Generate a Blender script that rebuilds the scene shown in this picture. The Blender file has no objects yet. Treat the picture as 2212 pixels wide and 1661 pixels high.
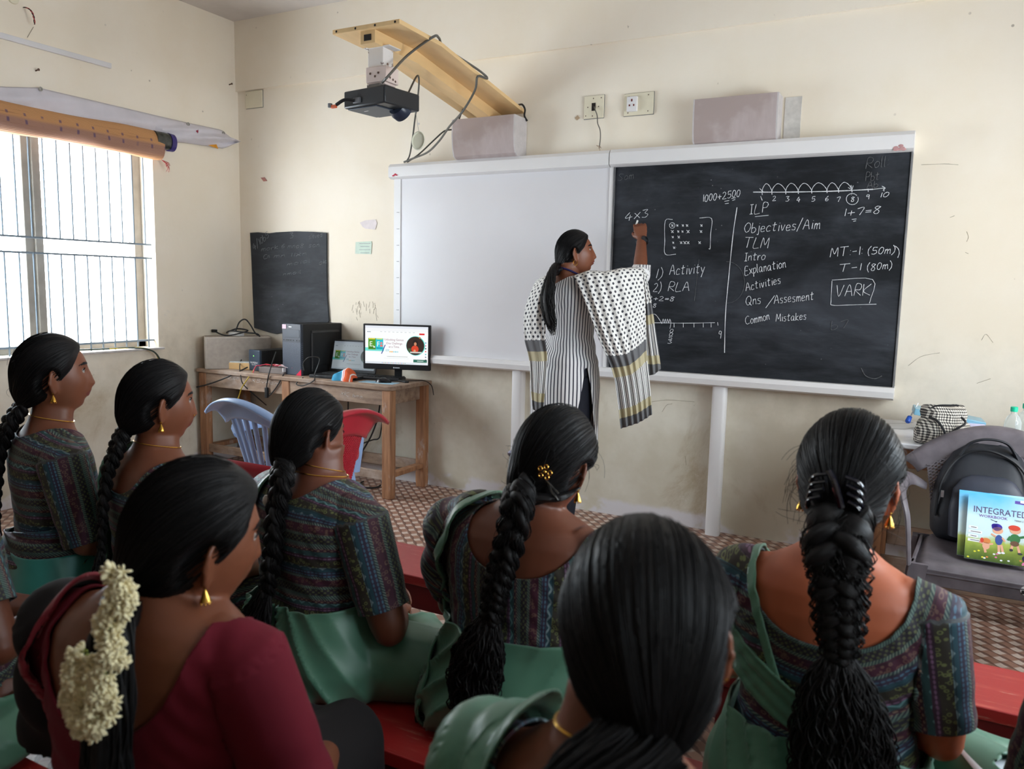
import bpy, bmesh, math, random
import numpy as np
from mathutils import Vector, Matrix, Euler
random.seed(7); RNG = np.random.default_rng(11)
SC = bpy.context.scene; COL = SC.collection
PI = math.pi
# ------------------------------------------------------------------ camera
W, H, FPX = 2212, 1661, 1705.84
YAW, PITCH, ROLL = 0.488440, 0.123980, 0.0217895
CAM = np.array([4.84, -4.53, 1.40])
_fw = np.array([-math.sin(YAW)*math.cos(PITCH), math.cos(YAW)*math.cos(PITCH), -math.sin(PITCH)])
_rt = np.array([math.cos(YAW), math.sin(YAW), 0.0]); _up = np.cross(_rt, _fw)
_rt, _up = math.cos(ROLL)*_rt+math.sin(ROLL)*_up, -math.sin(ROLL)*_rt+math.cos(ROLL)*_up
cd = bpy.data.cameras.new('camera'); cam = bpy.data.objects.new('camera', cd); COL.objects.link(cam)
cd.sensor_width = 36; cd.lens = FPX/W*36; cd.clip_start = .05
cam.matrix_world = Matrix(((_rt[0], _up[0], -_fw[0], CAM[0]), (_rt[1], _up[1], -_fw[1], CAM[1]), (_rt[2], _up[2], -_fw[2], CAM[2]), (0, 0, 0, 1)))
cd.dof.use_dof = True; cd.dof.focus_distance = 3.6; cd.dof.aperture_fstop = 5.0
SC.camera = cam
def at(x, y, ax, val):
    """the point of the real plane (axis = val) seen at a place of the photograph"""
    d = _rt*(x-W/2)/FPX-_up*(y-H/2)/FPX+_fw
    return CAM+d*((val-CAM[ax])/d[ax])
# ------------------------------------------------------------------ world, daylight, exposure
wd = bpy.data.worlds.new('sky'); SC.world = wd; wd.use_nodes = True
bgn = wd.node_tree.nodes['Background']; bgn.inputs[0].default_value = (.93, .97, 1.0, 1); bgn.inputs[1].default_value = 17.2
SC.view_settings.view_transform = 'Standard'; SC.view_settings.look = 'None'
SC.view_settings.exposure = 0.0; SC.view_settings.gamma = 1.0; SC.view_settings.use_curve_mapping = False
SC.cycles.use_denoising = True; SC.cycles.max_bounces = 8; SC.cycles.diffuse_bounces = 5
SC.cycles.transparent_max_bounces = 12
def portal(loc, rot, sx, sy):
    l = bpy.data.lights.new('daylight_portal', 'AREA'); l.shape = 'RECTANGLE'; l.size = sx; l.size_y = sy
    l.cycles.is_portal = True
    o = bpy.data.objects.new('daylight_portal', l); COL.objects.link(o); o.location = loc; o.rotation_euler = rot
# openings: name, wall axis value, y0, y1, z0, z1
WIN_L = [(-2.75, -.775, .915, 2.30)]
XR, YB, ZC = 6.0, -7.6, 3.335
WIN_R = [(-2.65, -.85, .92, 2.3), (-3.9, -3.2, .92, 2.3)]
for y0, y1, z0, z1 in WIN_L: portal((-.26, (y0+y1)/2, (z0+z1)/2), (0, -PI/2, 0), z1-z0, y1-y0)
for y0, y1, z0, z1 in WIN_R: portal((XR+.26, (y0+y1)/2, (z0+z1)/2), (0, PI/2, 0), z1-z0, y1-y0)

# ------------------------------------------------------------------ mesh helpers
class MB:
    def __init__(s): s.v = []; s.f = []; s.m = []; s.n = 0; s.p = []; s.hair = False
    def add(s, v, f, mi=0, pat=None):
        v = np.asarray(v, float).reshape(-1, 3); s.v.append(v); s.p.append(np.zeros_like(v) if pat is None else pat); k = s.n
        s.f += [tuple(int(i)+k for i in q) for q in f]; s.m += [mi]*len(f); s.n += len(v); return s
    def box(s, c, sz, mi=0, R=None):
        h = np.array(sz)/2
        v = np.array([[x, y, z] for x in (-1, 1) for y in (-1, 1) for z in (-1, 1)])*h
        if R is not None: v = v@np.array(R).T
        return s.add(v+np.array(c), [(0, 1, 3, 2), (4, 6, 7, 5), (0, 4, 5, 1), (2, 3, 7, 6), (0, 2, 6, 4), (1, 5, 7, 3)], mi)
    def bar(s, a, b, w, d, mi=0, up=(0, 0, 1)):
        a = np.array(a, float); b = np.array(b, float); z = b-a; L = np.linalg.norm(z); z /= L
        x = np.cross(up, z); x = x/np.linalg.norm(x) if np.linalg.norm(x) > 1e-6 else np.array([1., 0, 0]); y = np.cross(z, x)
        return s.box((a+b)/2, (w, d, L), mi, np.stack([x, y, z], 1))
    def rings(s, R, mi=0, caps=(True, True), loop=True, pat=None):
        R = [np.asarray(r, float) for r in R]; n = len(R[0]); f = []
        for i in range(len(R)-1):
            for j in range(n if loop else n-1):
                k = (j+1) % n; f.append((i*n+j, i*n+k, (i+1)*n+k, (i+1)*n+j))
        if caps[0]: f.append(tuple(range(n-1, -1, -1)))
        if caps[1]: f.append(tuple((len(R)-1)*n+j for j in range(n)))
        return s.add(np.concatenate(R), f, mi, pat)
    def tube(s, P, r, n=8, mi=0, flat=1.0, caps=(True, True), up=None, mod=None):
        P = np.asarray(P, float); m = len(P); r = np.full(m, r) if np.isscalar(r) else np.asarray(r, float)
        T = np.gradient(P, axis=0); T /= np.linalg.norm(T, axis=1)[:, None]+1e-12
        x = np.cross(T[0], (0, 0, 1.) if up is None else up)
        if np.linalg.norm(x) < 1e-3: x = np.cross(T[0], (1., 0, 0))
        a = np.arange(n)*2*PI/n; R = []
        for i in range(m):
            x = x-T[i]*(x@T[i]); x /= np.linalg.norm(x)+1e-12; y = np.cross(T[i], x)
            rr = r[i]*(1 if mod is None else mod(a, i))
            R.append(P[i]+np.outer(np.cos(a)*rr, x)+np.outer(np.sin(a)*rr*flat, y))
        pt = None
        if s.hair: A_, I_ = np.meshgrid(a, np.arange(m)); pt = np.stack([A_*r.mean()*520+len(s.v)*3.7, I_*.22, A_*0], -1).reshape(-1, 3)
        return s.rings(R, mi, caps, pat=pt)
    def lathe(s, prof, c=(0, 0, 0), n=24, mi=0, R=None, caps=(True, True), sx=1, sy=1):
        a = np.arange(n)*2*PI/n; out = []
        for r, z in prof:
            p = np.stack([np.cos(a)*r*sx, np.sin(a)*r*sy, np.full(n, z)], 1)
            out.append((p@np.array(R).T if R is not None else p)+np.array(c))
        return s.rings(out, mi, caps)
    def prism(s, poly, O, X, Y, d, mi=0):
        O, X, Y = (np.array(q, float) for q in (O, X, Y)); Z = np.cross(X, Y); n = len(poly)
        a = np.array([O+X*p+Y*q for p, q in poly]); v = np.concatenate([a, a+Z*d])
        f = [tuple(range(n-1, -1, -1)), tuple(range(n, 2*n))]+[(i, (i+1) % n, n+(i+1) % n, n+i) for i in range(n)]
        return s.add(v, f, mi)
    def grid(s, P, mi=0):
        P = np.asarray(P, float); a, b = P.shape[:2]
        return s.add(P.reshape(-1, 3), [(i*b+j, i*b+j+1, (i+1)*b+j+1, (i+1)*b+j) for i in range(a-1) for j in range(b-1)], mi)
    def ball(s, c, r, n=14, mi=0, R=None):
        r = np.array([r]*3 if np.isscalar(r) else r, float); a = np.arange(n)*2*PI/n; out = []
        for t in np.linspace(.02, PI-.02, max(6, n//2+1)):
            p = np.stack([np.sin(t)*np.cos(a), np.sin(t)*np.sin(a), np.full(n, -math.cos(t))], 1)*r
            out.append((p@np.array(R).T if R is not None else p)+np.array(c))
        return s.rings(out, mi)
def mesh_of(name, v, f, mi=None):
    me = bpy.data.meshes.new(name); v = np.asarray(v, float)
    me.from_pydata(v.tolist(), [], f if isinstance(f, list) else np.asarray(f).tolist())
    if mi is not None and len(mi): me.polygons.foreach_set('material_index', np.asarray(mi, np.int32))
    me.validate(); me.update(); return me
def finish(o, bevel=0, smooth=40, sub=0, solid=0):
    me = o.data
    if smooth:
        me.polygons.foreach_set('use_smooth', np.ones(len(me.polygons), bool))
        if smooth < 179: me.set_sharp_from_angle(angle=math.radians(smooth))
    if solid:
        q = o.modifiers.new('solid', 'SOLIDIFY'); q.thickness = solid; q.offset = -1
    if bevel:
        q = o.modifiers.new('bevel', 'BEVEL'); q.width = bevel; q.segments = 2; q.limit_method = 'ANGLE'; q.angle_limit = math.radians(40)
    if sub:
        q = o.modifiers.new('sub', 'SUBSURF'); q.levels = q.render_levels = sub
    return o
def build(name, mb, mats, parent=None, bevel=0, smooth=40, sub=0, solid=0):
    v = np.concatenate(mb.v)
    me = mesh_of(name, v, mb.f, mb.m)
    for m in (mats if isinstance(mats, (list, tuple)) else [mats]): me.materials.append(m)
    bm = bmesh.new(); bm.from_mesh(me); bmesh.ops.recalc_face_normals(bm, faces=bm.faces); bm.to_mesh(me); bm.free()
    if mb.hair: me.attributes.new('pat', 'FLOAT_VECTOR', 'POINT').data.foreach_set('vector', np.concatenate(mb.p).astype(np.float32).ravel())
    o = bpy.data.objects.new(name, me); COL.objects.link(o)
    if parent is not None: o.parent = parent
    return finish(o, bevel, smooth, sub, solid)
def tag(o, label=None, cat=None, group=None, kind=None):
    if label: o['label'] = label
    if cat: o['category'] = cat
    if group: o['group'] = group
    if kind: o['kind'] = kind
    return o
def thing(name, label, cat, loc=(0, 0, 0), rz=0, group=None):
    o = bpy.data.objects.new(name, None); COL.objects.link(o); o.empty_display_size = .1
    o.location = loc; o.rotation_euler = (0, 0, rz); return tag(o, label, cat, group)
def struct(name, mb, mats, **k):
    return tag(build(name, mb, mats, **k), kind='structure')
def catmull(P, n=8):
    P = np.asarray(P, float); Q = np.concatenate([[2*P[0]-P[1]], P, [2*P[-1]-P[-2]]]); out = []
    for i in range(1, len(Q)-2):
        for t in np.arange(n)/n:
            a, b, c, d = Q[i-1:i+3]
            out.append(.5*((2*b)+(c-a)*t+(2*a-5*b+4*c-d)*t*t+(3*b-a-3*c+d)*t**3))
    out.append(P[-1]); return np.array(out)
# ------------------------------------------------------------------ material helpers
class NT:
    def __init__(s, name):
        s.mat = bpy.data.materials.new(name); s.mat.use_nodes = True; s.t = s.mat.node_tree
        s.b = s.t.nodes['Principled BSDF']; s.o = s.t.nodes['Material Output']
    def n(s, typ, **kw):
        q = s.t.nodes.new(typ)
        for k, v in kw.items(): setattr(q, k, v)
        return q
    def put(s, sock, v):
        if v is None: return
        if isinstance(v, bpy.types.NodeSocket): s.t.links.new(v, sock)
        elif isinstance(v, (tuple, list)) and len(v) == 3 and sock.type == 'RGBA': sock.default_value = (*v, 1)
        else: sock.default_value = v
    def m(s, op, a, b=None, c=None, clamp=False):
        q = s.n('ShaderNodeMath', operation=op, use_clamp=clamp)
        for i, v in enumerate((a, b, c)): s.put(q.inputs[i], v)
        return q.outputs[0]
    def coord(s, kind='Object'): return s.n('ShaderNodeTexCoord').outputs[kind]
    def attr(s, name): return s.n('ShaderNodeAttribute', attribute_name=name).outputs['Vector']
    def xyz(s, v):
        q = s.n('ShaderNodeSeparateXYZ'); s.put(q.inputs[0], v); return q.outputs
    def comb(s, x, y, z=0.0):
        q = s.n('ShaderNodeCombineXYZ')
        for i, v in enumerate((x, y, z)): s.put(q.inputs[i], v)
        return q.outputs[0]
    def scale(s, v, k):
        q = s.n('ShaderNodeVectorMath', operation='MULTIPLY'); s.put(q.inputs[0], v); q.inputs[1].default_value = k; return q.outputs[0]
    def mix(s, f, a, b, typ='MIX'):
        q = s.n('ShaderNodeMix', data_type='RGBA', blend_type=typ); s.put(q.inputs[0], f); s.put(q.inputs[6], a); s.put(q.inputs[7], b); return q.outputs[2]
    def noise(s, vec, sc, det=3, rough=.55, dist=0):
        q = s.n('ShaderNodeTexNoise'); s.put(q.inputs['Vector'], vec); q.inputs['Scale'].default_value = sc
        q.inputs['Detail'].default_value = det; q.inputs['Roughness'].default_value = rough; q.inputs['Distortion'].default_value = dist; return q.outputs[0]
    def voro(s, vec, sc, feat='F1'):
        q = s.n('ShaderNodeTexVoronoi', feature=feat); s.put(q.inputs['Vector'], vec); q.inputs['Scale'].default_value = sc; return q.outputs['Distance']
    def ramp(s, f, stops, interp='LINEAR'):
        q = s.n('ShaderNodeValToRGB'); s.put(q.inputs[0], f); cr = q.color_ramp; cr.interpolation = interp
        while len(cr.elements) < len(stops): cr.elements.new(.5)
        for e, (p, c) in zip(cr.elements, stops): e.position = p; e.color = (*c, 1) if len(c) == 3 else c
        return q.outputs[0]
    def step(s, v, a, b):
        q = s.n('ShaderNodeMapRange', interpolation_type='SMOOTHSTEP'); s.put(q.inputs[0], v); q.inputs[1].default_value = a; q.inputs[2].default_value = b; return q.outputs[0]
    def bump(s, h, k=.2, d=.01):
        q = s.n('ShaderNodeBump'); s.put(q.inputs['Height'], h); q.inputs['Strength'].default_value = k; q.inputs['Distance'].default_value = d
        s.t.links.new(q.outputs[0], s.b.inputs['Normal'])
    def set(self, **kw):
        mp = dict(c='Base Color', r='Roughness', m='Metallic', s='Specular IOR Level', e='Emission Color', es='Emission Strength', a='Alpha', sh='Sheen Weight', cc='Coat Weight', tr='Transmission Weight', sss='Subsurface Weight')
        for k, v in kw.items(): self.put(self.b.inputs[mp[k]], v)
        return self.mat
def M(name, col, r=.55, var=.12, sc=14, bump=0, bsc=120, m=0.0, s=.4, sh=0.0, cc=0.0, stretch=None):
    t = NT(name); co = t.coord()
    if stretch: co = t.scale(co, stretch)
    f = t.noise(co, sc, 4); c2 = tuple(max(0, x*(1-var*2)) for x in col); c1 = tuple(min(1, x*(1+var)) for x in col)
    c = t.ramp(f, [(.3, c2), (.7, c1)])
    if bump: t.bump(t.noise(co, bsc, 2), bump, .004)
    return t.set(c=c, r=r, m=m, s=s, sh=sh, cc=cc)
def E(name, col, k=1.0):
    t = NT(name); t.b.inputs['Base Color'].default_value = (.02, .02, .02, 1); t.b.inputs['Roughness'].default_value = .25
    return t.set(e=tuple(col), es=k)
def S(r, g, b): return tuple(((x/255+.055)/1.055)**2.4 if x > 10 else x/255/12.92 for x in (r, g, b))
# ================================================================== SETTING
def wall_mat():
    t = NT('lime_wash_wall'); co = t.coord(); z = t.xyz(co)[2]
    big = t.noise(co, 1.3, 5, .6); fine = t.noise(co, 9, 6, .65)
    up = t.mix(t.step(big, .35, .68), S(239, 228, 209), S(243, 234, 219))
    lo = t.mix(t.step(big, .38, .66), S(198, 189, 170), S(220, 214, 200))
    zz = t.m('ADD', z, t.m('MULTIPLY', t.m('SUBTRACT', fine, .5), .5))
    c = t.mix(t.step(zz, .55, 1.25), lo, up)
    # scuffed brown handling stains low on the wall, with a ragged edge of their own
    st = t.m('MULTIPLY', t.step(t.noise(t.scale(co, (1, 1, .7)), 2.3, 7, .68, .4), .53, .72), t.step(zz, 1.1, .35))
    c = t.mix(t.m('MULTIPLY', st, .55), c, S(150, 122, 82))
    # flaked patches of pale primer and specks of dirt
    wp = t.m('MULTIPLY', t.step(t.noise(co, 3.7, 6, .7), .64, .68), t.step(z, 2.0, .2))
    c = t.mix(t.m('MULTIPLY', wp, .5), c, S(214, 210, 204))
    sk = t.step(t.noise(t.scale(co, (1, 1, .5)), 21, 5, .7), .69, .75)
    c = t.mix(t.m('MULTIPLY', sk, .5), c, S(120, 104, 82))
    sp = t.m('MULTIPLY', t.step(t.voro(co, 6.5), .055, .03), t.step(big, .45, .6))
    c = t.mix(t.m('MULTIPLY', sp, .55), c, S(96, 84, 70))
    bs = t.m('MULTIPLY', t.step(t.m('ADD', z, t.m('MULTIPLY', fine, .08)), .15, .11), t.step(t.noise(co, 2.6, 4, .6), .42, .5)); c = t.mix(t.m('MULTIPLY', bs, .8), c, S(216, 212, 218))
    t.bump(t.noise(co, 35, 4), .12, .006)
    return t.set(c=c, r=.75, s=.25)
def floor_mat():
    t = NT('woven_print_vinyl'); x, y, z = t.xyz(t.coord())
    a = t.m('DIVIDE', t.m('ADD', x, y), .064); b = t.m('DIVIDE', t.m('SUBTRACT', x, y), .128)
    band = t.m('FLOOR', a); fa = t.m('SUBTRACT', a, band)
    vv = t.m('FRACT', t.m('ADD', b, t.m('MULTIPLY', band, .5)))
    tri = t.m('ABSOLUTE', t.m('SUBTRACT', vv, .5))
    lt = t.step(tri, .26, .13)
    c = t.mix(lt, S(160, 122, 104), S(214, 196, 182))
    n = t.noise(t.comb(t.m('MULTIPLY', a, 4.0), t.m('MULTIPLY', b, 1.2)), 3, 4)
    c = t.mix(t.m('MULTIPLY', n, .45), c, S(120, 86, 72))
    wob = t.m('MULTIPLY', t.m('SUBTRACT', tri, .25), .35)
    dk = t.step(t.m('ABSOLUTE', t.m('SUBTRACT', t.m('SUBTRACT', fa, .5), wob)), .31, .41)
    c = t.mix(t.m('MULTIPLY', dk, .85), c, S(104, 74, 64))
    return t.set(c=c, r=.42, s=.4)
M_wall = wall_mat(); M_floor = floor_mat()
M_ceil = M('ceiling_paint', S(214, 208, 204), .8, .05, 3)
M_alu = M('window_aluminium', S(150, 140, 128), .45, .1, 8, s=.5); M_iron = M('grill_paint', S(128, 142, 154), .5, .1)
T = .28
def wall_boxes(mb, ax, v, sgn, a0, a1, wins):
    """wall slab at axis value v with window openings; a runs along the wall"""
    def bx(p0, p1, z0, z1):
        if p1-p0 < 1e-4 or z1-z0 < 1e-4: return
        c = [0, 0, (z0+z1)/2]; s = [0, 0, z1-z0]
        c[ax] = v+sgn*T/2; s[ax] = T; c[1-ax] = (p0+p1)/2; s[1-ax] = p1-p0; mb.box(c, s)
    cur = a0
    for y0, y1, z0, z1 in sorted(wins):
        bx(cur, y0, 0, ZC); bx(y0, y1, 0, z0); bx(y0, y1, z1, ZC); cur = y1
    bx(cur, a1, 0, ZC)
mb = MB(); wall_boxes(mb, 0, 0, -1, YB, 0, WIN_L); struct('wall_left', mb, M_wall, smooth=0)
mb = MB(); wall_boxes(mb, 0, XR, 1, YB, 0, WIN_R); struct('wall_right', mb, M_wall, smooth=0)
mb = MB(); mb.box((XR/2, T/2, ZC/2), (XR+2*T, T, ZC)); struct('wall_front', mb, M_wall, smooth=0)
mb = MB(); mb.box((XR/2, YB-T/2, ZC/2), (XR+2*T, T, ZC)); struct('wall_back', mb, M('umber_bounce_damper', S(112, 98, 84), .8, .1, 2), smooth=0)  # unseen back wall; dark colour added to cut bounce light on seated backs
mb = MB(); mb.box((XR/2, YB/2, -.1), (XR+2*T, -YB+2*T, .2)); struct('floor', mb, M_floor, smooth=0)
mb = MB(); mb.box((XR/2, YB/2, ZC+.1), (XR+2*T, -YB+2*T, .2)); struct('ceiling', mb, M_ceil, smooth=0)
mb = MB(); mb.box((XR/2, -.011, (2.826+ZC)/2), (XR, .024, ZC-2.826)); struct('trim_1', mb, M_wall, smooth=0)   # plastered tie beam
def pane_mat():
    t = NT('window_glass'); tr = t.n('ShaderNodeBsdfTransparent'); gl = t.n('ShaderNodeBsdfGlossy'); mx = t.n('ShaderNodeMixShader')
    tr.inputs[0].default_value = (.9, .96, 1, 1); gl.inputs['Roughness'].default_value = .05; mx.inputs[0].default_value = .06
    t.t.links.new(tr.outputs[0], mx.inputs[1]); t.t.links.new(gl.outputs[0], mx.inputs[2]); t.t.links.new(mx.outputs[0], t.o.inputs[0]); return t.mat
M_pane = pane_mat()
def window(name, x, y0, y1, z0, z1, mull, grill, sg):
    w = tag(thing(name, None, None, (0, 0, 0)), kind='structure'); mb = MB(); xo = x-sg*.17; ym = (y0+y1)/2
    for yy in (y0+.03, y1-.03): mb.box((xo, yy, (z0+z1)/2), (.07, .06, z1-z0))
    for zz in (z0+.025, z1-.025): mb.box((xo, ym, zz), (.07, y1-y0, .05))
    tag(build('window_frame', mb, M_alu, w, bevel=.004), kind='structure')
    mb = MB()
    for q in mull: mb.box((xo, q, (z0+z1)/2), (.05, .055, z1-z0-.1)); mb.box((xo+sg*.03, q+.05, (z0+z1)/2), (.03, .05, z1-z0-.1))
    tag(build('window_mullion', mb, M_alu, w, bevel=.004), kind='structure')
    mb = MB(); mb.box((xo-sg*.02, (y0+mull[0])/2, (z0+z1)/2), (.005, mull[0]-y0-.06, z1-z0-.1))
    tag(build('window_pane', mb, M_pane, w, smooth=0), kind='structure')
    if grill:
        mb = MB(); xg = x-sg*.05
        for zz in (z0+.05, 1.538, 1.632, z1-.03): mb.box((xg, ym, zz), (.014, y1-y0+.02, .012))
        for a, b in ((z0-.0, 1.54), (1.632, z1)):
            for k in range(int((y1-y0)/.087)):
                q = y1-.045-k*.087; mb.tube([(xg+sg*.006, q, a), (xg+sg*.006, q, b)], .0055, 6)
        tag(build('window_grill', mb, M_iron, w), kind='structure')
window('window_1', 0, *WIN_L[0], [-1.56], True, 1)
window('window_2', XR, *WIN_R[0], [-1.7], True, -1)
window('window_3', XR, *WIN_R[1], [-3.55], True, -1)
mb = MB(); mb.box((.006, (-2.75-.77)/2, .909), (.055, 2.02, .014)); struct('trim_2', mb, M('sill_plaster', S(196, 192, 190), .7), bevel=.003)

# ------------------------------------------------------------------ handwriting
GL = {k: [[tuple(map(float, p.split(','))) for p in st.split()] for st in v.split('|')] for k, v in {
'S': '6,9 3,10 1,8 5,3 3,0 0,1', 'D': '1,0 1,10 4,9 6,5 4,0 0,0', 'd': '4,5 1.5,6 0,3 1.5,0 4,2|4,10 4,0',
'A': '0,0 3,10 6,0|1,4 5,4', 'E': '5,10 1,10 0,0 5,0|.5,5 4,5', 'I': '1,10 4,10|2.5,10 2.5,0|1,0 4,0', 'C': '6,9 4,10 1,8 0,4 1,1 3,0 6,1',
'K': '0,0 0,10|6,10 .3,4 6,0', 'L': '1,10 0,0 5,0', 'M': '0,0 1,10 3.5,3 6,10 6.5,0', 'O': '3,10 1,8 0,4 2,0 4.5,1 6,5 5,9 3,10', 'P': '1,0 1.5,10 5,10 6,7.5 4.5,5 1.2,5',
'Q': '3,10 1,8 0,4 2,0 4.5,1 6,5 5,9 3,10|3.5,3 6.5,-1', 'R': '0,0 1,10 4.5,10 5.5,7.5 4,5 .6,5 5.5,0', 'T': '0,10 7,10|3.5,10 3,0', 'V': '0,10 2.5,0 6,10',
'a': '4,5 2,6 0,3 1,0 3,1 4,5 4,0 5,0', 'b': '0,10 0,0 3,0 4,3 2,5 0,4', 'c': '4,5 2,6 0,3 1,0 4,.6', 'e': '0,3 3.5,3.5 3,5.6 1,5.6 0,3 1,0 4,.8', 'i': '1,6 1,0|1.2,8.5 1.4,8.2',
'j': '1.5,6 1.5,-3 0,-3|1.7,8.5 1.8,8.2', 'k': '0,10 0,0|3.5,6 .2,3 4,0', 'l': '0,10 0,.5 1,0', 'm': '0,0 .5,6|.4,4 2,6 2.5,0|2.5,4 4.3,6 5,0', 'n': '0,0 .3,6|.2,4 2.5,6 3.5,0', 'o': '2,6 0,3.5 1,0 3.5,1 4,4.5 2,6',
'p': '0,6 0,-4|0,5 2.5,6 3.6,3 1.5,0 0,1', 'r': '0,6 .3,0|.3,3 1.5,5.5 3,5.6', 's': '3.5,5.6 1,6 .5,4 3,2.5 2.5,0 0,.3', 't': '2,9 1.5,1 2.5,0 3.5,.6|0,6 4,6.6', 'u': '0,6 .3,.5 2.5,0 3.5,6 3.7,0', 'v': '0,6 1.5,0 3.5,6', 'x': '0,6 4,0|4,6 0,0', 'y': '0,6 1.8,1.5|4,6 1,-4',
'0': '2,9 .3,6 .5,1 2.5,0 4.2,4 3.8,8 2,9', '1': '1,9 1,0', '2': '0,7.5 2,9 4,7 2.5,3.5 0,0 5,0', '3': '0,9 3.5,9 1.8,5.5 4,3 2.5,0 0,.6', '4': '3,9 0,3 5,3.2|3.6,6 3,-1', '5': '4.5,9 1,9 .7,5 3.5,5 4.3,2 2,0 0,.6',
'6': '3.5,9 .7,5 .6,1 2.5,0 4,2 2.5,4 .8,3', '7': '0,8 4.5,9 2.3,0', '8': '4.3,8 2.2,9 .6,7 3.8,3 3,0 1,.3 .6,2.5 4.6,8.2', '9': '4,8 1.5,9 .6,6 3.2,5.2 4,8 3.6,0',
'+': '2.5,6.5 2.5,.5|0,3.5 5,3.8', '=': '0,4.6 4,4.9|0,2.6 4,2.9', '-': '0,4 3.5,4.2', '/': '0,-2 4,12', '(': '2.5,11 .6,7 .6,2 2,-2', ')': '0,11 2,7 2,2 0,-2', '.': '0,.5 .5,.3', ':': '.3,5.5 .6,5.3|.3,1 .6,.8', 'X': '0,7 4,0|4,7 0,0', ',': '1,1 .2,-1.5'}.items()}
def stroke(mb, pts, Y, r=.0015, mi=0):
    p = np.array(pts, float)
    if len(p) > 2: p = catmull(p, 4)
    p3 = np.stack([p[:, 0], np.full(len(p), Y), p[:, 1]], 1)
    mb.tube(p3, r*(1+.25*np.sin(np.arange(len(p))*1.7)), 5, mi, up=(0, 1, 0))
def write(mb, txt, s, e, hp, Y, r=.0015, slant=.12, mi=0):
    """handwritten line on the plane y = Y from photo place s to e, capital height hp photo pixels"""
    A = at(*s, 1, Y)[[0, 2]]; B = at(*e, 1, Y)[[0, 2]]; u = B-A; L = np.linalg.norm(u); u /= L
    hh = np.linalg.norm(at(s[0], s[1]-hp, 1, Y)-at(*s, 1, Y))/10
    adv = [3.5 if c == ' ' else max(p[0] for st in GL[c] for p in st)+1.6 for c in txt]
    k = L/(sum(adv)-1.6); x = 0; v = np.array([-u[1], u[0]])
    for c, a in zip(txt, adv):
        if c != ' ':
            dy = random.uniform(-.4, .4)
            for st in GL[c]: stroke(mb, [A+u*(x+px+py*slant)*k+v*(py+dy)*hh for px, py in st], Y, r, mi)
        x += a
def line(mb, pts, Y, r=.0015, mi=0): stroke(mb, [at(x, y, 1, Y)[[0, 2]] for x, y in pts], Y, r, mi)

# ------------------------------------------------------------------ the big board
M_white = M('white_enamel', S(228, 226, 226), .35, .02, 3, s=.5); M_wb = M('whiteboard_surface', S(222, 220, 223), .3, .015, 2, s=.5)
M_grey = M('grey_edge', S(120, 120, 122), .5)
def slate_mat(name, base, dust, k=1.0):
    t = NT(name); co = t.coord(); st = t.scale(co, (.55, 1, 1.2))
    a = t.step(t.noise(st, 1.7, 5, .62, .6), .42, .78); b = t.step(t.noise(t.scale(co, (.5, 1, 2.4)), 7, 6, .7), .42, .8)
    c = t.mix(t.m('MULTIPLY', t.m('ADD', t.m('MULTIPLY', a, .7), t.m('MULTIPLY', b, .3)), k, clamp=True), base, dust)
    sp = t.m('MULTIPLY', t.step(t.voro(co, 26), .10, .05), t.step(t.noise(co, 3.1, 3), .53, .66))
    c = t.mix(t.m('MULTIPLY', sp, .6), c, S(170, 172, 176))
    return t.set(c=c, r=.62, s=.22)
M_slate = slate_mat('chalkboard_slate', S(25, 27, 31), S(74, 78, 86), 1.15); M_slate2 = slate_mat('painted_slate', S(44, 47, 52), S(88, 92, 98), 1.0)
M_chalk = M('chalk_line', S(222, 224, 228), .9, .1, 90); M_faint = M('faint_chalk', S(96, 98, 100), .9, .2, 90)
BX0, BX1, BZ0, BZ1, BY = 1.525, 4.685, .925, 2.105, -.07
brd = thing('wall_board', 'wide wall board on legs, white panel left and chalk-covered black panel right', 'board', (3.1, 0, 0))
def par(o): o.matrix_parent_inverse = Matrix.Identity(4); return o
def shift(mb, d): mb.v = [v-np.array(d) for v in mb.v]; return mb
D0 = (3.1, 0, 0)
mb = MB(); mb.box((2.355, -.035, (BZ0+BZ1)/2), (1.55, .07, BZ1-BZ0)); wbp = build('whiteboard_panel', shift(mb, D0), M_wb, brd, bevel=.002)
tag(wbp, 'glossy white writing panel')
mb = MB(); mb.box((3.9, -.0355, (BZ0+BZ1)/2), (1.55, .071, BZ1-BZ0)); bbp = tag(build('blackboard_panel', shift(mb, D0), M_slate, brd, bevel=.002), 'black chalk panel')
def rail(z0, z1, yf):
    p = [(0, z0), (yf*.8, z0), (yf, z0+.012), (yf*1.02, (z0+z1)/2), (yf, z1-.02), (yf*.85, z1), (0, z1)]
    return [np.array([[x, a, b] for a, b in p]) for x in (BX0-.01, 3.097, 3.1, BX1)]
mb = MB(); R = rail(2.10, 2.197, -.115); mb.rings(R[:2]); mb.rings([r+np.array([.006, 0, .002]) for r in R[1:3]]+[R[3]]); build('header_rail', shift(mb, D0), M_white, brd, smooth=30)
mb = MB(); mb.rings([np.array([[x, a, b] for a, b in ((0, .862), (-.09, .862), (-.125, .875), (-.13, .905), (-.115, .928), (-.072, .928), (0, .928))]) for x in (BX0+.01, BX1)])
build('chalk_tray', shift(mb, D0), M_white, brd, smooth=30)
mb = MB(); mb.box((3.108, -.038, (BZ0+BZ1)/2), (.03, .08, BZ1-BZ0)); mb.box((3.12, -.041, (BZ0+BZ1)/2), (.006, .082, BZ1-BZ0), 1); mb.box((1.56, -.037, (BZ0+BZ1)/2), (.055, .078, BZ1-BZ0))
mb.box((BX1-.006, -.038, 1.53), (.008, .08, 1.33), 1)
for k in range(9): mb.box((1.556+.012, -.077, 1.0+k*.11), (.022, .002, .003), 1)
build('edge_strips', shift(mb, D0), [M_white, M_grey], brd, bevel=.002)
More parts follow.
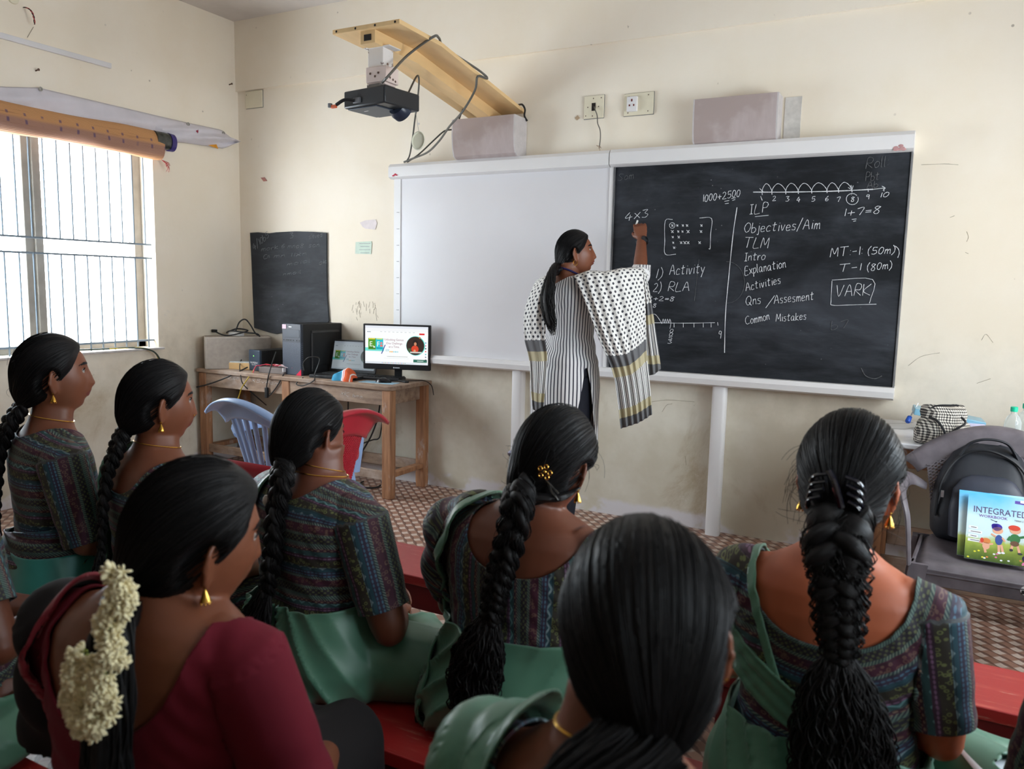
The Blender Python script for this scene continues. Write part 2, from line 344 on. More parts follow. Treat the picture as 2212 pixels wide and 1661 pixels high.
for x in (3.8, 2.515):
    mb = MB(); a = np.linspace(0, 2*PI, 20, endpoint=False); prof = np.stack([np.sign(np.cos(a))*abs(np.cos(a))**.6*.04, np.sign(np.sin(a))*abs(np.sin(a))**.6*.036], 1)
    mb.rings([np.array([[x+p, -.062+q, z] for p, q in prof]) for z in (0, .02, .866)]); build('leg', shift(mb, D0), M_white, brd)
mb = MB(); p = at(1948, 318, 1, -.118)
for k in range(7): mb.ball(p+np.array([random.uniform(-.03, .03), .001, random.uniform(-.012, .012)]), (.012, .0012, .007), 8)
p = at(852, 378, 1, -.118)
for k in range(6): mb.ball(p+np.array([k*.006-.012, .0, random.uniform(-.006, .006)]), (.007, .003, .005), 8, 1)
build('tape_scraps', shift(mb, D0), [M('torn_pink_tape', S(196, 150, 150), .8), M('red_tape', S(205, 60, 84), .8)], brd)
mb = MB(); Y = -.0728
write(mb, '1000+2500', (1518, 436), (1598, 424), 16, Y); line(mb, [(1565, 435), (1575, 433)], Y); line(mb, [(1566, 440), (1574, 439)], Y); line(mb, [(1580, 429), (1589, 427)], Y); line(mb, [(1582, 433), (1588, 431)], Y)
line(mb, [(1627, 415), (1700, 415), (1800, 413), (1886, 409)], Y, .0027); line(mb, [(1886, 409), (1911, 406)], Y); line(mb, [(1905, 402), (1912, 406), (1907, 411)], Y)
xs = [1646, 1667, 1697, 1724, 1753, 1786, 1811, 1840]; yb = [414, 414, 413, 413, 412, 412, 411, 408]
for k in range(7):
    a, b = xs[k], xs[k+1]; y = yb[k]; line(mb, [(a, y), (a+(b-a)*.12, y-9), (a+(b-a)*.4, y-17), (a+(b-a)*.7, y-14), (a+(b-a)*.95, y-5), (b, y)], Y)
line(mb, [(1838, 400), (1840, 409)], Y); line(mb, [(1832, 405), (1840, 409), (1843, 401)], Y); line(mb, [(1641, 407), (1650, 416)], Y)
for x in xs+[1875, 1909]: line(mb, [(x, 412-(x-1646)*.02), (x+.5, 421-(x-1646)*.03)], Y)
for c, x, y in zip(['1', '2', '3', '4', '5', '6', '7', '8', '9', '10'], (1645, 1669, 1697, 1721, 1753, 1782, 1807, 1838, 1870, 1900), (434, 434, 435, 436, 435, 434, 436, 436, 431, 426)):
    write(mb, c, (x, y), (x+(18 if c == '10' else 1.5 if c == '1' else 7), y-1), 11, Y)
line(mb, [(1841+13*math.cos(a), 430-12*math.sin(a)) for a in np.linspace(.7, 2*PI+.4, 14)], Y)
write(mb, 'ILP', (1617, 463), (1658, 458), 20, Y); line(mb, [(1631, 468), (1660, 465)], Y)
write(mb, '1+7=8', (1822, 467), (1900, 461), 17, Y); line(mb, [(1840, 474), (1850, 473)], Y); line(mb, [(1843, 478), (1849, 477)], Y)
write(mb, 'Objectives/Aim', (1607, 502), (1770, 494), 20, Y); write(mb, 'TLM', (1606, 535), (1658, 536), 22, Y); write(mb, 'Intro', (1606, 564), (1652, 561), 17, Y)
write(mb, 'Explanation', (1609, 594), (1697, 577), 18, Y); write(mb, 'Activities', (1611, 628), (1686, 612), 17, Y); write(mb, 'Qns', (1611, 660), (1643, 656), 19, Y)
write(mb, '/', (1655, 661), (1668, 661), 19, Y); write(mb, 'Assesment', (1672, 656), (1757, 647), 18, Y); write(mb, 'Common', (1611, 701), (1662, 690), 17, Y); write(mb, 'Mistakes', (1676, 695), (1741, 690), 16, Y)
write(mb, 'MT:-1:', (1793, 556), (1862, 549), 19, Y); write(mb, '(50m)', (1873, 549), (1931, 547), 16, Y); write(mb, ')', (1938, 552), (1943, 550), 20, Y)
write(mb, 'T-1', (1811, 587), (1858, 583), 16, Y); write(mb, '(80m)', (1872, 585), (1925, 580), 16, Y); write(mb, 'VARK', (1805, 640), (1879, 637), 24, Y)
line(mb, [(1797, 605), (1885, 604), (1878, 655)], Y); line(mb, [(1797, 607), (1795, 650), (1797, 659), (1830, 659), (1893, 657)], Y)
line(mb, [(1592, 448), (1583, 510), (1574, 600), (1567, 680), (1565, 762)], Y, .0021)
write(mb, '4X3', (1350, 477), (1399, 468), 17, Y)
line(mb, [(1453, 474), (1437, 477), (1436, 520), (1437, 549), (1460, 549)], Y); line(mb, [(1511, 471), (1537, 472), (1535, 505), (1534, 536), (1531, 537)], Y)
for r, (y, xs_) in enumerate(((487, (1452, 1463, 1475, 1484, 1515)), (500, (1452, 1465, 1474, 1486, 1514)), (512, (1453, 1466)), (524, (1454, 1471, 1479, 1486, 1511)), (535, (1456,)))):
    for x in xs_: q = random.uniform(1.8, 3); line(mb, [(x-q, y-q), (x+q, y+q)], Y, .0018); line(mb, [(x+q, y-q), (x-q*.6, y+q)], Y, .0018)
line(mb, [(1452+6*math.cos(a), 487+6*math.sin(a)) for a in np.linspace(0, 2*PI, 10)], Y, .0015)
write(mb, '1)', (1415, 600), (1428, 601), 22, Y); write(mb, 'Activity', (1446, 594), (1521, 590), 21, Y); write(mb, '2)', (1411, 630), (1426, 631), 20, Y); write(mb, 'RLA', (1443, 629), (1488, 628), 19, Y)
write(mb, '2+2=8', (1399, 648), (1455, 650), 10, Y); write(mb, '=8', (1402, 665), (1417, 664), 9, Y)
line(mb, [(1405, 680), (1415, 679), (1423, 688), (1429, 698)], Y, .0014); line(mb, [(1404, 697), (1480, 698), (1544, 697)], Y, .0016)
line(mb, [(1429, 699)]+[(1430+k*2.4, 698-(k % 2)*9) for k in range(9)]+[(1447, 710)], Y, .0013)
for x in (1456, 1476, 1499, 1519, 1536): line(mb, [(x, 697), (x, 707)], Y, .0014)
line(mb, [(1550, 696), (1551, 703)], Y); write(mb, '9', (1551, 731), (1557, 731), 18, Y)
for k, c in enumerate('3500'): write(mb, c, (1442+k*1.5, 742-k*8), (1450+k, 742-k*8), 8, Y, .0013)
build('chalk_writing', shift(mb, D0), M_chalk, bbp)
mb = MB()
write(mb, 'Roll:', (1870, 364), (1918, 358), 22, Y); write(mb, 'Pbt', (1868, 392), (1898, 388), 18, Y); write(mb, 'Ab', (1872, 408), (1896, 404), 14, Y); write(mb, 'Som', (1334, 390), (1368, 386), 14, Y, .0015)
write(mb, 'b7', (1795, 712), (1830, 708), 18, Y, .0014); line(mb, [(1600+38*math.cos(a)-30, 610+45*math.sin(a)) for a in np.linspace(-1.6, 1.7, 12)], Y, .0012); line(mb, [(1860, 795), (1870, 812), (1890, 818), (1905, 812)], Y, .002); line(mb, [(1510, 560), (1500, 650)], Y, .001)
build('faint_writing', shift(mb, D0), M_faint, bbp)

# ------------------------------------------------------------------ small painted chalkboard
sb = thing('small_chalkboard', 'small dark chalkboard slab on the wall above the computer table, near the corner', 'chalkboard', (.5, -.003, 1.4))
px = [(543, 503), (560, 502), (585, 504), (600, 502), (642, 500), (680, 501), (708, 503), (708, 560), (709, 640), (713, 694), (690, 712), (650, 716), (618, 717), (600, 721), (585, 718), (552, 708), (549, 640), (546, 560)]
mb = MB(); mb.prism([(at(x, y, 1, 0)[0]-.5, at(x, y, 1, 0)[2]-1.4) for x, y in px], (0, 0, 0), (1, 0, 0), (0, 0, 1), .012); build('slate_panel', mb, M_slate2, sb, smooth=0)
Y = -.0135; M_dim = M('dim_chalk', S(140, 144, 146), .9)
for a_ in (('4/10b5', (549, 540), (582, 512), 14, Y, .0013), ('3', (627, 515), (634, 513), 12, Y, .0013), ('sleved', (668, 516), (696, 511), 10, Y, .0012), ('mork:6', (565, 543), (615, 535), 9, Y, .0011), ('mno8. son', (622, 536), (690, 533), 9, Y, .0011), ('Cn', (570, 560), (583, 557), 9, Y, .0011), ('mn 11xn', (592, 557), (662, 551), 8, Y, .0011), ('moiol', (620, 575), (670, 566), 8, Y, .001), ('ok', (690, 572), (706, 568), 9, Y, .0012), ('nmoil', (612, 596), (650, 590), 7, Y, .001)):
    mb = MB(); write(mb, *a_); build('chalk_writing', shift(mb, (.5, 0, 1.4)), M_dim, sb)
# ------------------------------------------------------------------ wall fittings
M_plate = M('cream_plate', S(228, 220, 196), .4, .03, 6); M_dark = M('dark_hole', S(34, 26, 22), .8); M_screw = M('rusty_screw', S(96, 72, 60), .6)
def plate(name, label, x0, x1, z0, z1, screws, extra=None, cat='socket plate'):
    c = ((x0+x1)/2, 0, (z0+z1)/2); t = thing(name, label, cat, c); mb = MB(); mb.box((0, -.006, 0), (x1-x0, .012, z1-z0)); mb.box((0, -.002, 0), (x1-x0+.006, .003, z1-z0+.006), 1)
    build('faceplate', mb, [M_plate, M_grey], t, bevel=.002)
    for sx, sz in screws:
        mb = MB(); mb.ball((sx*(x1-x0)/2, -.0125, sz*(z1-z0)/2), (.0035, .0015, .0035), 8); build('screw', mb, M_screw, t)
    return t
t = plate('switch_plate', 'square cream wall plate with dark hole and wire hanging out', 2.887, 3.012, 2.405, 2.535, [(-.05, .75), (.75, .75), (-.6, 0), (.5, 0), (-.8, -.75), (-.1, -.8)])
mb = MB(); mb.box((0, -.0128, .0), (.025, .002, .045)); tag(build('opening', mb, M_dark, t), 'dark broken switch opening')
pts = [at(x, y, 1, -.03) for x, y in ((1286, 238), (1290, 250), (1291, 266), (1296, 280), (1297, 296), (1295, 316))]
mb = MB(); mb.tube(catmull([(2.953, -.012, 2.47)]+pts), .0035, 6); p = pts[-1]
for k in range(9): mb.tube([p, p+np.array([random.uniform(-.02, .02), random.uniform(-.02, .01), random.uniform(-.03, .012)])], .0012, 4, 1)
tag(build('hanging_wire', mb, [M('grey_flex', S(104, 98, 90), .6), M('bare_copper', S(150, 120, 96), .5)]), 'thin grey wire dangling from the left wall plate with frayed end', 'wire')
t = plate('socket_plate', 'wide cream wall plate with three-pin power socket', 3.14, 3.318, 2.402, 2.525, [(-.66, .72), (.66, .75), (-.7, -.75), (.66, -.72)])
mb = MB(); mb.box((-.035, -.018, 0), (.062, .024, .084)); so = build('socket', mb, M_white, t, bevel=.003)
mb = MB()
for x, z, h in ((-.035, .02, .014), (-.048, -.008, .01), (-.022, -.008, .01)): mb.box((x, -.0305, z), (.008, .002, h))
build('pin_holes', mb, M('pin_hole', S(110, 40, 34), .6), so)
plate('junction_plate', 'blank cream junction plate under the beam near the corner', .09, .262, 2.695, 2.818, [(-.85, .6)])
def paper(name, label, px, mat, cat='paper', Y=-.004, txt=0):
    P = [at(x, y, 1, 0)[[0, 2]] for x, y in px]; c = np.mean(P, 0); t = thing(name, label, cat, (c[0], 0, c[1])); mb = MB()
    mb.prism([tuple(p-c) for p in P], (0, Y+.002, 0), (1, 0, 0), (0, 0, 1), .0022); build('sheet', mb, mat, t, smooth=0); return t
M_pap = M('old_paper', S(226, 216, 216), .8, .05, 30); M_gpap = M('pale_green_paper', S(206, 222, 208), .8, .05, 20)
paper('torn_paper', 'torn white paper scrap taped to wall left of the white panel', [(778, 481), (790, 476), (812, 474), (815, 482), (811, 496), (790, 494), (784, 490)], M_pap)
t = paper('notice_paper', 'small pale green notice stuck on wall above the monitor', [(769, 523), (803, 521), (804, 526), (802, 549), (768, 548)], M_gpap)
mb = MB()
for k in range(4): mb.box((0, -.005, .025-k*.022), (.10-.02*(k % 2), .001, .003))
build('printed_lines', mb, M('print_grey', S(150, 160, 160), .8), t)
paper('diamond_sticker', 'small tan diamond sticker left of the hole plate', [(1242, 255), (1248, 249), (1253, 255), (1247, 260)], M('tan_sticker', S(190, 164, 134), .7), 'sticker')
paper('red_sticker', 'small torn pinkish red sticker high on the front wall above the small chalkboard', [(564, 384), (572, 383), (578, 391), (570, 392)], M('red_sticker', S(186, 128, 118), .7), 'sticker')
mb = MB()
for k in range(26):
    x = random.uniform(762, 815); y = random.uniform(648, 690); line(mb, [(x, y), (x+random.uniform(-3, 3), y+random.uniform(4, 16))], -.0006, .0009)
for px_ in ([(2052, 470), (2062, 466)], [(2088, 500), (2092, 512), (2088, 522)], [(2085, 545), (2092, 548)], [(1962, 790), (1990, 770), (2030, 762)], [(2110, 828), (2140, 818)], [(1990, 356), (2040, 354), (2070, 356)], [(1395, 870), (1440, 864), (1500, 868)], [(1430, 890), (1440, 875), (1452, 872)], [(1480, 985), (1482, 1005)], [(2120, 735), (2130, 722), (2145, 740)]): line(mb, px_, -.0006, .0011)
tag(build('trim_3', mb, M('pencil_scuff', S(168, 156, 134), .9)), kind='structure')
# speakers above the board
M_spk = NT('mauve_speaker_cloth'); co = M_spk.coord(); f = M_spk.noise(M_spk.scale(co, (1, 1, .25)), 30, 5); g = M_spk.step(M_spk.noise(co, 4, 4), .45, .6)
M_spk.bump(M_spk.noise(co, 420, 1), .15, .002); M_spk = M_spk.set(c=M_spk.mix(M_spk.m('MULTIPLY', f, g), S(168, 152, 148), S(190, 178, 178)), r=.8)
M_spks = M('speaker_side', S(198, 192, 192), .5, .05, 20)
def speaker(label, x0, x1, z0, z1, dep):
    t = thing('wall_speaker', label, 'speaker', ((x0+x1)/2, 0, z0)); w = (x1-x0)/2; h = z1-z0
    prof = [(-.004, 0), (-dep*.72, 0), (-dep*.86, h*.06), (-dep*.95, h*.25), (-dep, h*.6), (-dep*.98, h), (-.004, h)]
    mb = MB(); mb.rings([np.array([[x, a, b] for a, b in prof]) for x in (-w+.008, w-.008)]); build('cabinet', mb, M_spk, t, smooth=40)
    for sx in (-1, 1):
        mb = MB(); mb.rings([np.array([[x, a, b] for a, b in prof]) for x in sorted((sx*w, sx*(w-.008)))]); build('end_cap', mb, M_spks, t, smooth=0)
    return t
speaker('mauve box speaker on the board rail under the wooden projector arm', 2.05, 2.50, 2.197, 2.435, .17)
speaker('mauve box speaker on the board rail above the black panel', 3.585, 4.035, 2.199, 2.432, .13)
mb = MB(); mb.box((4.09, -.003, 2.318), (.085, .006, .22)); tag(build('paint_patch', mb, M('grey_patch', S(206, 202, 196), .8, .08, 25), bevel=.001), 'grey bare plaster patch on wall beside the right speaker', 'patch')
# ------------------------------------------------------------------ projector arm and projector
M_pine = M('pale_pine', S(226, 190, 138), .5, .12, 5, stretch=(1, .25, 1)); M_pine2 = M('pine_edge', S(214, 176, 124), .5, .1, 6)
# ------------------------------------------------------------------ projector arm, projector, cables
pa = thing('projector_mount', 'pale pine arm angled up from the wall, holding projector', 'projector mount', (2.28, 0, 2.47))
def arm_box(mb, x0, x1, prof, th):
    lo = [np.array([(x0, y, z), (x1, y, z)]) for y, z in prof]; hi = [p+np.array([0, 0, th]) for p in lo]
    mb.rings([np.array([l[0], l[1], h[1], h[0]]) for l, h in zip(lo, hi)])
pr = [(-.004, 0.0), (-.955, .15), (-1.32, .158)]
mb = MB(); arm_box(mb, -.205, .205, pr, .022); build('shelf_board', mb, M_pine, pa, smooth=0, bevel=.002)
mb = MB(); arm_box(mb, -.045, .045, [(y*.985, z-.062) for y, z in pr], .062); mb.box((0, -1.301, .125), (.045, .003, .03), 1); build('rib', mb, [M_pine, M_dark], pa, smooth=0, bevel=.002)
for k in range(4):
    mb = MB(); mb.ball((-.18+k*.12, -1.321, .169), (.006, .002, .006), 8); build('screw', mb, M_dark, pa)
M_wpaint = NT('chipped_white_paint'); co = M_wpaint.coord(); M_wpaint = M_wpaint.set(c=M_wpaint.ramp(M_wpaint.noise(co, 26, 4), [(.34, S(110, 78, 58)), (.4, S(226, 220, 216))]), r=.5)
mb = MB(); mb.box((-.005, -1.19, .045), (.095, .085, .11)); mb.box((.005, -1.19, .097), (.16, .10, .006)); build('post', mb, M_wpaint, pa, bevel=.003)
mb = MB(); mb.box((.005, -1.19, -.035), (.125, .105, .075)); mb.box((.0, -1.19, -.078), (.11, .09, .012)); build('clamp', mb, M('clamp_paint', S(226, 206, 198), .5, .06, 10), pa, bevel=.003)
for x, z in ((-.03, -.03), (0, -.045), (.02, -.03)): mb = MB(); mb.ball((x, -1.2435, z), (.006, .003, .006), 8); build('bolt', mb, M_screw, pa)
for y, z in ((-1.21, -.05), (-1.185, -.055), (-1.165, -.06)): mb = MB(); mb.ball((.0685, y, z), (.003, .006, .006), 8); build('bolt', mb, M_screw, pa)
M_blk = M('black_plastic', S(38, 39, 42), .42, .08, 6, bump=.1, bsc=300); M_blk2 = M('soft_black', S(26, 27, 30), .5, .08, 6); M_navy = M('dark_slate_plastic', S(58, 66, 78), .45, .06, 8)
pj = thing('projector', 'black projector hanging upside down under the pine arm', 'projector', (2.275, -1.18, 2.315), math.radians(-8))
mb = MB(); mb.box((0, 0, .0), (.29, .25, .085)); build('body', mb, M_blk, pj, bevel=.008)
mb = MB(); mb.box((-.03, -.01, -.0455), (.2, .2, .006)); tag(build('bottom_cover', mb, M_navy, pj, bevel=.002), 'slate top cover facing down'); 
mb = MB()
for k in range(10): mb.box((.1435, .0, -.03+k*.0062), (.0025, .2, .0026))
build('side_vent', mb, M('vent_slot', S(14, 14, 16), .6), pj)
mb = MB(); mb.lathe([(0, 0), (.05, .0), (.055, .03), (.048, .055), (.0, .058)], (.085, .07, -.055), 20, R=np.array([[1, 0, 0], [0, .5, -.86], [0, .86, .5]])); build('lens_barrel', mb, M('lens_navy', S(40, 48, 66), .3), pj)
mb = MB(); mb.box((-.105, -.121, .012), (.045, .002, .024)); tag(build('sticker', mb, M_white, pj), 'small white sticker')
mb = MB(); mb.box((-.045, -.126, -.012), (.05, .014, .026)); mb.tube(catmull([(-.06, -.13, -.012), (-.1, -.16, -.01), (-.15, -.17, -.03)]), .009, 8, 1); mb.box((-.165, -.172, -.037), (.035, .014, .016), 2); mb.lathe([(.012, 0), (.012, .02)], (-.19, -.175, -.04), 10)
build('video_plug', mb, [M('plug_grey', S(110, 112, 116), .4), M_blk2, M('orange_tip', S(226, 104, 60), .5)], pj, bevel=.002)
mb = MB()
for x in (-.05, .05): mb.bar((x, -.02, .042), (x*.5, -.02, .068), .02, .05)
mb.box((0, -.015, .068), (.09, .09, .016)); build('mount_bracket', mb, M('bracket_steel', S(120, 116, 112), .4, m=.6), pj)
mb = MB(); mb.box((-.06, -.05, -.0486), (.03, .006, .0006)); build('logo', mb, M_white, pj)
def cable(name, label, pts, r=.006, col=(52, 52, 50), n=6, cat='cable', group=None, **k):
    mb = MB(); mb.tube(catmull(pts, n), r, 7); return tag(build(name, mb, M(name+'_sheath', S(*col), .5)), label, cat, group)
P = lambda x, y, ax, v: tuple(at(x, y, ax, v))
cable('power_cable', 'grey cable looped over right edge of pine arm then hanging down to the white panel', [P(826, 178, 1, -1.27), P(838, 165, 1, -1.33), P(880, 120, 1, -1.1), P(935, 80, 0, 2.5), (2.485, -.98, 2.655), (2.44, -.85, 2.645), (2.47, -.55, 2.60), (2.497, -.5, 2.565), P(1032, 165, 0, 2.5), P(1026, 195, 0, 2.46), P(1000, 240, 0, 2.36), P(972, 272, 1, -.42), P(950, 303, 1, -.3), P(925, 328, 1, -.2), P(895, 341, 1, -.14), P(873, 350, 1, -.11)], .0065, (98, 96, 90))
cable('video_cable', 'thin dark cable hanging straight from behind the projector', [P(880, 205, 1, -1.02), P(900, 165, 1, -.9), P(905, 175, 1, -.8), P(902, 215, 1, -.6), P(896, 260, 1, -.5), P(891, 300, 1, -.35), P(885, 335, 1, -.16), P(878, 349, 1, -.11)], .005, (70, 68, 62))
cable('speaker_cable', 'thin dark cable running from the left speaker down to the board corner', [P(1000, 236, 1, -.17), (2.03, -.1, 2.40), P(960, 283, 1, -.12), P(935, 305, 1, -.12), P(905, 333, 1, -.12), P(880, 350, 1, -.11)], .005, (66, 64, 58))
cable('coiled_lead', 'black lead curling out behind the wall end of the pine arm', [P(1118, 227, 1, -.02), P(1128, 226, 1, -.06), P(1134, 236, 1, -.06), P(1133, 250, 1, -.03), (2.51, -.02, 2.42)], .006, (34, 34, 34))
lc = thing('lens_cap', 'round translucent lens cap dangling on a string below projector', 'lens cap', (2.42, -1.06, 2.13), .35)
mb = MB(); Rr = np.array([[1, 0, 0], [0, .25, -.97], [0, .97, .25]]); mb.lathe([(0, 0), (.036, 0), (.04, .006), (.041, .012), (.038, .014), (.034, .006), (0, .005)], (0, 0, 0), 28, R=Rr, sx=.85, sy=1.25); build('cap', mb, M('translucent_cap', S(226, 224, 204), .25, .02, 5), lc)
mb = MB(); mb.tube([(0, 0, .05), (-.008, 0, .09), (-.018, -.01, .17), (-.01, -.02, .185)], .0012, 5); mb.ball((.0, -.004, .088), .0055, 8, 1); build('string', mb, [M('white_string', S(190, 186, 176), .8), M_wpaint], lc)

# ------------------------------------------------------------------ left wall fittings
M_pvc = M('white_conduit', S(222, 220, 222), .4, .03, 4)
mb = MB(); mb.box((.009, -1.92, 2.757), (.018, 1.70, .032)); tag(build('wall_conduit', mb, M_pvc, bevel=.002), 'white plastic cable duct running along the left wall above window', 'cable duct')
fw = thing('ceiling_wire', 'red and black twisted wire poking out of a round wall box, top left', 'wire', (0, -1.64, 2.97)); mb = MB()
mb.lathe([(0, 0), (.035, 0), (.032, .008), (0, .01)], (0, -.03, .02), 20, R=np.array([[0, 0, 1], [1, 0, 0], [0, 1, 0]])); build('box_cover', mb, M_plate, fw)
for k, c in enumerate(((176, 40, 36), (40, 36, 36))):
    mb = MB(); t = np.linspace(0, 1, 30); mb.tube(np.stack([.015+.05*np.sin(t*2.2)+.003*np.cos(t*22+k*PI), .02+t*.035+.003*np.sin(t*22+k*PI), -.02-t*t*.09], 1), .0028, 6); build('wire_strand', mb, M('strand_%d' % k, S(*c), .4), fw)
mb = MB(); mb.tube([(.004, -1.56, 2.86), (.004, -1.60, 2.79)], .0016, 5); tag(build('trim_4', mb, M('pencil_crack', S(170, 160, 140), .9)), kind='structure')
for k, (px_, py_) in enumerate(((77, 153), (495, 183))):
    p = at(px_, py_, 0, 0); mb = MB(); mb.tube([p, p+np.array([.03, 0, .004])], .004, 8); mb.ball(p+np.array([.03, 0, .004]), (.003, .008, .008), 8)
    tag(build('wall_nail', mb, M_screw), ['rusty nail in left wall under the white duct', 'rusty nail in left wall close to the room corner'][k], 'nail')
# white banner cloth gathered above the window
bn = thing('white_banner', 'folded white banner cloth nailed along the wall above the window', 'banner', (0, -1.3, 2.45))
ys = np.linspace(-2.85, -.045, 90); G_ = []
top = np.interp(ys, [-2.85, -1.77, -1.554, -.5, -.177, -.045], [2.47, 2.472, 2.515, 2.51, 2.515, 2.455]); bot = np.interp(ys, [-2.85, -1.0, -.75, -.5, -.16, -.045], [2.34, 2.34, 2.335, 2.36, 2.375, 2.44])
for j, u in enumerate(np.linspace(0, 1, 15)):
    fold = .012+.03*np.sin(u*PI)**.8+.008*np.sin(ys*9+u*9)*u*(1-u)*4+.012*np.exp(-((ys+1.54)/.12+u*2.2)**2)*u+np.where(ys > -.75, .035*np.sin(u*2*PI+ys*7)**2*np.sin(u*PI), 0)
    G_.append(np.stack([fold, ys+1.3, top*(1-u)+bot*u-2.45+(.0 if u < 1 else .006)], 1))
mb = MB(); mb.grid(G_); M_cloth = M('white_cloth', S(214, 210, 218), .8, .04, 6); build('cloth', mb, M_cloth, bn, solid=.003)
for (y, z) in ((-1.554, 2.505), (-.495, 2.497), (-.177, 2.49)):
    mb = MB(); mb.lathe([(.006, 0), (.012, 0), (.013, .004), (.006, .004)], (.03, y+1.3, z-2.45), 16, R=np.array([[0, 0, 1], [1, 0, 0], [0, 1, 0]]), caps=(False, False)); build('eyelet', mb, M('eyelet_metal', S(150, 150, 146), .35, m=.8), bn)
mb = MB(); mb.prism([(-.02, .0), (.055, .018), (.07, -.012)], (.052, .98, -.075), (0, 1, 0), (0, 0, 1), .003)
tag(build('printed_fold', mb, M('orange_print', S(222, 150, 40), .7), bn), 'orange printed corner'); mb = MB(); mb.prism([(-.02, .01), (.018, .018), (.012, -.01)], (.05, .86, .005), (0, 1, 0), (0, 0, 1), .003)
tag(build('printed_fold', mb, M('maroon_print', S(140, 30, 60), .7), bn), 'maroon printed corner')
# rolled reed mat hung over the window head
rm = thing('rolled_mat', 'rolled orange-brown mat with blue bands hanging across window top', 'rolled mat', (0, -1.75, 2.32))
t = NT('woven_mat'); x, y, z = t.xyz(t.coord()); w = t.m('SINE', t.m('MULTIPLY', z, 900)); c = t.mix(t.m('ADD', .5, t.m('MULTIPLY', w, .25)), S(176, 122, 78), S(212, 160, 108))
band = t.m('MULTIPLY', t.step(z, -.005, -.03), t.step(z, -.125, -.07)); c = t.mix(t.m('MULTIPLY', band, .55), c, S(128, 100, 110))
dash = t.m('MULTIPLY', t.step(t.m('ABSOLUTE', t.m('SUBTRACT', t.m('FRACT', t.m('ADD', t.m('MULTIPLY', y, 9.5), t.m('MULTIPLY', z, 1.5))), .5)), .09, .05), t.step(t.noise(t.coord(), 9, 2), .36, .46)); dash = t.m('MULTIPLY', dash, t.m('ADD', t.m('MULTIPLY', t.step(z, -.055, -.045), t.step(z, -.02, -.03)), t.m('MULTIPLY', t.step(z, -.008, .0), t.step(z, .016, .010))))
c = t.mix(t.m('MULTIPLY', dash, .7), c, S(70, 58, 104)); c = t.mix(t.m('MULTIPLY', t.step(t.noise(t.scale(t.coord(), (1, .3, 8)), 14, 4), .55, .7), .35), c, S(120, 78, 50)); t.bump(w, .3, .003); M_mat = t.set(c=c, r=.8)
ys = np.linspace(-2.85, -.745, 60); R = []
for y in ys:
    sag = .02*math.sin((y+2.85)/2.1*PI*2.3)*.6; a = np.linspace(-PI/2+.01, PI/2-.01, 22); hh = .086+.006*math.sin(y*5); k = .11+.01*math.sin(y*3.1)
    R.append(np.stack([.03+np.cos(a)**.7*k*.62+.006*np.sin(y*13+a*2), np.full(22, y+1.75), np.sin(a)*hh*np.where(a < 0, 1.06+.05*math.sin(y*6.3)+.03*math.sin(y*14), 1)-.012+sag*.3], 1))
mb = MB(); mb.rings(R); build('mat_roll', mb, M_mat, rm)
mb = MB(); a = np.linspace(0, 2*PI, 20, endpoint=False)
mb.rings([np.stack([.055+np.cos(a)*.045*s, np.full(20, yy), .02+np.sin(a)*.058*s], 1) for yy, s in ((.95, 1.0), (1.02, 1.02), (1.085, .95))]); build('plastic_core', mb, M('crinkled_black_film', S(58, 60, 56), .25, .3, 40, s=.6), rm)
mb = MB(); mb.rings([np.stack([.055+np.cos(a)*.05*s, np.full(20, yy), .018+np.sin(a)*.062*s], 1) for yy, s in ((1.062, 1.0), (1.10, .97))]); build('core_rim', mb, M('purple_tube', S(58, 46, 120), .4), rm)
mb = MB()
for k in range(12): p = np.array([.06, 1.0, -.11]); mb.tube([p, p+np.array([.01, .02+k*.004, -.01-random.random()*.02]), p+np.array([.015, random.uniform(.01, .06), -.03-random.random()*.05])], .0013, 4)
build('thread_fringe', mb, M('red_thread', S(176, 60, 60), .8), rm)
cable('sill_cable', 'green-black cable lying on the window sill and dropping to floor', [(-.06, -1.5, .93), (-.03, -1.2, .925), (.01, -1.0, .925), (.05, -.87, .90), (.05, -.80, .82), (.04, -.75, .70)], .006, (56, 70, 62))
cable('yellow_cable', 'thin yellow cable trailing over the window sill', [(-.04, -1.25, .925), (0, -1.05, .925), (.03, -.92, .92), (.045, -.84, .88), (.04, -.80, .80)], .004, (206, 180, 60))

# ------------------------------------------------------------------ computer table
TZ = .745
tw = NT('worn_table_wood'); co = tw.coord(); f = tw.noise(tw.scale(co, (.35, 1.4, 1.4)), 16, 6, .65); g = tw.noise(co, 3.4, 5, .65)
c = tw.ramp(f, [(.3, S(112, 88, 72)), (.7, S(172, 146, 124))]); c = tw.mix(tw.m('MULTIPLY', tw.step(g, .45, .75), .65), c, S(190, 178, 170)); tw.bump(f, .25, .004); M_tw = tw.set(c=c, r=.62)
t2 = NT('table_leg_wood'); co = t2.coord(); f = t2.noise(t2.scale(co, (3, 3, .3)), 12, 5, .6); c = t2.ramp(f, [(.3, S(126, 84, 56)), (.7, S(176, 128, 92))]); c = t2.mix(t2.m('MULTIPLY', t2.step(t2.noise(t2.scale(co, (1, 1, .4)), 9, 5, .7), .54, .66), .6), c, S(186, 176, 170)); M_tleg = t2.set(c=c, r=.6)
ct = thing('computer_table', 'long worn wooden table along the front wall holding computers', 'table', (.93, -.26, 0))
mb = MB(); mb.rings([np.array([(x, y, z) for x, y in [(-.9, -.225), (.845, -.23), (.875, -.218), (.89, -.19), (.90, .225), (-.9, .225)]]) for z in (TZ-.028, TZ)]); build('tabletop', mb, M_tw, ct, bevel=.004)
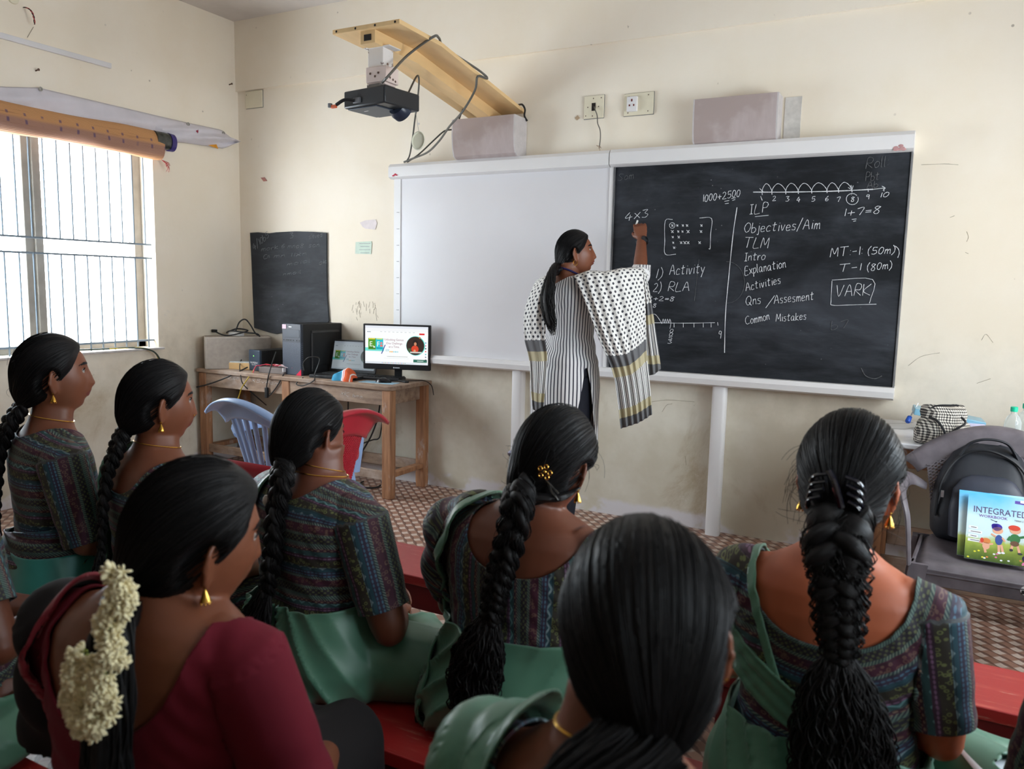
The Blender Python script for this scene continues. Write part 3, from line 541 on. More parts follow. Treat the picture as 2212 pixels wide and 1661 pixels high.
mb = MB(); mb.box((0, -.2, TZ-.028-.05), (1.7, .025, .10)); mb.box((0, .19, TZ-.078), (1.7, .025, .10)); mb.box((.83, 0, TZ-.078), (.025, .36, .10)); mb.box((-.83, 0, TZ-.078), (.025, .36, .1)); build('apron', mb, M_tw, ct, bevel=.003)
for x, y in ((.845, -.19), (.845, .19), (-.02, -.19), (-.02, .19), (-.845, -.19), (-.845, .19)):
    mb = MB(); mb.rings([np.array([(x+a*s, y+b*s, z) for a, b in ((-.035, -.03), (.035, -.03), (.035, .03), (-.035, .03))]) for z, s in ((0, .92), (.05, 1), (TZ-.028, 1))]); build('leg', mb, M_tleg, ct, bevel=.006)
mb = MB(); mb.box((.4125, -.19, .15), (.80, .025, .06)); mb.box((-.43, -.19, .15), (.76, .025, .06)); build('front_stretcher', mb, M_tw, ct, bevel=.004)
mb = MB(); mb.box((.4125, .19, .15), (.80, .03, .075)); mb.box((-.43, .19, .15), (.76, .03, .075)); build('back_stretcher', mb, M_tw, ct, bevel=.004)
for x in (.845, -.845):
    mb = MB(); mb.bar((x, -.16, .155), (x, .16, .155), .03, .06, up=(1, 0, 0)); build('side_stretcher', mb, M_tleg, ct, bevel=.004)
Y = -.26-.2-.0135; M_scr = M('scrawl', S(216, 210, 206), .9)
for a_ in (('Dapm', (492, 818), (516, 820), 8, Y, .0011), ('X5vrom', (543, 824), (602, 832), 8, Y, .0011), ('XK', (736, 852), (752, 856), 9, Y, .0011), ('bmo.', (762, 857), (784, 860), 7, Y, .0011)):
    mb = MB(); write(mb, *a_); build('chalk_scrawl', shift(mb, (.93, -.26, 0)), M_scr, ct)
def on_table(name, label, cat, x, y, rz=0, dz=0, **k): return thing(name, label, cat, (x, y, TZ+dz), rz, **k)
gb = on_table('speaker_box', 'large beige-grey speaker box with rounded edge at the left table end', 'speaker', .215, -.255, math.radians(50))
mb = MB(); a = [(-.25, -.1), (-.25, .02), (-.245, .1), (.25, .1), (.25, -.1)]; mb.rings([np.array([(x, y, z) for x, y in [(-.18, -.13), (-.225, -.115), (-.235, -.07), (-.235, .13), (.22, .13), (.235, .12), (.235, -.12), (.22, -.13)]]) for z in (0, .012, .225, .236)]); build('cabinet', mb, M('beige_speaker_mesh', S(168, 158, 148), .75, .06, 30, bump=.15, bsc=400), gb, bevel=.006)
ad = thing('power_adapter', 'white adapter with tangled black leads on the beige speaker box', 'adapter', (.2, -.25, TZ+.236)); mb = MB(); mb.box((0, 0, .015), (.12, .05, .03)); build('brick', mb, M_white, ad, bevel=.006)
mb = MB(); mb.tube(catmull([(-.16, -.06, .03), (-.1, -.06, .012), (-.02, -.07, .006), (.06, -.05, .02), (.1, .02, .045), (-.05, .05, .05), (-.1, .0, .02), (0, -.05, .04), (.12, .0, .03), (.17, .05, .02), (.19, .06, -.02)]), .0055, 7); mb.tube(catmull([(-.04, .03, .03), (-.02, .05, .1), (.03, .06, .125), (.08, .06, .09), (.13, .06, .03), (.17, .05, .012)]), .0055, 7); mb.box((-.165, -.06, .033), (.04, .02, .022)); build('lead', mb, M_blk2, ad)
wb = on_table('wooden_box', 'low wooden box with glass lid in front of the beige speaker box', 'box', .36, -.30, math.radians(20)); mb = MB(); mb.box((0, 0, .025), (.24, .11, .05)); build('box_body', mb, M_pine2, wb, bevel=.004); mb = MB(); mb.box((0, 0, .054), (.23, .105, .008)); build('glass_lid', mb, M('pale_lid', S(196, 204, 208), .2), wb, bevel=.002)
M_steelb = M('blue_grey_case', S(52, 66, 82), .4, .06, 8)
up = on_table('backup_power_unit', 'dark blue battery backup unit with green light left of the tower', 'power unit', .50, -.2, math.radians(-8)); mb = MB(); mb.box((0, .03, .075), (.125, .32, .15)); build('case', mb, M_blk2, up, bevel=.006)
mb = MB(); mb.box((0, -.137, .076), (.13, .02, .152)); build('front_panel', mb, M_steelb, up, bevel=.006)
mb = MB(); mb.ball((-.005, -.148, .108), (.003, .002, .003), 8); tag(build('power_light', mb, E('green_led', (.25, 1, .1), 3), up), 'green indicator light')
def text(name, body, size, mat, parent, loc, rot, ext=.0004, sx=1):
    cu = bpy.data.curves.new(name, 'FONT'); cu.body = body; cu.size = size; cu.extrude = ext; cu.align_x = 'CENTER'; cu.align_y = 'CENTER'; cu.resolution_u = 2
    o = bpy.data.objects.new(name, cu); COL.objects.link(o); dg = bpy.context.evaluated_depsgraph_get(); me = bpy.data.meshes.new_from_object(o.evaluated_get(dg)); bpy.data.objects.remove(o)
    me.materials.clear(); me.materials.append(mat); q = bpy.data.objects.new(name, me); COL.objects.link(q); q.parent = parent; q.location = loc; q.rotation_euler = rot; q.scale = (sx, 1, 1); return q
M_ink = M('white_print', S(225, 228, 232), .5)
text('printed_name', 'NUMERIC', .021, M_ink, up, (0, -.1478, .058), (PI/2, 0, 0)); text('printed_subtitle', 'Digital 600 Ex', .01, M_ink, up, (0, -.1478, .043), (PI/2, 0, 0))
ps = on_table('power_strip', 'grey extension box strewn with pink and red wires beside the tower', 'power strip', .70, -.36, math.radians(6)); mb = MB(); mb.box((0, 0, .022), (.22, .09, .044)); mb.box((.105, -.02, .03), (.012, .06, .03), 1); build('strip_body', mb, [M('old_grey_plastic', S(120, 110, 106), .5, .1), M_white], ps, bevel=.004)
mb = MB()
for k in range(16): a = random.uniform(-.11, .1); mb.tube(catmull([(a, random.uniform(-.05, .04), .048+random.random()*.01), (a+.05, random.uniform(-.05, .04), .06), (a+.1, random.uniform(-.05, .04), .05)], 4), .0024, 5, k % 3)
mb.tube(catmull([(-.1, -.03, .05), (-.125, -.055, .045), (-.13, -.08, .0), (-.135, -.085, -.04), (-.14, -.085, -.085)]), .004, 5, 0)
build('loose_wires', mb, [M('pink_wire', S(206, 70, 96), .45), M('white_wire', S(220, 214, 214), .5), M('red_wire', S(190, 36, 46), .45)], ps)
# tower
ctw = on_table('computer_tower', 'black computer tower with diamond mesh front and red corner', 'computer', .895, -.19, math.radians(-6)); mb = MB(); mb.box((0, .015, .18), (.19, .37, .36)); build('case', mb, M_blk2, ctw, bevel=.005)
t = NT('diamond_grille'); x, y, z = t.xyz(t.coord()); A = t.m('ABSOLUTE', t.m('SINE', t.m('MULTIPLY', t.m('ADD', x, z), 220))); B = t.m('ABSOLUTE', t.m('SINE', t.m('MULTIPLY', t.m('SUBTRACT', x, z), 220))); h = t.m('MINIMUM', A, B)
c = t.mix(t.m('MULTIPLY', t.step(h, .3, .12), t.step(z, .232, .228)), S(38, 46, 60), S(92, 104, 122)); M_grl = t.set(c=c, r=.45)
mb = MB(); mb.box((0, -.178, .18), (.196, .022, .362)); fp = build('front_panel', mb, M_grl, ctw, bevel=.006)
mb = MB(); mb.box((0, -.1895, .292), (.165, .002, .055)); build('drive_bay', mb, M_navy, ctw, bevel=.001)
mb = MB()
for x, w in ((-.08, .008), (-.05, .011), (-.032, .011), (-.01, .014), (.02, .005), (.055, .006), (.08, .013)): mb.box((x, -.19, .245), (w, .002, .006))
build('port_row', mb, M_blk2, ctw); mb = MB(); mb.prism([(.098, .002), (.098, .045), (.045, .002)], (0, -.1892, 0), (1, 0, 0), (0, 0, 1), .0015); build('corner_badge', mb, M('crimson_badge', S(206, 30, 66), .4), ctw)
mb = MB(); mb.box((-.072, -.1905, .338), (.042, .0015, .03)); mb.box((-.01, -.1905, .338), (.03, .0015, .007), 1); tag(build('sticker', mb, [M('pink_sticker', S(222, 190, 204), .6), M_ink], ctw), 'pale pink label')
mb = MB(); mb.box((.097, .03, .19), (.004, .25, .25)); mb.box((.1, -.09, .16), (.004, .014, .27), 1); mb.box((.1, .04, .303), (.004, .26, .014), 1); build('side_panel', mb, [M_blk2, M('side_rib', S(66, 66, 68), .45)], ctw, bevel=.003)
mb = MB(); mb.box((.08, .21, .31), (.05, .014, .06)); build('rear_card', mb, M('rear_grey', S(90, 94, 98), .5), ctw)
# laptop + monitor share the same page
def screen_page(nm, w, h, k, parent, yf, zc, tint):
    """one display surface: coloured areas of the page it shows; local x right, z up, facing -y"""
    T_ = lambda c: tuple(np.array(S(*c))*np.array(tint)); mats = []; mb = MB()
    def mi(c): mats.append(E('%s_colour_%d' % (nm, len(mats)), T_(c), k)); return len(mats)-1
    def rc(u0, u1, v0, v1, c, d=0): mb.box((w*((u0+u1)/2-.5), yf-d*.0003, zc+h*(.5-(v0+v1)/2)), (w*(u1-u0), .0008, h*(v1-v0)), mi(c))
    def disc(u, v, r, c, d, sx=1): a = np.linspace(0, 2*PI, 28, endpoint=False); mb.prism([(math.cos(q)*r*w*sx, math.sin(q)*r*w) for q in a], (w*(u-.5), yf-d*.0003, zc+h*(.5-v)), (1, 0, 0), (0, 0, 1), .0004, mi(c))
    rc(0, 1, 0, 1, (252, 255, 255)); rc(0, 1, 0, .06, (232, 236, 244), 1); rc(0, 1, .06, .14, (246, 248, 250), 1)
    for q in range(9): rc(.24+q*.065, .27+q*.065, .15, .162, (190, 196, 200), 1)
    rc(.03, .09, .155, .175, (150, 160, 170), 1)
    rc(.86, .945, .17, .215, (226, 56, 56), 1); rc(0, .3, .58, .67, (120, 226, 214), 1); rc(.05, .17, .33, .63, (84, 156, 40), 2); rc(.17, .29, .33, .63, (36, 196, 214), 2); rc(.06, .16, .335, .36, (240, 220, 60), 3); rc(.18, .28, .335, .36, (220, 230, 90), 3)
    rc(.245, .275, .43, .48, (240, 130, 130), 3); rc(.24, .28, .5, .55, (240, 120, 110), 3); rc(.06, .16, .58, .6, (30, 90, 40), 3); rc(.18, .28, .58, .6, (20, 130, 150), 3); disc(.145, .565, .014, (240, 250, 240), 3)
    mb.prism([(0, 0), (.006*w/.4, .0), (.03*w/.4, .06*h/.25), (.024*w/.4, .06*h/.25)], (w*(-.245), yf-.0008, zc-h*.235), (1, 0, 0), (0, 0, 1), .0004, mi((40, 60, 150)))
    for q in range(5): rc(.33+q*.012, .334+q*.012, .61, .67, (90, 190, 200), 2)
    for q, c in enumerate(((240, 190, 90), (240, 170, 60), (150, 210, 210), (120, 200, 220), (170, 220, 225))): disc(.40+q*.03, .675, .011, c, 2)
    disc(.805, .5, .15, (110, 226, 214), 1); disc(.80, .5, .142, (52, 34, 26), 2)
    disc(.80, .42, .045, (28, 18, 16), 3, .9); disc(.80, .45, .026, (206, 140, 104), 4, .8); disc(.795, .585, .055, (214, 66, 34), 4, 1.05); rc(.72, .90, .655, .69, (216, 214, 206), 5); disc(.79, .63, .018, (216, 160, 120), 6); rc(.69, .73, .57, .66, (70, 96, 60), 4)
    disc(.87, .285, .014, (200, 140, 70), 2)
    for q, c in enumerate(((70, 150, 200), (226, 90, 150), (30, 60, 90), (230, 80, 80), (60, 190, 190), (120, 130, 150), (40, 44, 60))): rc(.955, .975, .40+q*.075, .43+q*.075, c, 7)
    rc(.35, .68, .795, .805, (150, 156, 150), 1); rc(.30, .70, .845, .849, (190, 196, 196), 1); rc(.77, .985, .86, .935, (48, 110, 92), 1); rc(.83, .93, .89, .905, (220, 236, 230), 2); rc(0, 1, .945, 1, (226, 232, 238), 1)
    for q in range(15): rc(.27+q*.026, .28+q*.026, .962, .982, [(90, 130, 190), (200, 150, 90), (90, 160, 120), (210, 90, 80)][q % 4], 2)
    sc = build('screen', mb, mats, parent, smooth=0)
    for s, z, sz in (('Unlocking Genius.', .36, .064), ('One Challenge', .455, .064), ('at a Time.', .545, .064)): text('headline', s, h*sz*1.25, E(nm+'_ink', T_((150, 84, 110)), k), sc, (w*(-.035), yf-.0012, zc+h*(.5-z)), (PI/2, 0, 0), .0001, .92)
    for s, u in (('E.', .105), ('F', .21)): text('cover_letter', s, h*.19, E(nm+'_paper', T_((250, 255, 250)), k), sc, (w*(u-.5), yf-.0016, zc+h*(.5-.49)), (PI/2, 0, 0), .0001, .95)
    return sc
mn = on_table('monitor', 'black flat monitor glowing with a web page on right table end', 'monitor', 1.655, -.20, math.radians(19)); mb = MB(); mb.box((0, .0, .23), (.468, .03, .305)); mb.box((0, .02, .23), (.36, .03, .2)); build('bezel', mb, M_blk2, mn, bevel=.004)
screen_page('monitor', .438, .256, 1.0, mn, -.0155, .243, (1, 1, 1))
mb = MB(); mb.bar((0, .03, .012), (0, .03, .2), .05, .02); build('stand_neck', mb, M_blk2, mn, bevel=.003); mb = MB(); mb.prism([(-.02, .06), (.02, .06), (.11, -.09), (.085, -.1), (0, -.02), (-.085, -.1), (-.11, -.09)], (0, 0, .0), (1, 0, 0), (0, 1, 0), .012); build('stand_foot', mb, M_blk2, mn, bevel=.003)
mb = MB(); mb.lathe([(0, 0), (.005, 0), (.005, .0006), (0, .0006)], (-.018, -.0153, .0905), 14, R=np.array([[1, 0, 0], [0, 0, -1], [0, 1, 0]])); build('logo', mb, M_ink, mn); mb = MB(); mb.box((.006, -.0154, .0905), (.034, .0006, .006)); build('logo', mb, M_ink, mn)
lp = on_table('laptop', 'open black laptop mirroring the same page, between tower and monitor', 'laptop', 1.24, -.27, math.radians(8)); mb = MB(); mb.box((0, 0, .011), (.375, .25, .022)); build('base', mb, M_blk2, lp, bevel=.004)
mb = MB()
for r in range(5):
    for q in range(14): mb.box((-.15+q*.0225, .085-r*.022, .0235), (.018, .017, .003))
build('keyboard', mb, M('key_black', S(48, 48, 50), .5), lp); mb = MB(); mb.box((0, -.075, .0225), (.1, .06, .001)); build('touchpad', mb, M('pad', S(50, 50, 54), .3), lp)
ld = thing('display_lid', None, None, (0, .125, .02)); ld.parent = lp; ld.rotation_euler = (math.radians(-14), 0, 0); mb = MB(); mb.box((0, .004, .118), (.375, .009, .235)); build('lid_shell', mb, M_blk2, ld, bevel=.003)
screen_page('laptop', .345, .2, .30, ld, -.0008, .122, (.7, .78, .85))
kb = on_table('keyboard', 'black desktop keyboard pushed behind the cloth under the monitor', 'keyboard', 1.53, -.20, math.radians(12)); mb = MB(); mb.box((0, 0, .01), (.30, .12, .02)); build('base', mb, M_blk, kb, bevel=.004); mb = MB()
for r in range(5):
    for q in range(15): mb.box((-.136+q*.0195, .045-r*.021, .022), (.015, .016, .006))
build('keys', mb, M_blk2, kb)
ms = on_table('mouse', 'black computer mouse at the right table front', 'mouse', 1.645, -.335, math.radians(-70)); mb = MB(); mb.ball((0, 0, .0), (.032, .055, .036), 20); mb.v[-1][:, 2] = np.maximum(mb.v[-1][:, 2], 0); build('shell', mb, M('glossy_black', S(24, 24, 28), .2), ms); mb = MB(); mb.lathe([(.006, -.003), (.006, .003)], (0, .028, .032), 12, R=np.array([[0, 0, 1], [1, 0, 0], [0, 1, 0]])); build('scroll_wheel', mb, M_blk, ms)
cable('mouse_cable', 'thin black mouse lead running off the right table edge', [(1.66, -.29, TZ+.006), (1.72, -.24, TZ+.006), (1.79, -.2, TZ+.01), (1.82, -.12, TZ+.006), (1.84, -.06, TZ-.03), (1.84, -.03, TZ-.1)], .003, (30, 30, 32))
fl = on_table('blue_leaflet', 'flat pale blue printed leaflet under the mouse', 'leaflet', 1.62, -.35, .1); mb = MB(); mb.box((0, 0, .0012), (.26, .1, .0024)); build('sheet', mb, M('blue_leaflet_print', S(150, 186, 206), .6, .15, 30), fl)
t = NT('striped_duster'); x, y, z = t.xyz(t.attr('pat')); M_dust = t.set(c=t.ramp(x, [(0, S(60, 150, 190)), (.42, S(226, 226, 226)), (.5, S(196, 60, 60)), (.55, S(226, 226, 226)), (.6, S(216, 92, 48)), (.86, S(230, 224, 220)), (.9, S(206, 84, 44))], 'CONSTANT'), r=.85)
cl = on_table('striped_duster', 'crumpled blue, white and orange striped cloth hanging over the table front', 'cloth', 1.385, -.42, 0); g = []
for i, u in enumerate(np.linspace(0, 1, 28)):
    row = []
    for v in np.linspace(0, 1, 20):
        s = v*.16; over = .07
        yy = .06-s if s < over else .06-over-.012*math.sin(min(1, (s-over)/.03)*PI/2); zz = .02+.05*math.sin(u*PI)*math.exp(-((v-.25)/.3)**2) if s < over else .02-(s-over)*.9
        row.append((-.08+u*.15+.02*(v-.5)*math.sin(u*7)+.03*v*(u-.6), yy-.014*math.sin(u*11)*v, zz+.012*math.sin(u*9+2)*(1-v)+.012))
    g.append(row)
mb = MB(); mb.grid(g); co_ = build('cloth', mb, M_dust, cl, solid=.003); at_ = co_.data.attributes.new('pat', 'FLOAT_VECTOR', 'POINT'); at_.data.foreach_set('vector', np.array([[u, v, 0] for u in np.linspace(0, 1, 28) for v in np.linspace(0, 1, 20)]).ravel().astype(np.float32))
for nm, lab, pts, r, c in (('hanging_cable', 'black cable drooping from the battery unit across the table front', [P(535, 793, 1, -.36), P(490, 815, 1, -.5), P(450, 830, 1, -.49), P(425, 836, 1, -.49)], .0055, (36, 36, 38)), ('inline_switch_cable', 'black cable with inline plug hanging in front of the table below the tower', [P(596, 760, 1, -.36), P(583, 800, 1, -.49), P(577, 828, 1, -.485), P(576, 845, 1, -.485), P(580, 856, 1, -.48), P(598, 835, 1, -.48), P(609, 815, 1, -.48), (.86, -.44, TZ+.01)], .0045, (34, 34, 36)), ('looped_cable', 'thin black cable looping down from tower side over the table edge', [P(657, 800, 1, -.45), P(655, 785, 1, -.44), P(668, 772, 1, -.43), P(690, 775, 1, -.40), P(680, 808, 1, -.43), P(678, 822, 1, -.495), P(655, 833, 1, -.495), P(640, 829, 1, -.49), P(655, 815, 1, -.47)], .004, (36, 36, 36)), ('yellow_lead', 'thin yellow lead hanging from the power strip in front of table', [P(552, 794, 1, -.36), P(537, 815, 1, -.49), P(522, 838, 1, -.49), P(518, 850, 1, -.48), P(500, 900, 1, -.4)], .004, (196, 170, 60)), ('black_lead', 'thin black lead crossing the table front left of the yellow lead', [P(523, 772, 1, -.30), P(518, 790, 1, -.38), P(520, 812, 1, -.49), P(527, 832, 1, -.49), P(560, 862, 1, -.4), P(575, 875, 1, -.3)], .004, (40, 40, 42)), ('floor_cable', 'black cable snaking down under the table and along the floor behind the red chair', [P(823, 860, 1, -.1), P(815, 905, 1, -.1), P(800, 945, 1, -.1), P(775, 990, 1, -.1), P(773, 1018, 1, -.12), P(782, 1022, 1, -.1), P(830, 1030, 1, -.1)], .006, (30, 30, 32)), ('floor_lead', 'black cable dropping beside the front right table leg', [P(829, 890, 1, -.08), P(823, 930, 1, -.08), P(818, 947, 1, -.08), P(805, 950, 1, -.08), P(785, 957, 1, -.08), P(770, 960, 1, -.08), P(750, 985, 1, -.1), P(760, 1010, 1, -.12), P(768, 1018, 1, -.12)], .005, (34, 34, 34)), ('cable_loop', 'black cable loop lying on the floor near the table leg', [P(785, 1040, 2, .008), P(776, 1047, 2, .008), P(790, 1053, 2, .008), P(812, 1053, 2, .008), P(822, 1048, 2, .008)], .006, (36, 34, 34)), ('socket_lead', 'short black lead beneath the table near the wall at its right end', [P(856, 985, 1, -.06), P(862, 1000, 1, -.06), P(874, 1012, 1, -.06), P(877, 1020, 1, -.06)], .005, (40, 38, 38)), ('tower_lead', 'black lead arching from the tower back to the laptop', [P(713, 715, 1, -.03), P(720, 722, 1, -.03), P(721, 740, 1, -.03), (1.06, -.04, TZ+.02)], .006, (30, 30, 32)), ('wall_lead', 'black cable hanging straight behind the red chair back', [P(752, 850, 1, -.06), P(752, 880, 1, -.06), P(751, 940, 1, -.06), P(754, 985, 1, -.06)], .005, (34, 34, 34))):
    o = cable(nm, lab, pts, r, c)
    if nm == 'inline_switch_cable': q = at(576, 848, 1, -.485); mb = MB(); mb.box(q, (.024, .02, .075)); build('inline_plug', mb, M_blk2, o, bevel=.004)

# ------------------------------------------------------------------ plastic chairs
def chair(name, label, mat, loc, rz, style, W_=.47, mats2=None, bh=.45, drop=.085):
    """moulded armchair: +y is where a sitter looks"""
    t = thing(name, label, 'chair', loc, rz); hw = W_/2; g = []
    for v in np.linspace(0, 1, 14):
        y = -.21+v*.43; row = []
        for u in np.linspace(-1, 1, 15):
            w = (hw-.04)*(1-.10*(1-v)); z = .425-.018*math.cos(u*PI/2)*math.sin(v*PI)-.035*max(0, (v-.85)/.15)**2-(.02 if abs(u) > .95 else 0)
            row.append((u*w, y, z))
        g.append(row)
    mb = MB(); mb.grid(g); build('seat', mb, mat, t, solid=.008, smooth=50)
    mb = MB(); w = hw-.035
    mb.rings([np.array([(s*w*(1-.1*(1-v)), -.21+v*.43, .425-k) for s, v, k in ((-1, 0, 0), (-1, 1, .03), (1, 1, .03), (1, 0, 0))]+[(s*w*(1-.1*(1-v))*.97, -.2+v*.415, .36-k) for s, v, k in ((-1, 0, 0), (-1, 1, 0), (1, 1, 0), (1, 0, 0))]) for _ in range(1)], caps=(False, False)) if False else None
    for s in (-1, 1): mb.bar((s*w*.9, -.19, .39), (s*w, .2, .39), .012, .06, up=(0, 0, 1))
    mb.bar((-w, .21, .375), (w, .21, .375), .06, .012, up=(0, 1, 0)); mb.bar((-w*.9, -.2, .39), (w*.9, -.2, .39), .06, .012, up=(0, 1, 0)); build('seat_skirt', mb, mat, t, bevel=.003)
    for s in (-1, 1):
        for yy, ty in ((.2, .26), (-.19, -.27)):
            mb = MB(); x0, x1 = s*(hw-.05), s*(hw-.005); R = []
            for z in np.linspace(0, .42, 6):
                f = z/.42; cx = x1*(1-f)+x0*f; cy = ty*(1-f)+yy*f; a = .026+.012*f
                R.append(np.array([(cx-s*a, cy+np.sign(yy)*a*.6, z), (cx+s*a*.6, cy+np.sign(yy)*a*.6, z), (cx+s*a*.6, cy-np.sign(yy)*a, z), (cx+s*a*.1, cy-np.sign(yy)*a, z), (cx+s*a*.1, cy+np.sign(yy)*a*.1, z), (cx-s*a, cy+np.sign(yy)*a*.1, z)]))
            mb.rings(R); build('leg', mb, mat, t, smooth=20)
    def back(u, v):     # u across -1..1, v up 0..1
        w = (hw-.085)+.075*v**.8; z = .41+v*(bh-drop*u*u*v); y = -.2-.11*v+.055*u*u*(.4+.6*v)-.03*max(0, v-.8)*5*(.3)
        return np.array([u*w, y, z])
    bk = thing('backrest', None, None); bk.parent = t
    def strip(P, w, th, nm='slat'):
        mb = MB(); mb.tube(P, w, 8, flat=th/w, up=(0, 1, 0)); return build(nm, mb, mat, bk)
    if style == 'slat':
        for k, u in enumerate((-.62, -.31, 0, .31, .62)): strip([back(u*(1-.25*(1-v)), v) for v in np.linspace(.0, .86, 10)], .019, .008)
    else:
        g = []; mb = MB(); n = 27
        for k in range(-n, 2*n):
            for d in (1, -1):
                pts = [(u, (k/n+d*(u+1)/2*.9)) for u in np.linspace(-.88, .88, 30)]; pts = [(u, v) for u, v in pts if .06 < v < .78]
                if len(pts) > 2: mb.tube([back(*p) for p in pts], .0042, 4)
        build('lattice', mb, mat, bk)
    for s in (-1, 1): strip([back(s*(.93-.05*(1-v)), v) for v in np.linspace(-.03, .93, 12)], .024, .012, 'side_post')
    g = []
    for v in np.linspace(.74, 1.03, 10):
        g.append([back(u, v)+np.array([0, -.05*max(0, (v-.93)/.1)**1.5, -.035*max(0, (v-.95)/.08)**2])*1+np.array([u*.05*((v-.74)/.26)**1.5, 0, 0]) for u in np.linspace(-1, 1, 25)])
    mb = MB(); mb.grid(g); build('top_rail', mb, mat, bk, solid=.014, smooth=60)
    for s in (-1, 1):
        pts = catmull([back(s*.92, .52)+np.array([0, .012, 0]), (s*(hw+.0), -.17, .655), (s*(hw+.02), 0, .66), (s*(hw+.015), .15, .655), (s*(hw+.005), .22, .635), (s*(hw-.01), .245, .58), (s*(hw-.025), .235, .42)], 5); m = len(pts)
        mb = MB(); mb.tube(pts, np.interp(np.arange(m), [0, 6, m*.6, m-1], [.02, .03, .032, .022]), 10, flat=.34, up=(0, 0, 1) if False else (s, 0, 0)); build('armrest', mb, mats2 or mat, t)
    return t
M_blue = M('pale_blue_plastic', S(146, 172, 214), .38, .05, 6, s=.5); M_red = M('crimson_plastic', S(168, 34, 50), .3, .06, 6, s=.5); M_charc = M('dusty_grey_plastic', S(100, 93, 98), .5, .22, 10, s=.4)
chair('plastic_armchair', 'pale blue plastic armchair with slatted back at the computer table', M_blue, (2.0, -1.55, 0), math.radians(-8), 'slat')
chair('plastic_armchair', 'red plastic armchair with lattice back behind the braided woman in the middle', M_red, (2.46, -2.07, 0), math.radians(90), 'mesh', .48, None, .50)
gc = chair('plastic_armchair', 'dusty dark grey plastic chair by the right table, carrying a backpack', M_charc, (5.10, -1.13, 0), PI, 'mesh', .60, None, .48, .17)
mb = MB(); a = np.linspace(0, 2*PI, 20, endpoint=False); p = (-.10, .2165, .385); mb.prism([(math.cos(q)*.024, math.sin(q)*.019) for q in a], p, (-1, 0, 0), (0, 0, 1), .0012); mb.box((-.098, .2185, .388), (.016, .001, .008), 1); mb.box((-.112, .2185, .381), (.012, .001, .006), 1); mb.box((-.085, .2185, .379), (.01, .001, .012), 2)
build('sticker', mb, [M_white, M('blue_print', S(50, 130, 200), .5), M_blk2], gc)
# ------------------------------------------------------------------ right table and what lies on it
t = NT('white_swirl_top'); co = t.coord(); w = t.m('ABSOLUTE', t.m('SUBTRACT', t.noise(co, 3.2, 1, .4, .8), .5)); f = t.step(w, .03, .012); c = t.mix(t.m('MULTIPLY', f, .7), S(216, 216, 220), S(96, 96, 100)); M_swirl = t.set(c=c, r=.3)
rt = thing('side_table', 'table against front wall at the far right, white top with grey swirls', 'table', (5.26, -.39, 0)); mb = MB(); mb.box((0, 0, .745), (1.28, .70, .024)); build('tabletop', mb, M_swirl, rt, bevel=.006)
for x in (-.58, .58):
    for y in (-.29, .29): mb = MB(); mb.box((x, y, .3665), (.05, .05, .733)); build('leg', mb, M_tleg, rt, bevel=.004)
mb = MB(); mb.box((0, -.29, .17), (1.11, .03, .12)); mb.box((0, .29, .17), (1.11, .03, .1)); build('stretcher', mb, M_tw, rt, bevel=.004); mb = MB(); mb.box((0, -.31, .688), (1.11, .02, .09)); build('apron', mb, M_tleg, rt, bevel=.004)
RZ = .757
t = NT('gingham_weave'); x, y, z = t.xyz(t.coord()); q = lambda a: t.m('GREATER_THAN', t.m('SINE', t.m('MULTIPLY', a, 620)), 0); s_ = t.m('ADD', q(t.m('ADD', x, t.m('MULTIPLY', y, .8))), q(z)); M_ging = t.set(c=t.ramp(t.m('MULTIPLY', s_, .5), [(0, S(226, 220, 208)), (.3, S(140, 134, 126)), (.8, S(36, 34, 36))], 'CONSTANT'), r=.85)
db = thing('drawstring_bag', 'black and white checked drawstring bag on the side table', 'bag', (4.905, -.67, RZ-.0), .1); db.scale = (1, 1, 1.12); R = []
for z, rx, ry in ((0, .095, .065), (.01, .105, .075), (.05, .11, .078), (.085, .1, .07), (.10, .085, .058), (.125, .09, .06), (.145, .085, .045), (.15, .08, .04)):
    a = np.linspace(0, 2*PI, 40, endpoint=False); R.append(np.stack([np.cos(a)*rx*(1+.05*np.sin(a*7+z*30)), np.sin(a)*ry*(1+.06*np.sin(a*9)), z+.008*np.sin(a*2)], 1))
mb = MB(); mb.rings(R); build('bag_body', mb, M_ging, db, smooth=60); mb = MB(); mb.tube(catmull([(-.06, -.055, .11), (-.03, -.075, .10), (.0, -.085, .06), (-.005, -.085, .02), (-.02, -.09, 0.0)]), .005, 7); mb.tube(catmull([(.06, -.06, .12), (.075, -.075, .1), (.04, -.085, .075), (.015, -.085, .05), (.01, -.085, .01)]), .0045, 7); mb.tube(catmull([(-.07, -.03, .13), (-.03, -.04, .155), (.05, -.03, .16)]), .004, 6); build('drawcord', mb, M_blk2, db)
ff = thing('blue_file', 'pale blue plastic file folder lying behind checked bag', 'folder', (4.93, -.26, RZ+.035), .08); mb = MB(); mb.box((0, 0, .036), (.30, .16, .03), R=np.array(Matrix.Rotation(.14, 3, 'Y'))); build('cover', mb, M('pale_cyan_film', S(128, 180, 204), .3, .08, 12), ff, bevel=.003); mb = MB(); mb.box((.02, -.03, -.005), (.25, .14, .056)); build('papers', mb, M('lilac_paper', S(206, 200, 224), .6), ff, bevel=.003)
pg = thing('plastic_packet', 'crumpled clear plastic packet between checked bag and bottle', 'packet', (5.06, -.52, RZ)); g = [[(-.08+.16*u, -.07+.16*v, .012+.022*abs(math.sin(u*7+v*5))*math.sin(u*PI)*math.sin(v*PI)+.01*math.sin(v*17)*math.sin(u*13)*math.sin(u*PI)*math.sin(v*PI)) for u in np.linspace(0, 1, 22)] for v in np.linspace(0, 1, 22)]
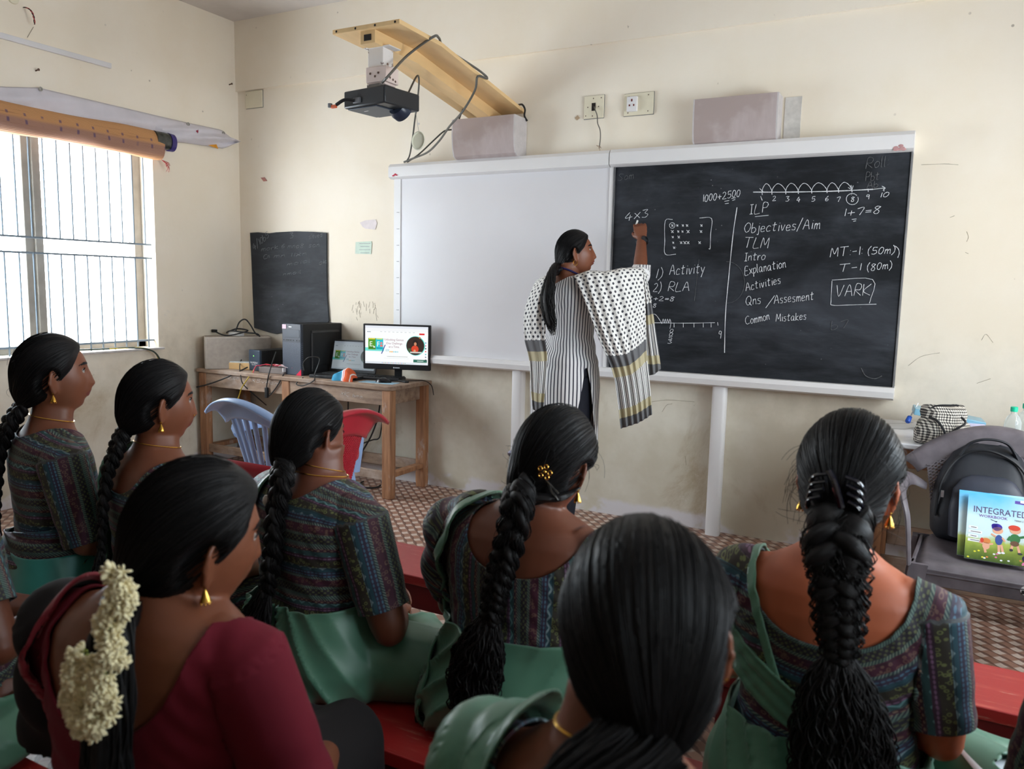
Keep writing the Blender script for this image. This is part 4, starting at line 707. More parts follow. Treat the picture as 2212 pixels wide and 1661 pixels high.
mb = MB(); mb.grid(g); build('film', mb, M('glossy_grey_film', S(150, 152, 156), .12, .25, 60, s=.8), pg, smooth=20)
def clear_mat(name, col, a):
    t = NT(name); tr = t.n('ShaderNodeBsdfTransparent'); gl = t.n('ShaderNodeBsdfPrincipled'); mx = t.n('ShaderNodeMixShader'); tr.inputs[0].default_value = (.96, .98, .98, 1)
    gl.inputs['Base Color'].default_value = (*col, 1); gl.inputs['Roughness'].default_value = .12; gl.inputs['Specular IOR Level'].default_value = .8
    fr = t.n('ShaderNodeLayerWeight'); fr.inputs[0].default_value = .35; t.t.links.new(t.m('ADD', a, t.m('MULTIPLY', fr.outputs['Facing'], .45), clamp=True), mx.inputs[0]); t.t.links.new(tr.outputs[0], mx.inputs[1]); t.t.links.new(gl.outputs[0], mx.inputs[2]); t.t.links.new(mx.outputs[0], t.o.inputs[0]); return t.mat
M_clear = clear_mat('clear_bottle_plastic', (.75, .8, .8), .18)
def bottle(label, x, y, s):
    b = thing('water_bottle', label, 'bottle', (x, y, RZ), group='water bottles'); mb = MB(); pr = [(.0, .004), (.034, 0), (.038, .012)]+[(.038-.0015*(k % 2), .02+k*.008) for k in range(14)]+[(.036, .14), (.026, .165), (.014, .178), (.0125, .19)]; mb.lathe([(r*s, z*s) for r, z in pr], n=28, caps=(True, False)); build('bottle_body', mb, M_clear, b, smooth=60)
    mb = MB(); mb.lathe([(0, .19), (.016, .19), (.0165, .2), (.016, .212), (.013, .214), (0, .214)], n=24); mb.v = [v*np.array([s, s, s]) for v in mb.v]; build('cap', mb, M('teal_cap', S(30, 190, 150), .4), b)
bottle('clear water bottle with teal cap behind the black backpack, nearer the picture middle', 5.165, -.62, .86); bottle('clear water bottle with teal cap at the very right edge', 5.215, -.54, .9)
pn = thing('ballpoint_pen', 'white pen with blue cap end lying on the board end of side table', 'pen', (4.80, -.34, RZ+.03), .0); mb = MB(); mb.tube([(-.0, .1, .09), (-.03, .02, .03)], .003, 8); build('barrel', mb, M_white, pn); mb = MB(); mb.tube([(-.03, .02, .03), (-.036, .0, .012), (-.037, -.004, .008)], [.011, .013, .010], 10); build('cap', mb, M('blue_cap', S(40, 90, 190), .4), pn)
# backpack on the grey chair
M_bag = M('black_nylon', S(34, 36, 42), .55, .1, 12, bump=.15, bsc=60, s=.35); M_bag2 = M('dark_navy_nylon', S(50, 54, 66), .5, .1, 8, bump=.1, bsc=60)
bp = thing('backpack', 'black backpack slumped against grey chair back', 'backpack', (5.06, -.885, .428), .05); bp.scale = (1, 1, .93); mb = MB(); R = []
for z, hx, y0, y1, xo in ((0, .155, -.12, .07, .0), (.03, .175, -.14, .08, 0), (.12, .18, -.135, .075, 0), (.22, .17, -.11, .07, .0), (.30, .15, -.08, .06, .005), (.36, .12, -.05, .05, .01), (.395, .08, -.02, .04, .015), (.405, .04, 0, .03, .015)):
    a = np.linspace(0, 2*PI, 36, endpoint=False); cx, sx = np.cos(a), np.sin(a); R.append(np.stack([xo+np.sign(cx)*abs(cx)**.7*hx, (y0+y1)/2+np.sign(sx)*abs(sx)**.7*(y1-y0)/2+.05*z, np.full(36, z)+.004*np.sin(a*5)], 1))
mb.rings(R); build('main_body', mb, M_bag, bp, smooth=60)
mb = MB(); R = []
for z, hx, d in ((.02, .11, .0), (.03, .125, .03), (.14, .13, .04), (.23, .12, .03), (.275, .09, .015), (.29, .06, .0)):
    a = np.linspace(0, 2*PI, 28, endpoint=False); R.append(np.stack([.01+np.sign(np.cos(a))*abs(np.cos(a))**.6*hx, -.115+.10*z-d*.5+np.sin(a)*(.02+d*.5), np.full(28, z)], 1))
mb.rings(R); build('front_pocket', mb, M_bag2, bp, smooth=60)
mb = MB(); mb.tube(catmull([(-.09, -.03, .36), (-.06, -.03, .415), (.0, -.03, .44), (.07, -.02, .425), (.11, -.01, .36)]), .011, 9, flat=.5); build('carry_handle', mb, M_bag, bp); mb = MB(); mb.tube(catmull([(.16, -.11, .02), (.165, -.1, .15), (.15, -.07, .27), (.1, -.04, .35), (0, -.03, .39), (-.09, -.035, .355), (-.15, -.075, .25), (-.165, -.1, .1)]), .006, 6); build('zip_piping', mb, M_blk2, bp); mb = MB(); mb.box((.075, -.152, .15), (.005, .004, .05)); mb.box((.155, -.13, .2), (.01, .01, .03), 1); mb.box((-.145, -.105, .2), (.01, .01, .028), 1); build('zip_tag', mb, [M('red_tab', S(170, 30, 44), .6), M('zip_metal', S(170, 170, 172), .3, m=.7)], bp)
# workbooks
def workbook(name, label, off, d, full):
    b = thing(name, label, 'book', off, math.radians(d)); lay = thing('cover_board', None, None); lay.parent = b; lay.rotation_euler = (math.radians(-35), 0, 0)
    w, h = .215, .265; mb = MB(); mb.box((0, .003, h/2), (w, .006, h)); build('page_block', mb, M('page_edge', S(206, 214, 220), .7), lay)
    t = NT('cover_sky'); x, y, z = t.xyz(t.coord()); g = t.ramp(t.m('ADD', t.m('DIVIDE', z, h), t.m('MULTIPLY', t.m('SUBTRACT', t.noise(t.coord(), 14, 4), .5), .25)), [(0, S(70, 92, 40)), (.16, S(128, 146, 60)), (.3, S(176, 190, 90)), (.36, S(206, 226, 226)), (.62, S(206, 230, 240)), (.8, S(140, 204, 238)), (1, S(96, 186, 236))]); M_cov = t.set(c=t.mix(t.m('MULTIPLY', t.step(x, -.02, .11), t.m('MULTIPLY', t.step(z, .08, .16), .4)), g, S(238, 240, 236)), r=.25, s=.5)
    mb = MB(); mb.box((0, -.0006, h/2), (w, .0012, h)); cv = build('front_cover', mb, M_cov, lay)
    if not full: return b
    I = lambda c: M('ink', S(*c), .4, .02); mb = MB(); mats = [I(c) for c in ((96, 76, 160), (236, 236, 240), (230, 170, 140), (60, 44, 160), (210, 70, 50), (60, 120, 70), (60, 84, 150), (214, 130, 70), (226, 220, 60), (226, 120, 170), (40, 34, 70), (112, 80, 60), (60, 60, 62))]
    def bl(x, z, rx, rz, m, d=1): a = np.linspace(0, 2*PI, 18, endpoint=False); mb.prism([(math.cos(q)*rx, math.sin(q)*rz) for q in a], (x, -.0012-d*.0002, z), (1, 0, 0), (0, 0, 1), .0003, m)
    def li(x0, z0, x1, z1, w_, m, d=1):
        u = np.array([x1-x0, z1-z0]); n_ = np.array([-u[1], u[0]])/np.linalg.norm(u)*w_; mb.prism([(x0+n_[0], z0+n_[1]), (x1+n_[0], z1+n_[1]), (x1-n_[0], z1-n_[1]), (x0-n_[0], z0-n_[1])], (0, -.0012-d*.0002, 0), (1, 0, 0), (0, 0, 1), .0003, m)
    li(.045, .247, .1, .245, .006, 0); li(.062, .251, .085, .25, .005, 1, 2)
    for k, w_ in enumerate((.03, .045, .032, .052)): li(-.1, .125-k*.017, -.1+w_, .124-k*.017, .0055, 1); li(-.092, .125-k*.017, -.104+w_, .124-k*.017, .0012, 12, 2)
    # girl, boy and puppy running over grass
    for x, z, r, m in ((-.005, .125, .017, 2), (-.008, .137, .017, 3), (-.016, .142, .01, 3)): bl(x, z, r, r*.85, m, 2)
    bl(0, .088, .012, .02, 6, 2); li(.0, .07, .002, .042, .004, 2); li(.008, .07, .014, .044, .004, 2); li(-.01, .1, -.026, .108, .003, 2, 3); li(.01, .098, .02, .085, .003, 2, 3); bl(.003, .038, .006, .004, 1, 3); bl(.015, .04, .006, .004, 1, 3)
    bl(.05, .135, .018, .016, 2, 2); bl(.047, .143, .019, .011, 4, 3); bl(.05, .1, .017, .02, 5, 2); bl(.05, .082, .014, .01, 11, 3); li(.044, .08, .04, .058, .004, 2); li(.058, .08, .066, .05, .004, 2); li(.064, .108, .086, .116, .0045, 5, 3); bl(.089, .119, .006, .006, 2, 3); li(.036, .108, .028, .092, .0045, 5, 3); bl(.068, .046, .008, .004, 12, 3); bl(.04, .056, .006, .005, 12, 3)
    bl(-.04, .078, .014, .011, 7, 2); bl(-.054, .078, .006, .01, 4, 3); bl(-.04, .058, .012, .014, 2, 2); li(-.03, .066, -.018, .07, .0035, 2, 3); li(-.05, .066, -.062, .07, .0035, 2, 3); li(-.044, .048, -.04, .032, .004, 2)
    for k in range(16): bl(random.uniform(-.1, .09), random.uniform(.006, .036), .004, .003, [8, 9, 1, 7][k % 4], 1)
    li(-.03, .165, -.01, .158, .001, 10); bl(-.012, .159, .004, .002, 10, 2); bl(.084, .16, .006, .004, 3, 2); bl(.09, .03, .015, .014, 10, 3)
    build('cover_picture', mb, mats, cv, smooth=0)
    text('cover_title', 'INTEGRATED', .036, I((92, 80, 116)), cv, (0, -.0016, .198), (PI/2, 0, 0), .0002, .82); text('cover_subtitle', 'WORKBOOK', .0155, I((120, 60, 150)), cv, (-.022, -.0016, .175), (PI/2, 0, 0), .0002, 1.0); text('cover_term', 'TERM 2', .009, I((110, 96, 80)), cv, (.06, -.0016, .172), (PI/2, 0, 0), .0002); text('grade_number', '3', .024, I((245, 245, 248)), cv, (.09, -.0023, .03), (PI/2, 0, 0), .0002)
    return b
workbook('workbook', 'sky-blue workbook tucked behind the front one, only its edge showing', (5.09, -1.175, .428), 2, False); workbook('workbook', 'front workbook with running children cover and number 3, on the grey chair', (5.113, -1.205, .428), -1, True)
# ================================================================== PEOPLE
def norm(v): return v/(np.linalg.norm(v, axis=-1, keepdims=True)+1e-12)
def tri_arrays(me):
    me.calc_loop_triangles(); v = np.empty(len(me.vertices)*3, np.float32); me.vertices.foreach_get('co', v)
    f = np.empty(len(me.loop_triangles)*3, np.int32); me.loop_triangles.foreach_get('vertices', f); return v.reshape(-1, 3).astype(float), f.reshape(-1, 3)
def fuse(mb, voxel, smooth=3):
    """grow one continuous surface over overlapping closed pieces"""
    me = mesh_of('tmp', np.concatenate(mb.v), mb.f); bm = bmesh.new(); bm.from_mesh(me); bmesh.ops.recalc_face_normals(bm, faces=bm.faces); bm.to_mesh(me); bm.free()
    o = bpy.data.objects.new('tmp', me); COL.objects.link(o)
    q = o.modifiers.new('r', 'REMESH'); q.mode = 'VOXEL'; q.voxel_size = voxel
    if smooth: q = o.modifiers.new('s', 'SMOOTH'); q.factor = .5; q.iterations = smooth
    dg = bpy.context.evaluated_depsgraph_get(); e = o.evaluated_get(dg); m2 = bpy.data.meshes.new_from_object(e); V, F = tri_arrays(m2)
    bpy.data.objects.remove(o); bpy.data.meshes.remove(me); bpy.data.meshes.remove(m2); return V, F
def vnormals(V, F):
    n = np.cross(V[F[:, 1]]-V[F[:, 0]], V[F[:, 2]]-V[F[:, 0]]); N = np.zeros_like(V)
    for k in range(3): np.add.at(N, F[:, k], n)
    return norm(N)
def clip(V, F, fld, extra=()):
    """keep the part of a triangle mesh where fld > 0, cutting cleanly along the zero line"""
    s = fld > 0; c = s[F].sum(1); keep = F[c == 3]; newF = [keep]; cut = {}; pts = []; A = [V]+list(extra); ex = [[] for _ in A]
    def mid(a, b):
        k = (a, b) if a < b else (b, a)
        if k not in cut:
            t = fld[a]/(fld[a]-fld[b]); cut[k] = len(V)+len(cut)
            for L, arr in zip(ex, A): L.append(arr[a]*(1-t)+arr[b]*t)
        return cut[k]
    out = []
    for tri in F[(c == 1) | (c == 2)]:
        a, b, d = (int(i) for i in tri); sa, sb, sd = s[a], s[b], s[d]
        if int(sa)+int(sb)+int(sd) == 1:
            while not sa: a, b, d, sa, sb, sd = b, d, a, sb, sd, sa
            out.append((a, mid(a, b), mid(a, d)))
        else:
            while sa: a, b, d, sa, sb, sd = b, d, a, sb, sd, sa
            p, q = mid(a, b), mid(a, d); out += [(p, b, d), (p, d, q)]
    F2 = np.concatenate([keep, np.array(out, int).reshape(-1, 3)]) if out else keep
    A2 = [np.concatenate([arr, np.array(L).reshape((-1,)+arr.shape[1:])]) if L else arr for L, arr in zip(ex, A)]
    used = np.unique(F2); remap = -np.ones(len(A2[0]), int); remap[used] = np.arange(len(used))
    return [a[used] for a in A2], remap[F2]
def largest(V, F, minfrac=.02):
    """drop stray islands"""
    n = len(V); lab = np.arange(n)
    for _ in range(60):
        m = lab[F].min(1); new = lab.copy()
        for k in range(3): np.minimum.at(new, F[:, k], m)
        new = new[new]
        if (new == lab).all(): break
        lab = new
    cnt = np.bincount(lab[F[:, 0]], minlength=n); ok = cnt[lab[F[:, 0]]] > len(F)*minfrac; F = F[ok]; used = np.unique(F); rm = -np.ones(n, int); rm[used] = np.arange(len(used)); return used, rm[F]
def put(name, V, F, mat, parent, pat=None, solid=0, smooth=180):
    me = mesh_of(name, V, F); me.materials.append(mat); o = bpy.data.objects.new(name, me); COL.objects.link(o); o.parent = parent
    if pat is not None and len(me.vertices) == len(pat): me.attributes.new('pat', 'FLOAT_VECTOR', 'POINT').data.foreach_set('vector', np.ascontiguousarray(pat, np.float32).ravel())
    return finish(o, 0, smooth, 0, solid)
# ------------------------------------------------------------------ head
HW, HD, HH = .0735, .094, .112
def head_r(d):
    """skull surface distance for unit directions d (face forward is +y)"""
    x, y, z = d[:, 0], d[:, 1], d[:, 2]; a = HW*(1-.10*np.clip(-z, 0, 1)*np.clip(y+.3, 0, 1)); b = np.where(y > 0, HD*.93, HD*1.04); b = b*(1-.30*np.clip(-z-.25, 0, 1)*(y < 0)); c = np.where(z > 0, HH*.98, HH*1.03)
    return 1/np.sqrt((x/a)**2+(y/b)**2+(z/c)**2)
def head_pts():
    nt, npn = 46, 64; th = np.linspace(.02, PI-.02, nt); ph = np.linspace(0, 2*PI, npn, endpoint=False); T_, P_ = np.meshgrid(th, ph, indexing='ij')
    d = np.stack([np.sin(T_)*np.cos(P_), np.sin(T_)*np.sin(P_), np.cos(T_)], -1).reshape(-1, 3); p = d*head_r(d)[:, None]; x, y, z = p.T; f = np.clip(y/.05, 0, 1)
    g = lambda x0, z0, sx, sz: np.exp(-((np.abs(x)-x0)/sx)**2-((z-z0)/sz)**2)
    dy = np.zeros(len(p))
    nose = np.clip((.024-z)/.062, 0, 1); nose = np.where((z < .026) & (z > -.040), nose, 0)*np.exp(-np.clip(-.038-z, 0, 1)/.004)
    dy += .0235*nose**1.1*np.exp(-(x/(.0075+.005*nose))**2)+.006*g(.012, -.031, .006, .007)
    dy += .014*np.exp(-(x/.02)**2-((z+.052)/.006)**2)+.013*np.exp(-(x/.017)**2-((z+.064)/.006)**2)-.004*np.exp(-(x/.02)**2-((z+.058)/.0025)**2)
    dy += .010*np.exp(-(x/.020)**2-((z+.092)/.016)**2)-.003*np.exp(-(x/.02)**2-((z+.075)/.005)**2)
    dy += -.009*g(.031, .012, .014, .010)+.005*g(.03, .032, .022, .007)+.004*g(.045, -.02, .018, .018)+.004*np.exp(-(x/.05)**2-((z-.06)/.03)**2)
    p[:, 1] += dy*f; return p.reshape(nt, npn, 3)
HEADP = head_pts()
def rot(rx=0, ry=0, rz=0): return np.array(Euler((rx, ry, rz), 'XYZ').to_matrix())
def add_ear(mb, s, c, R):
    base = np.array([s*.0715, -.004, -.010]); out = np.array([s*.70, -.71, 0.])  # ear plane leans out and back
    pl = lambda u, v, w=0.: R@((base+out*u*.95+np.array([0, .10*v*1.0, v])+np.array([s*.8, .4, 0])*w))+c
    a = np.linspace(-2.2, 2.5, 20); mb.tube([pl(.011+.0155*math.cos(t)*(1 if math.sin(t) > -.3 else .8), .004+.031*math.sin(t)) for t in a], .0052, 8)
    mb.tube([pl(.0, .022), pl(.012, .012), pl(.014, -.002), pl(.009, -.02), pl(.005, -.03)], [.006, .010, .010, .009, .008], 10, flat=.42, up=R@np.array([s*.8, .5, 0])); mb.ball(pl(.010, -.029), (.0075, .0075, .009), 10)
# ------------------------------------------------------------------ hand
def add_hand(mb, Wp, Rm, curl=.35, k=1.0, side=1, pinch=False):
    """Rm columns: thumb side, fingers, back of hand; Wp wrist point"""
    T_ = lambda x, y, z: Wp+Rm@(np.array([x*side, y, z])*k)
    mb.rings([np.array([T_(math.cos(a)*w, y, math.sin(a)*h) for a in np.linspace(0, 2*PI, 14, endpoint=False)]) for y, w, h in ((-.01, .024, .018), (.02, .032, .016), (.05, .039, .014), (.082, .041, .012), (.092, .037, .009))])
    for i, (x, L) in enumerate(((.030, .070), (.010, .078), (-.010, .073), (-.029, .058))):
        c = curl*(1+.12*i); P_ = [np.array([x*.8, .06, 0]), np.array([x, .088, 0])]; ang = 0; p = P_[-1]
        for f, da in ((.46, c*1.0), (.30, c*1.25), (.24, c*.9)):
            ang += da; p = p+np.array([x*.05, math.cos(ang)*L*f, -math.sin(ang)*L*f]); P_.append(p)
        mb.tube([T_(*q) for q in P_], np.array([.0088, .0088, .0082, .0076, .0066])*k, 9); mb.ball(T_(*P_[-1]), .0066*k, 8)
    P_ = [(.022, .022, -.004), (.040, .042, -.012), (.046, .066, -.024), (.036, .088, -.040) if pinch else (.048, .092, -.022)]; mb.tube([T_(*q) for q in P_], np.array([.0125, .0115, .0095, .0075])*k, 9); mb.ball(T_(*P_[-1]), .0076*k, 8)
# ------------------------------------------------------------------ materials of people
def skin_mat(name, c):
    t = NT(name); co = t.coord(); f = t.noise(co, 30, 4); d = tuple(x*.86 for x in c); return t.set(c=t.mix(f, d, c), r=.46, s=.45, sss=.0)
SK1, SK2, SK3 = skin_mat('brown_skin', S(126, 74, 51)), skin_mat('deep_brown_skin', S(112, 64, 45)), skin_mat('warm_brown_skin', S(186, 100, 66))
def hair_mat():
    t = NT('black_hair'); u, v, w = t.xyz(t.attr('pat')); f = t.noise(t.comb(t.m('MULTIPLY', u, 1.0), v, w), 1.0, 4, .7); t.bump(f, .55, .0022)
    return t.set(c=t.ramp(f, [(.35, (.004, .0036, .004)), (.7, (.013, .0115, .012))]), r=t.m('ADD', .30, t.m('MULTIPLY', f, .26)), s=.21)
M_hair = hair_mat(); M_gold = M('gold', S(226, 176, 84), .25, .05, 20, m=1.0); M_eye = M('eye_white', S(160, 150, 144), .3, .02); M_iris = M('dark_iris', S(40, 24, 18), .2); M_lip = M('lip', S(118, 60, 52), .45)
M_teak = M('tight_bead', S(222, 214, 204), .4)
def print_mat(name, k=1.0, hue=0.0, sx=1.0):
    """block-printed rows: cords, zigzags, crosses and little figures on changing grounds"""
    t = NT(name); u, v, w = t.xyz(t.attr('pat')); vv = t.m('DIVIDE', v, .135); fr = t.m('FRACT', vv)
    G = lambda *a: [(p, tuple(x*k for x in S(*c))) for p, c in a]
    gr = t.ramp(fr, G((0, (66, 84, 84)), (.05, (52, 48, 58)), (.17, (60, 84, 82)), (.22, (84, 44, 62)), (.37, (58, 82, 88)), (.42, (66, 58, 80)), (.52, (48, 84, 96)), (.60, (60, 56, 48)), (.74, (76, 52, 70)), (.82, (56, 88, 90)), (.9, (82, 50, 66)), (.96, (60, 54, 70))), 'CONSTANT')
    mo = t.ramp(fr, G((0, (126, 154, 138)), (.05, (120, 128, 84)), (.17, (150, 160, 140)), (.22, (146, 118, 100)), (.37, (160, 176, 160)), (.42, (96, 150, 178)), (.52, (166, 190, 196)), (.60, (140, 150, 92)), (.74, (162, 124, 160)), (.82, (130, 182, 186)), (.9, (176, 150, 120)), (.96, (150, 170, 150))), 'CONSTANT')
    sn = lambda a, f: t.m('SINE', t.m('MULTIPLY', a, f)); f1 = 2*PI/.016
    cord = t.m('GREATER_THAN', sn(t.m('ADD', u, t.m('MULTIPLY', v, .9)), 2*PI/.0065), .1)
    figs = t.m('GREATER_THAN', t.m('MULTIPLY', sn(u, f1*1.1), t.m('COSINE', t.m('MULTIPLY', v, f1*1.6))), .22)
    fig2 = t.m('GREATER_THAN', t.m('ABSOLUTE', t.m('ADD', t.m('ABSOLUTE', sn(u, f1*.8)), t.m('MULTIPLY', sn(v, f1*2.1), .8))), 1.05)
    zig = t.m('LESS_THAN', t.m('ABSOLUTE', t.m('SUBTRACT', t.m('FRACT', t.m('DIVIDE', t.m('SUBTRACT', v, t.m('MULTIPLY', t.m('PINGPONG', u, .015), .6)), .024)), .5)), .10)
    vor = t.m('LESS_THAN', t.m('ABSOLUTE', t.m('SUBTRACT', t.voro(t.comb(u, v, 0), 105), .34)), .09)
    sel = lambda a, b: t.m('MULTIPLY', t.m('GREATER_THAN', fr, a), t.m('LESS_THAN', fr, b))
    cordband = t.m('ADD', t.m('ADD', sel(0, .05), sel(.17, .22)), t.m('ADD', sel(.37, .42), sel(.96, 1)), clamp=True)
    m = t.m('MULTIPLY', cordband, cord)
    for a, b, q in ((.05, .17, figs), (.22, .37, vor), (.42, .52, fig2), (.52, .60, zig), (.60, .74, vor), (.74, .82, fig2), (.82, .9, zig), (.9, .96, figs)): m = t.m('ADD', m, t.m('MULTIPLY', sel(a, b), q))
    n = t.noise(t.comb(u, v, w), 60, 3); m = t.m('MULTIPLY', m, t.m('ADD', .12, t.m('MULTIPLY', n, .95)), clamp=True)
    c = t.mix(m, gr, mo); edge = t.m('LESS_THAN', t.m('ABSOLUTE', t.m('SUBTRACT', t.m('FRACT', t.m('MULTIPLY', vv, 6.0)), .5)), .05); c = t.mix(t.m('MULTIPLY', edge, .55), c, (.015, .016, .02))
    t.bump(t.noise(t.comb(u, v, w), 700, 1), .1, .001); return t.set(c=c, r=.62, s=.3, sh=.05)
PRT = print_mat('block_print_cotton', .74)
def satin(name, c, r=.42, sh=.15):
    t = NT(name); co = t.coord(); return t.set(c=t.mix(t.noise(co, 7, 4), tuple(x*.86 for x in c), c), r=r, s=.5, sh=sh)
M_green = satin('sea_green_satin', S(89, 138, 114)); M_teal = satin('teal_green_satin', S(54, 136, 126)); M_maroon = satin('maroon_cotton', S(112, 6, 34), .9, .0); M_maroon2 = satin('dark_printed_silk', S(13, 8, 11), .9, 0); M_redp = satin('crimson_print', S(150, 36, 56), .6)
# ------------------------------------------------------------------ hair
def fbm1(x, seed, oct=4):
    r = np.random.default_rng(seed); y = np.zeros_like(x)
    for o in range(oct):
        for _ in range(3): y += np.sin(x*(2**o)*r.integers(2, 6)+r.uniform(0, 6.28))/(2**o)/3
    return y
def hairline(p):
    """> 0 where hair grows (p local to the head)"""
    yb = np.interp(p[:, 2], [-.13, -.098, -.07, -.03, 0, .03, .062, .085, .12], [-.2, -.2, -.045, -.016, .014, .046, .068, .10, .2]); h = yb-p[:, 1]; e = ((p[:, 1]+.016)/.024)**2+((p[:, 2]+.016)/.030)**2-1; return np.where(np.abs(p[:, 0]) > .05, np.minimum(h, e*.022), h)
def hair_cap(parent, c, R, gather, t0=.016, seed=1, puff=0, root=.02, groove=.0016, mat=None, strands=600, nape=-.115, rough=0.0, side=1.0):
    g = norm(np.array(gather, float)); a = np.cross(g, (1, 0, 0.)); a = norm(a); b = np.cross(g, a); nT, nP = 64, 720
    th = np.linspace(.03, PI-.02, nT); ph = np.linspace(0, 2*PI, nP, endpoint=False); T_, P_ = np.meshgrid(th, ph, indexing='ij')
    gro = fbm1(ph, seed, 6)
    def surf(T_, P_, off=0., gr=None):
        d = np.cos(T_)[..., None]*g+np.sin(T_)[..., None]*(np.cos(P_)[..., None]*a+np.sin(P_)[..., None]*b); sh = d.shape; d = d.reshape(-1, 3); r = head_r(d); p0 = d*r[:, None]
        h = hairline(p0); z = p0[:, 2]; h = np.where(z < nape, np.minimum(h, (z-nape)*4+.0), h); tk = t0*(.55+.45*np.clip((z+.09)/.12, 0, 1))+puff*np.clip(d[:, 2], 0, 1)**1.5*np.clip(.6-d[:, 1], 0, 1); tk = tk*(1+(side-1)*np.abs(d[:, 0]))
        tk = tk+root*np.exp(-(T_.reshape(-1)/.42)**2)
        k = np.clip(h/.03, 0, 1); k = k*k*(3-2*k); r2 = r+tk*k+(0 if gr is None else gr.reshape(-1)*groove*(.4+.6*k)*np.clip(np.sin(T_.reshape(-1))*1.6, 0, 1))+off
        return (d*r2[:, None]).reshape(sh), h.reshape(sh[:-1])
    pos, h = surf(T_, P_, 0., np.broadcast_to(gro, T_.shape)+rough*fbm1(T_*3+P_*2, seed+5, 3))
    V = pos.reshape(-1, 3); idx = np.arange(nT*nP).reshape(nT, nP); n2 = np.roll(idx, -1, 1)
    F = np.concatenate([np.stack([idx[:-1], idx[1:], n2[1:]], -1).reshape(-1, 3), np.stack([idx[:-1], n2[1:], n2[:-1]], -1).reshape(-1, 3)])
    tip = V[idx[0]].mean(0); V = np.concatenate([V, [tip]]); F = np.concatenate([F, np.stack([np.full(nP, len(V)-1), idx[0], n2[0]], -1)])
    pt = np.concatenate([np.stack([P_*75, T_*5, T_*0], -1).reshape(-1, 3), [[0, 0, 0]]]); hf = np.concatenate([h.reshape(-1), [.1]]); (V, pt), F = clip(V, F, hf+.001, (pt,))
    V = V@R.T+c; o = put('hair', V, F, mat or M_hair, parent, pt); q = o.modifiers.new('solid', 'SOLIDIFY'); q.thickness = .004; q.offset = -1
    if strands:
        rg = np.random.default_rng(seed+9); mb = MB(); m = 12
        for _ in range(int(strands*1.8)):
            p = rg.uniform(0, 2*PI); th1 = rg.uniform(.9, 2.6); th0 = rg.uniform(.05, .5) if rg.random() < .7 else rg.uniform(.3, 1.2); tt = np.linspace(th1, th0, m); pp = p+np.linspace(0, 1, m)**2*rg.uniform(-.05, .05)
            P3, h = surf(tt, pp, .0008+rg.uniform(0, .0016))
            ok = h > .002
            if ok.sum() < 4: continue
            P3 = P3[ok]; n = len(P3); mb.tube(P3@R.T+c, .0008*np.sin(np.linspace(.15, PI-.1, n))+.0002, 3, caps=(False, False))
        build('loose_strands', mb, M_hair, o, smooth=180)
    return o
def braid(parent, path, wid, n_cross, seed=3, name='braid', mat=None, thick=.62, fly=40):
    """three-strand plait along a path; wid = half width along it"""
    P = catmull(path, 12); m = n_cross*12; s = np.linspace(0, len(P)-1, m); P = np.stack([np.interp(s, np.arange(len(P)), P[:, k]) for k in range(3)], 1)
    T_ = norm(np.gradient(P, axis=0)); back = np.array([0, -1., 0]); X = norm(np.cross(T_, back)); Y = np.cross(X, T_); w = np.interp(np.linspace(0, 1, m), np.linspace(0, 1, len(wid)), wid); th = np.linspace(0, n_cross*PI*.667*1.0, m); mb = MB(); mb.hair = True; rg = np.random.default_rng(seed)
    for k in range(3):
        q = th+2*PI*k/3; c = P+X*(np.sin(q)*w*.58)[:, None]+Y*(np.sin(2*q)*w*.30)[:, None]; ph = rg.uniform(0, 6)
        mb.tube(c, w*.56, 18, flat=thick, up=Y[0], mod=lambda a, i, ph=ph: 1+.04*np.sin(a*9+ph+i*.05))
        tc = norm(np.gradient(c, axis=0)); ex = norm(X-tc*np.sum(X*tc, 1)[:, None]); ey = np.cross(tc, ex)
        for _ in range(54):
            a0 = rg.uniform(0, 2*PI); dr = rg.uniform(-.5, .5); rr = rg.uniform(.98, 1.12); i0 = rg.integers(0, m//2); i1 = min(m, i0+rg.integers(m//3, m)); aa = a0+dr*np.sin(np.linspace(0, 6, m))+.15*np.sin(np.linspace(0, 30, m)+a0)
            pth = c+ex*(np.cos(aa)*w*.57*rr)[:, None]+ey*(np.sin(aa)*w*.57*thick*rr)[:, None]; mb.tube(pth[i0:i1:2], .0011, 3, caps=(False, False))
    o = build(name, mb, mat or M_hair, parent, smooth=180)
    if fly:
        mb = MB()
        for _ in range(fly):
            i = rg.integers(3, m-14); L = rg.integers(8, 22); i2 = min(m-1, i+L); t = np.linspace(0, 1, 9); j = (i+(i2-i)*t).astype(int); off = rg.uniform(-1, 1)
            c = P[j]+X[j]*(w[j]*(off*1.0)+rg.uniform(-.012, .012)*np.sin(t*PI))[:, None]+Y[j]*(w[j]*.62*math.sqrt(max(0, 1-off*off*.8))+.004*np.sin(t*PI)*rg.random())[:, None]; mb.tube(c, .0005, 4, caps=(False, False))
        build('loose_strands', mb, mat or M_hair, o, smooth=180)
    return o
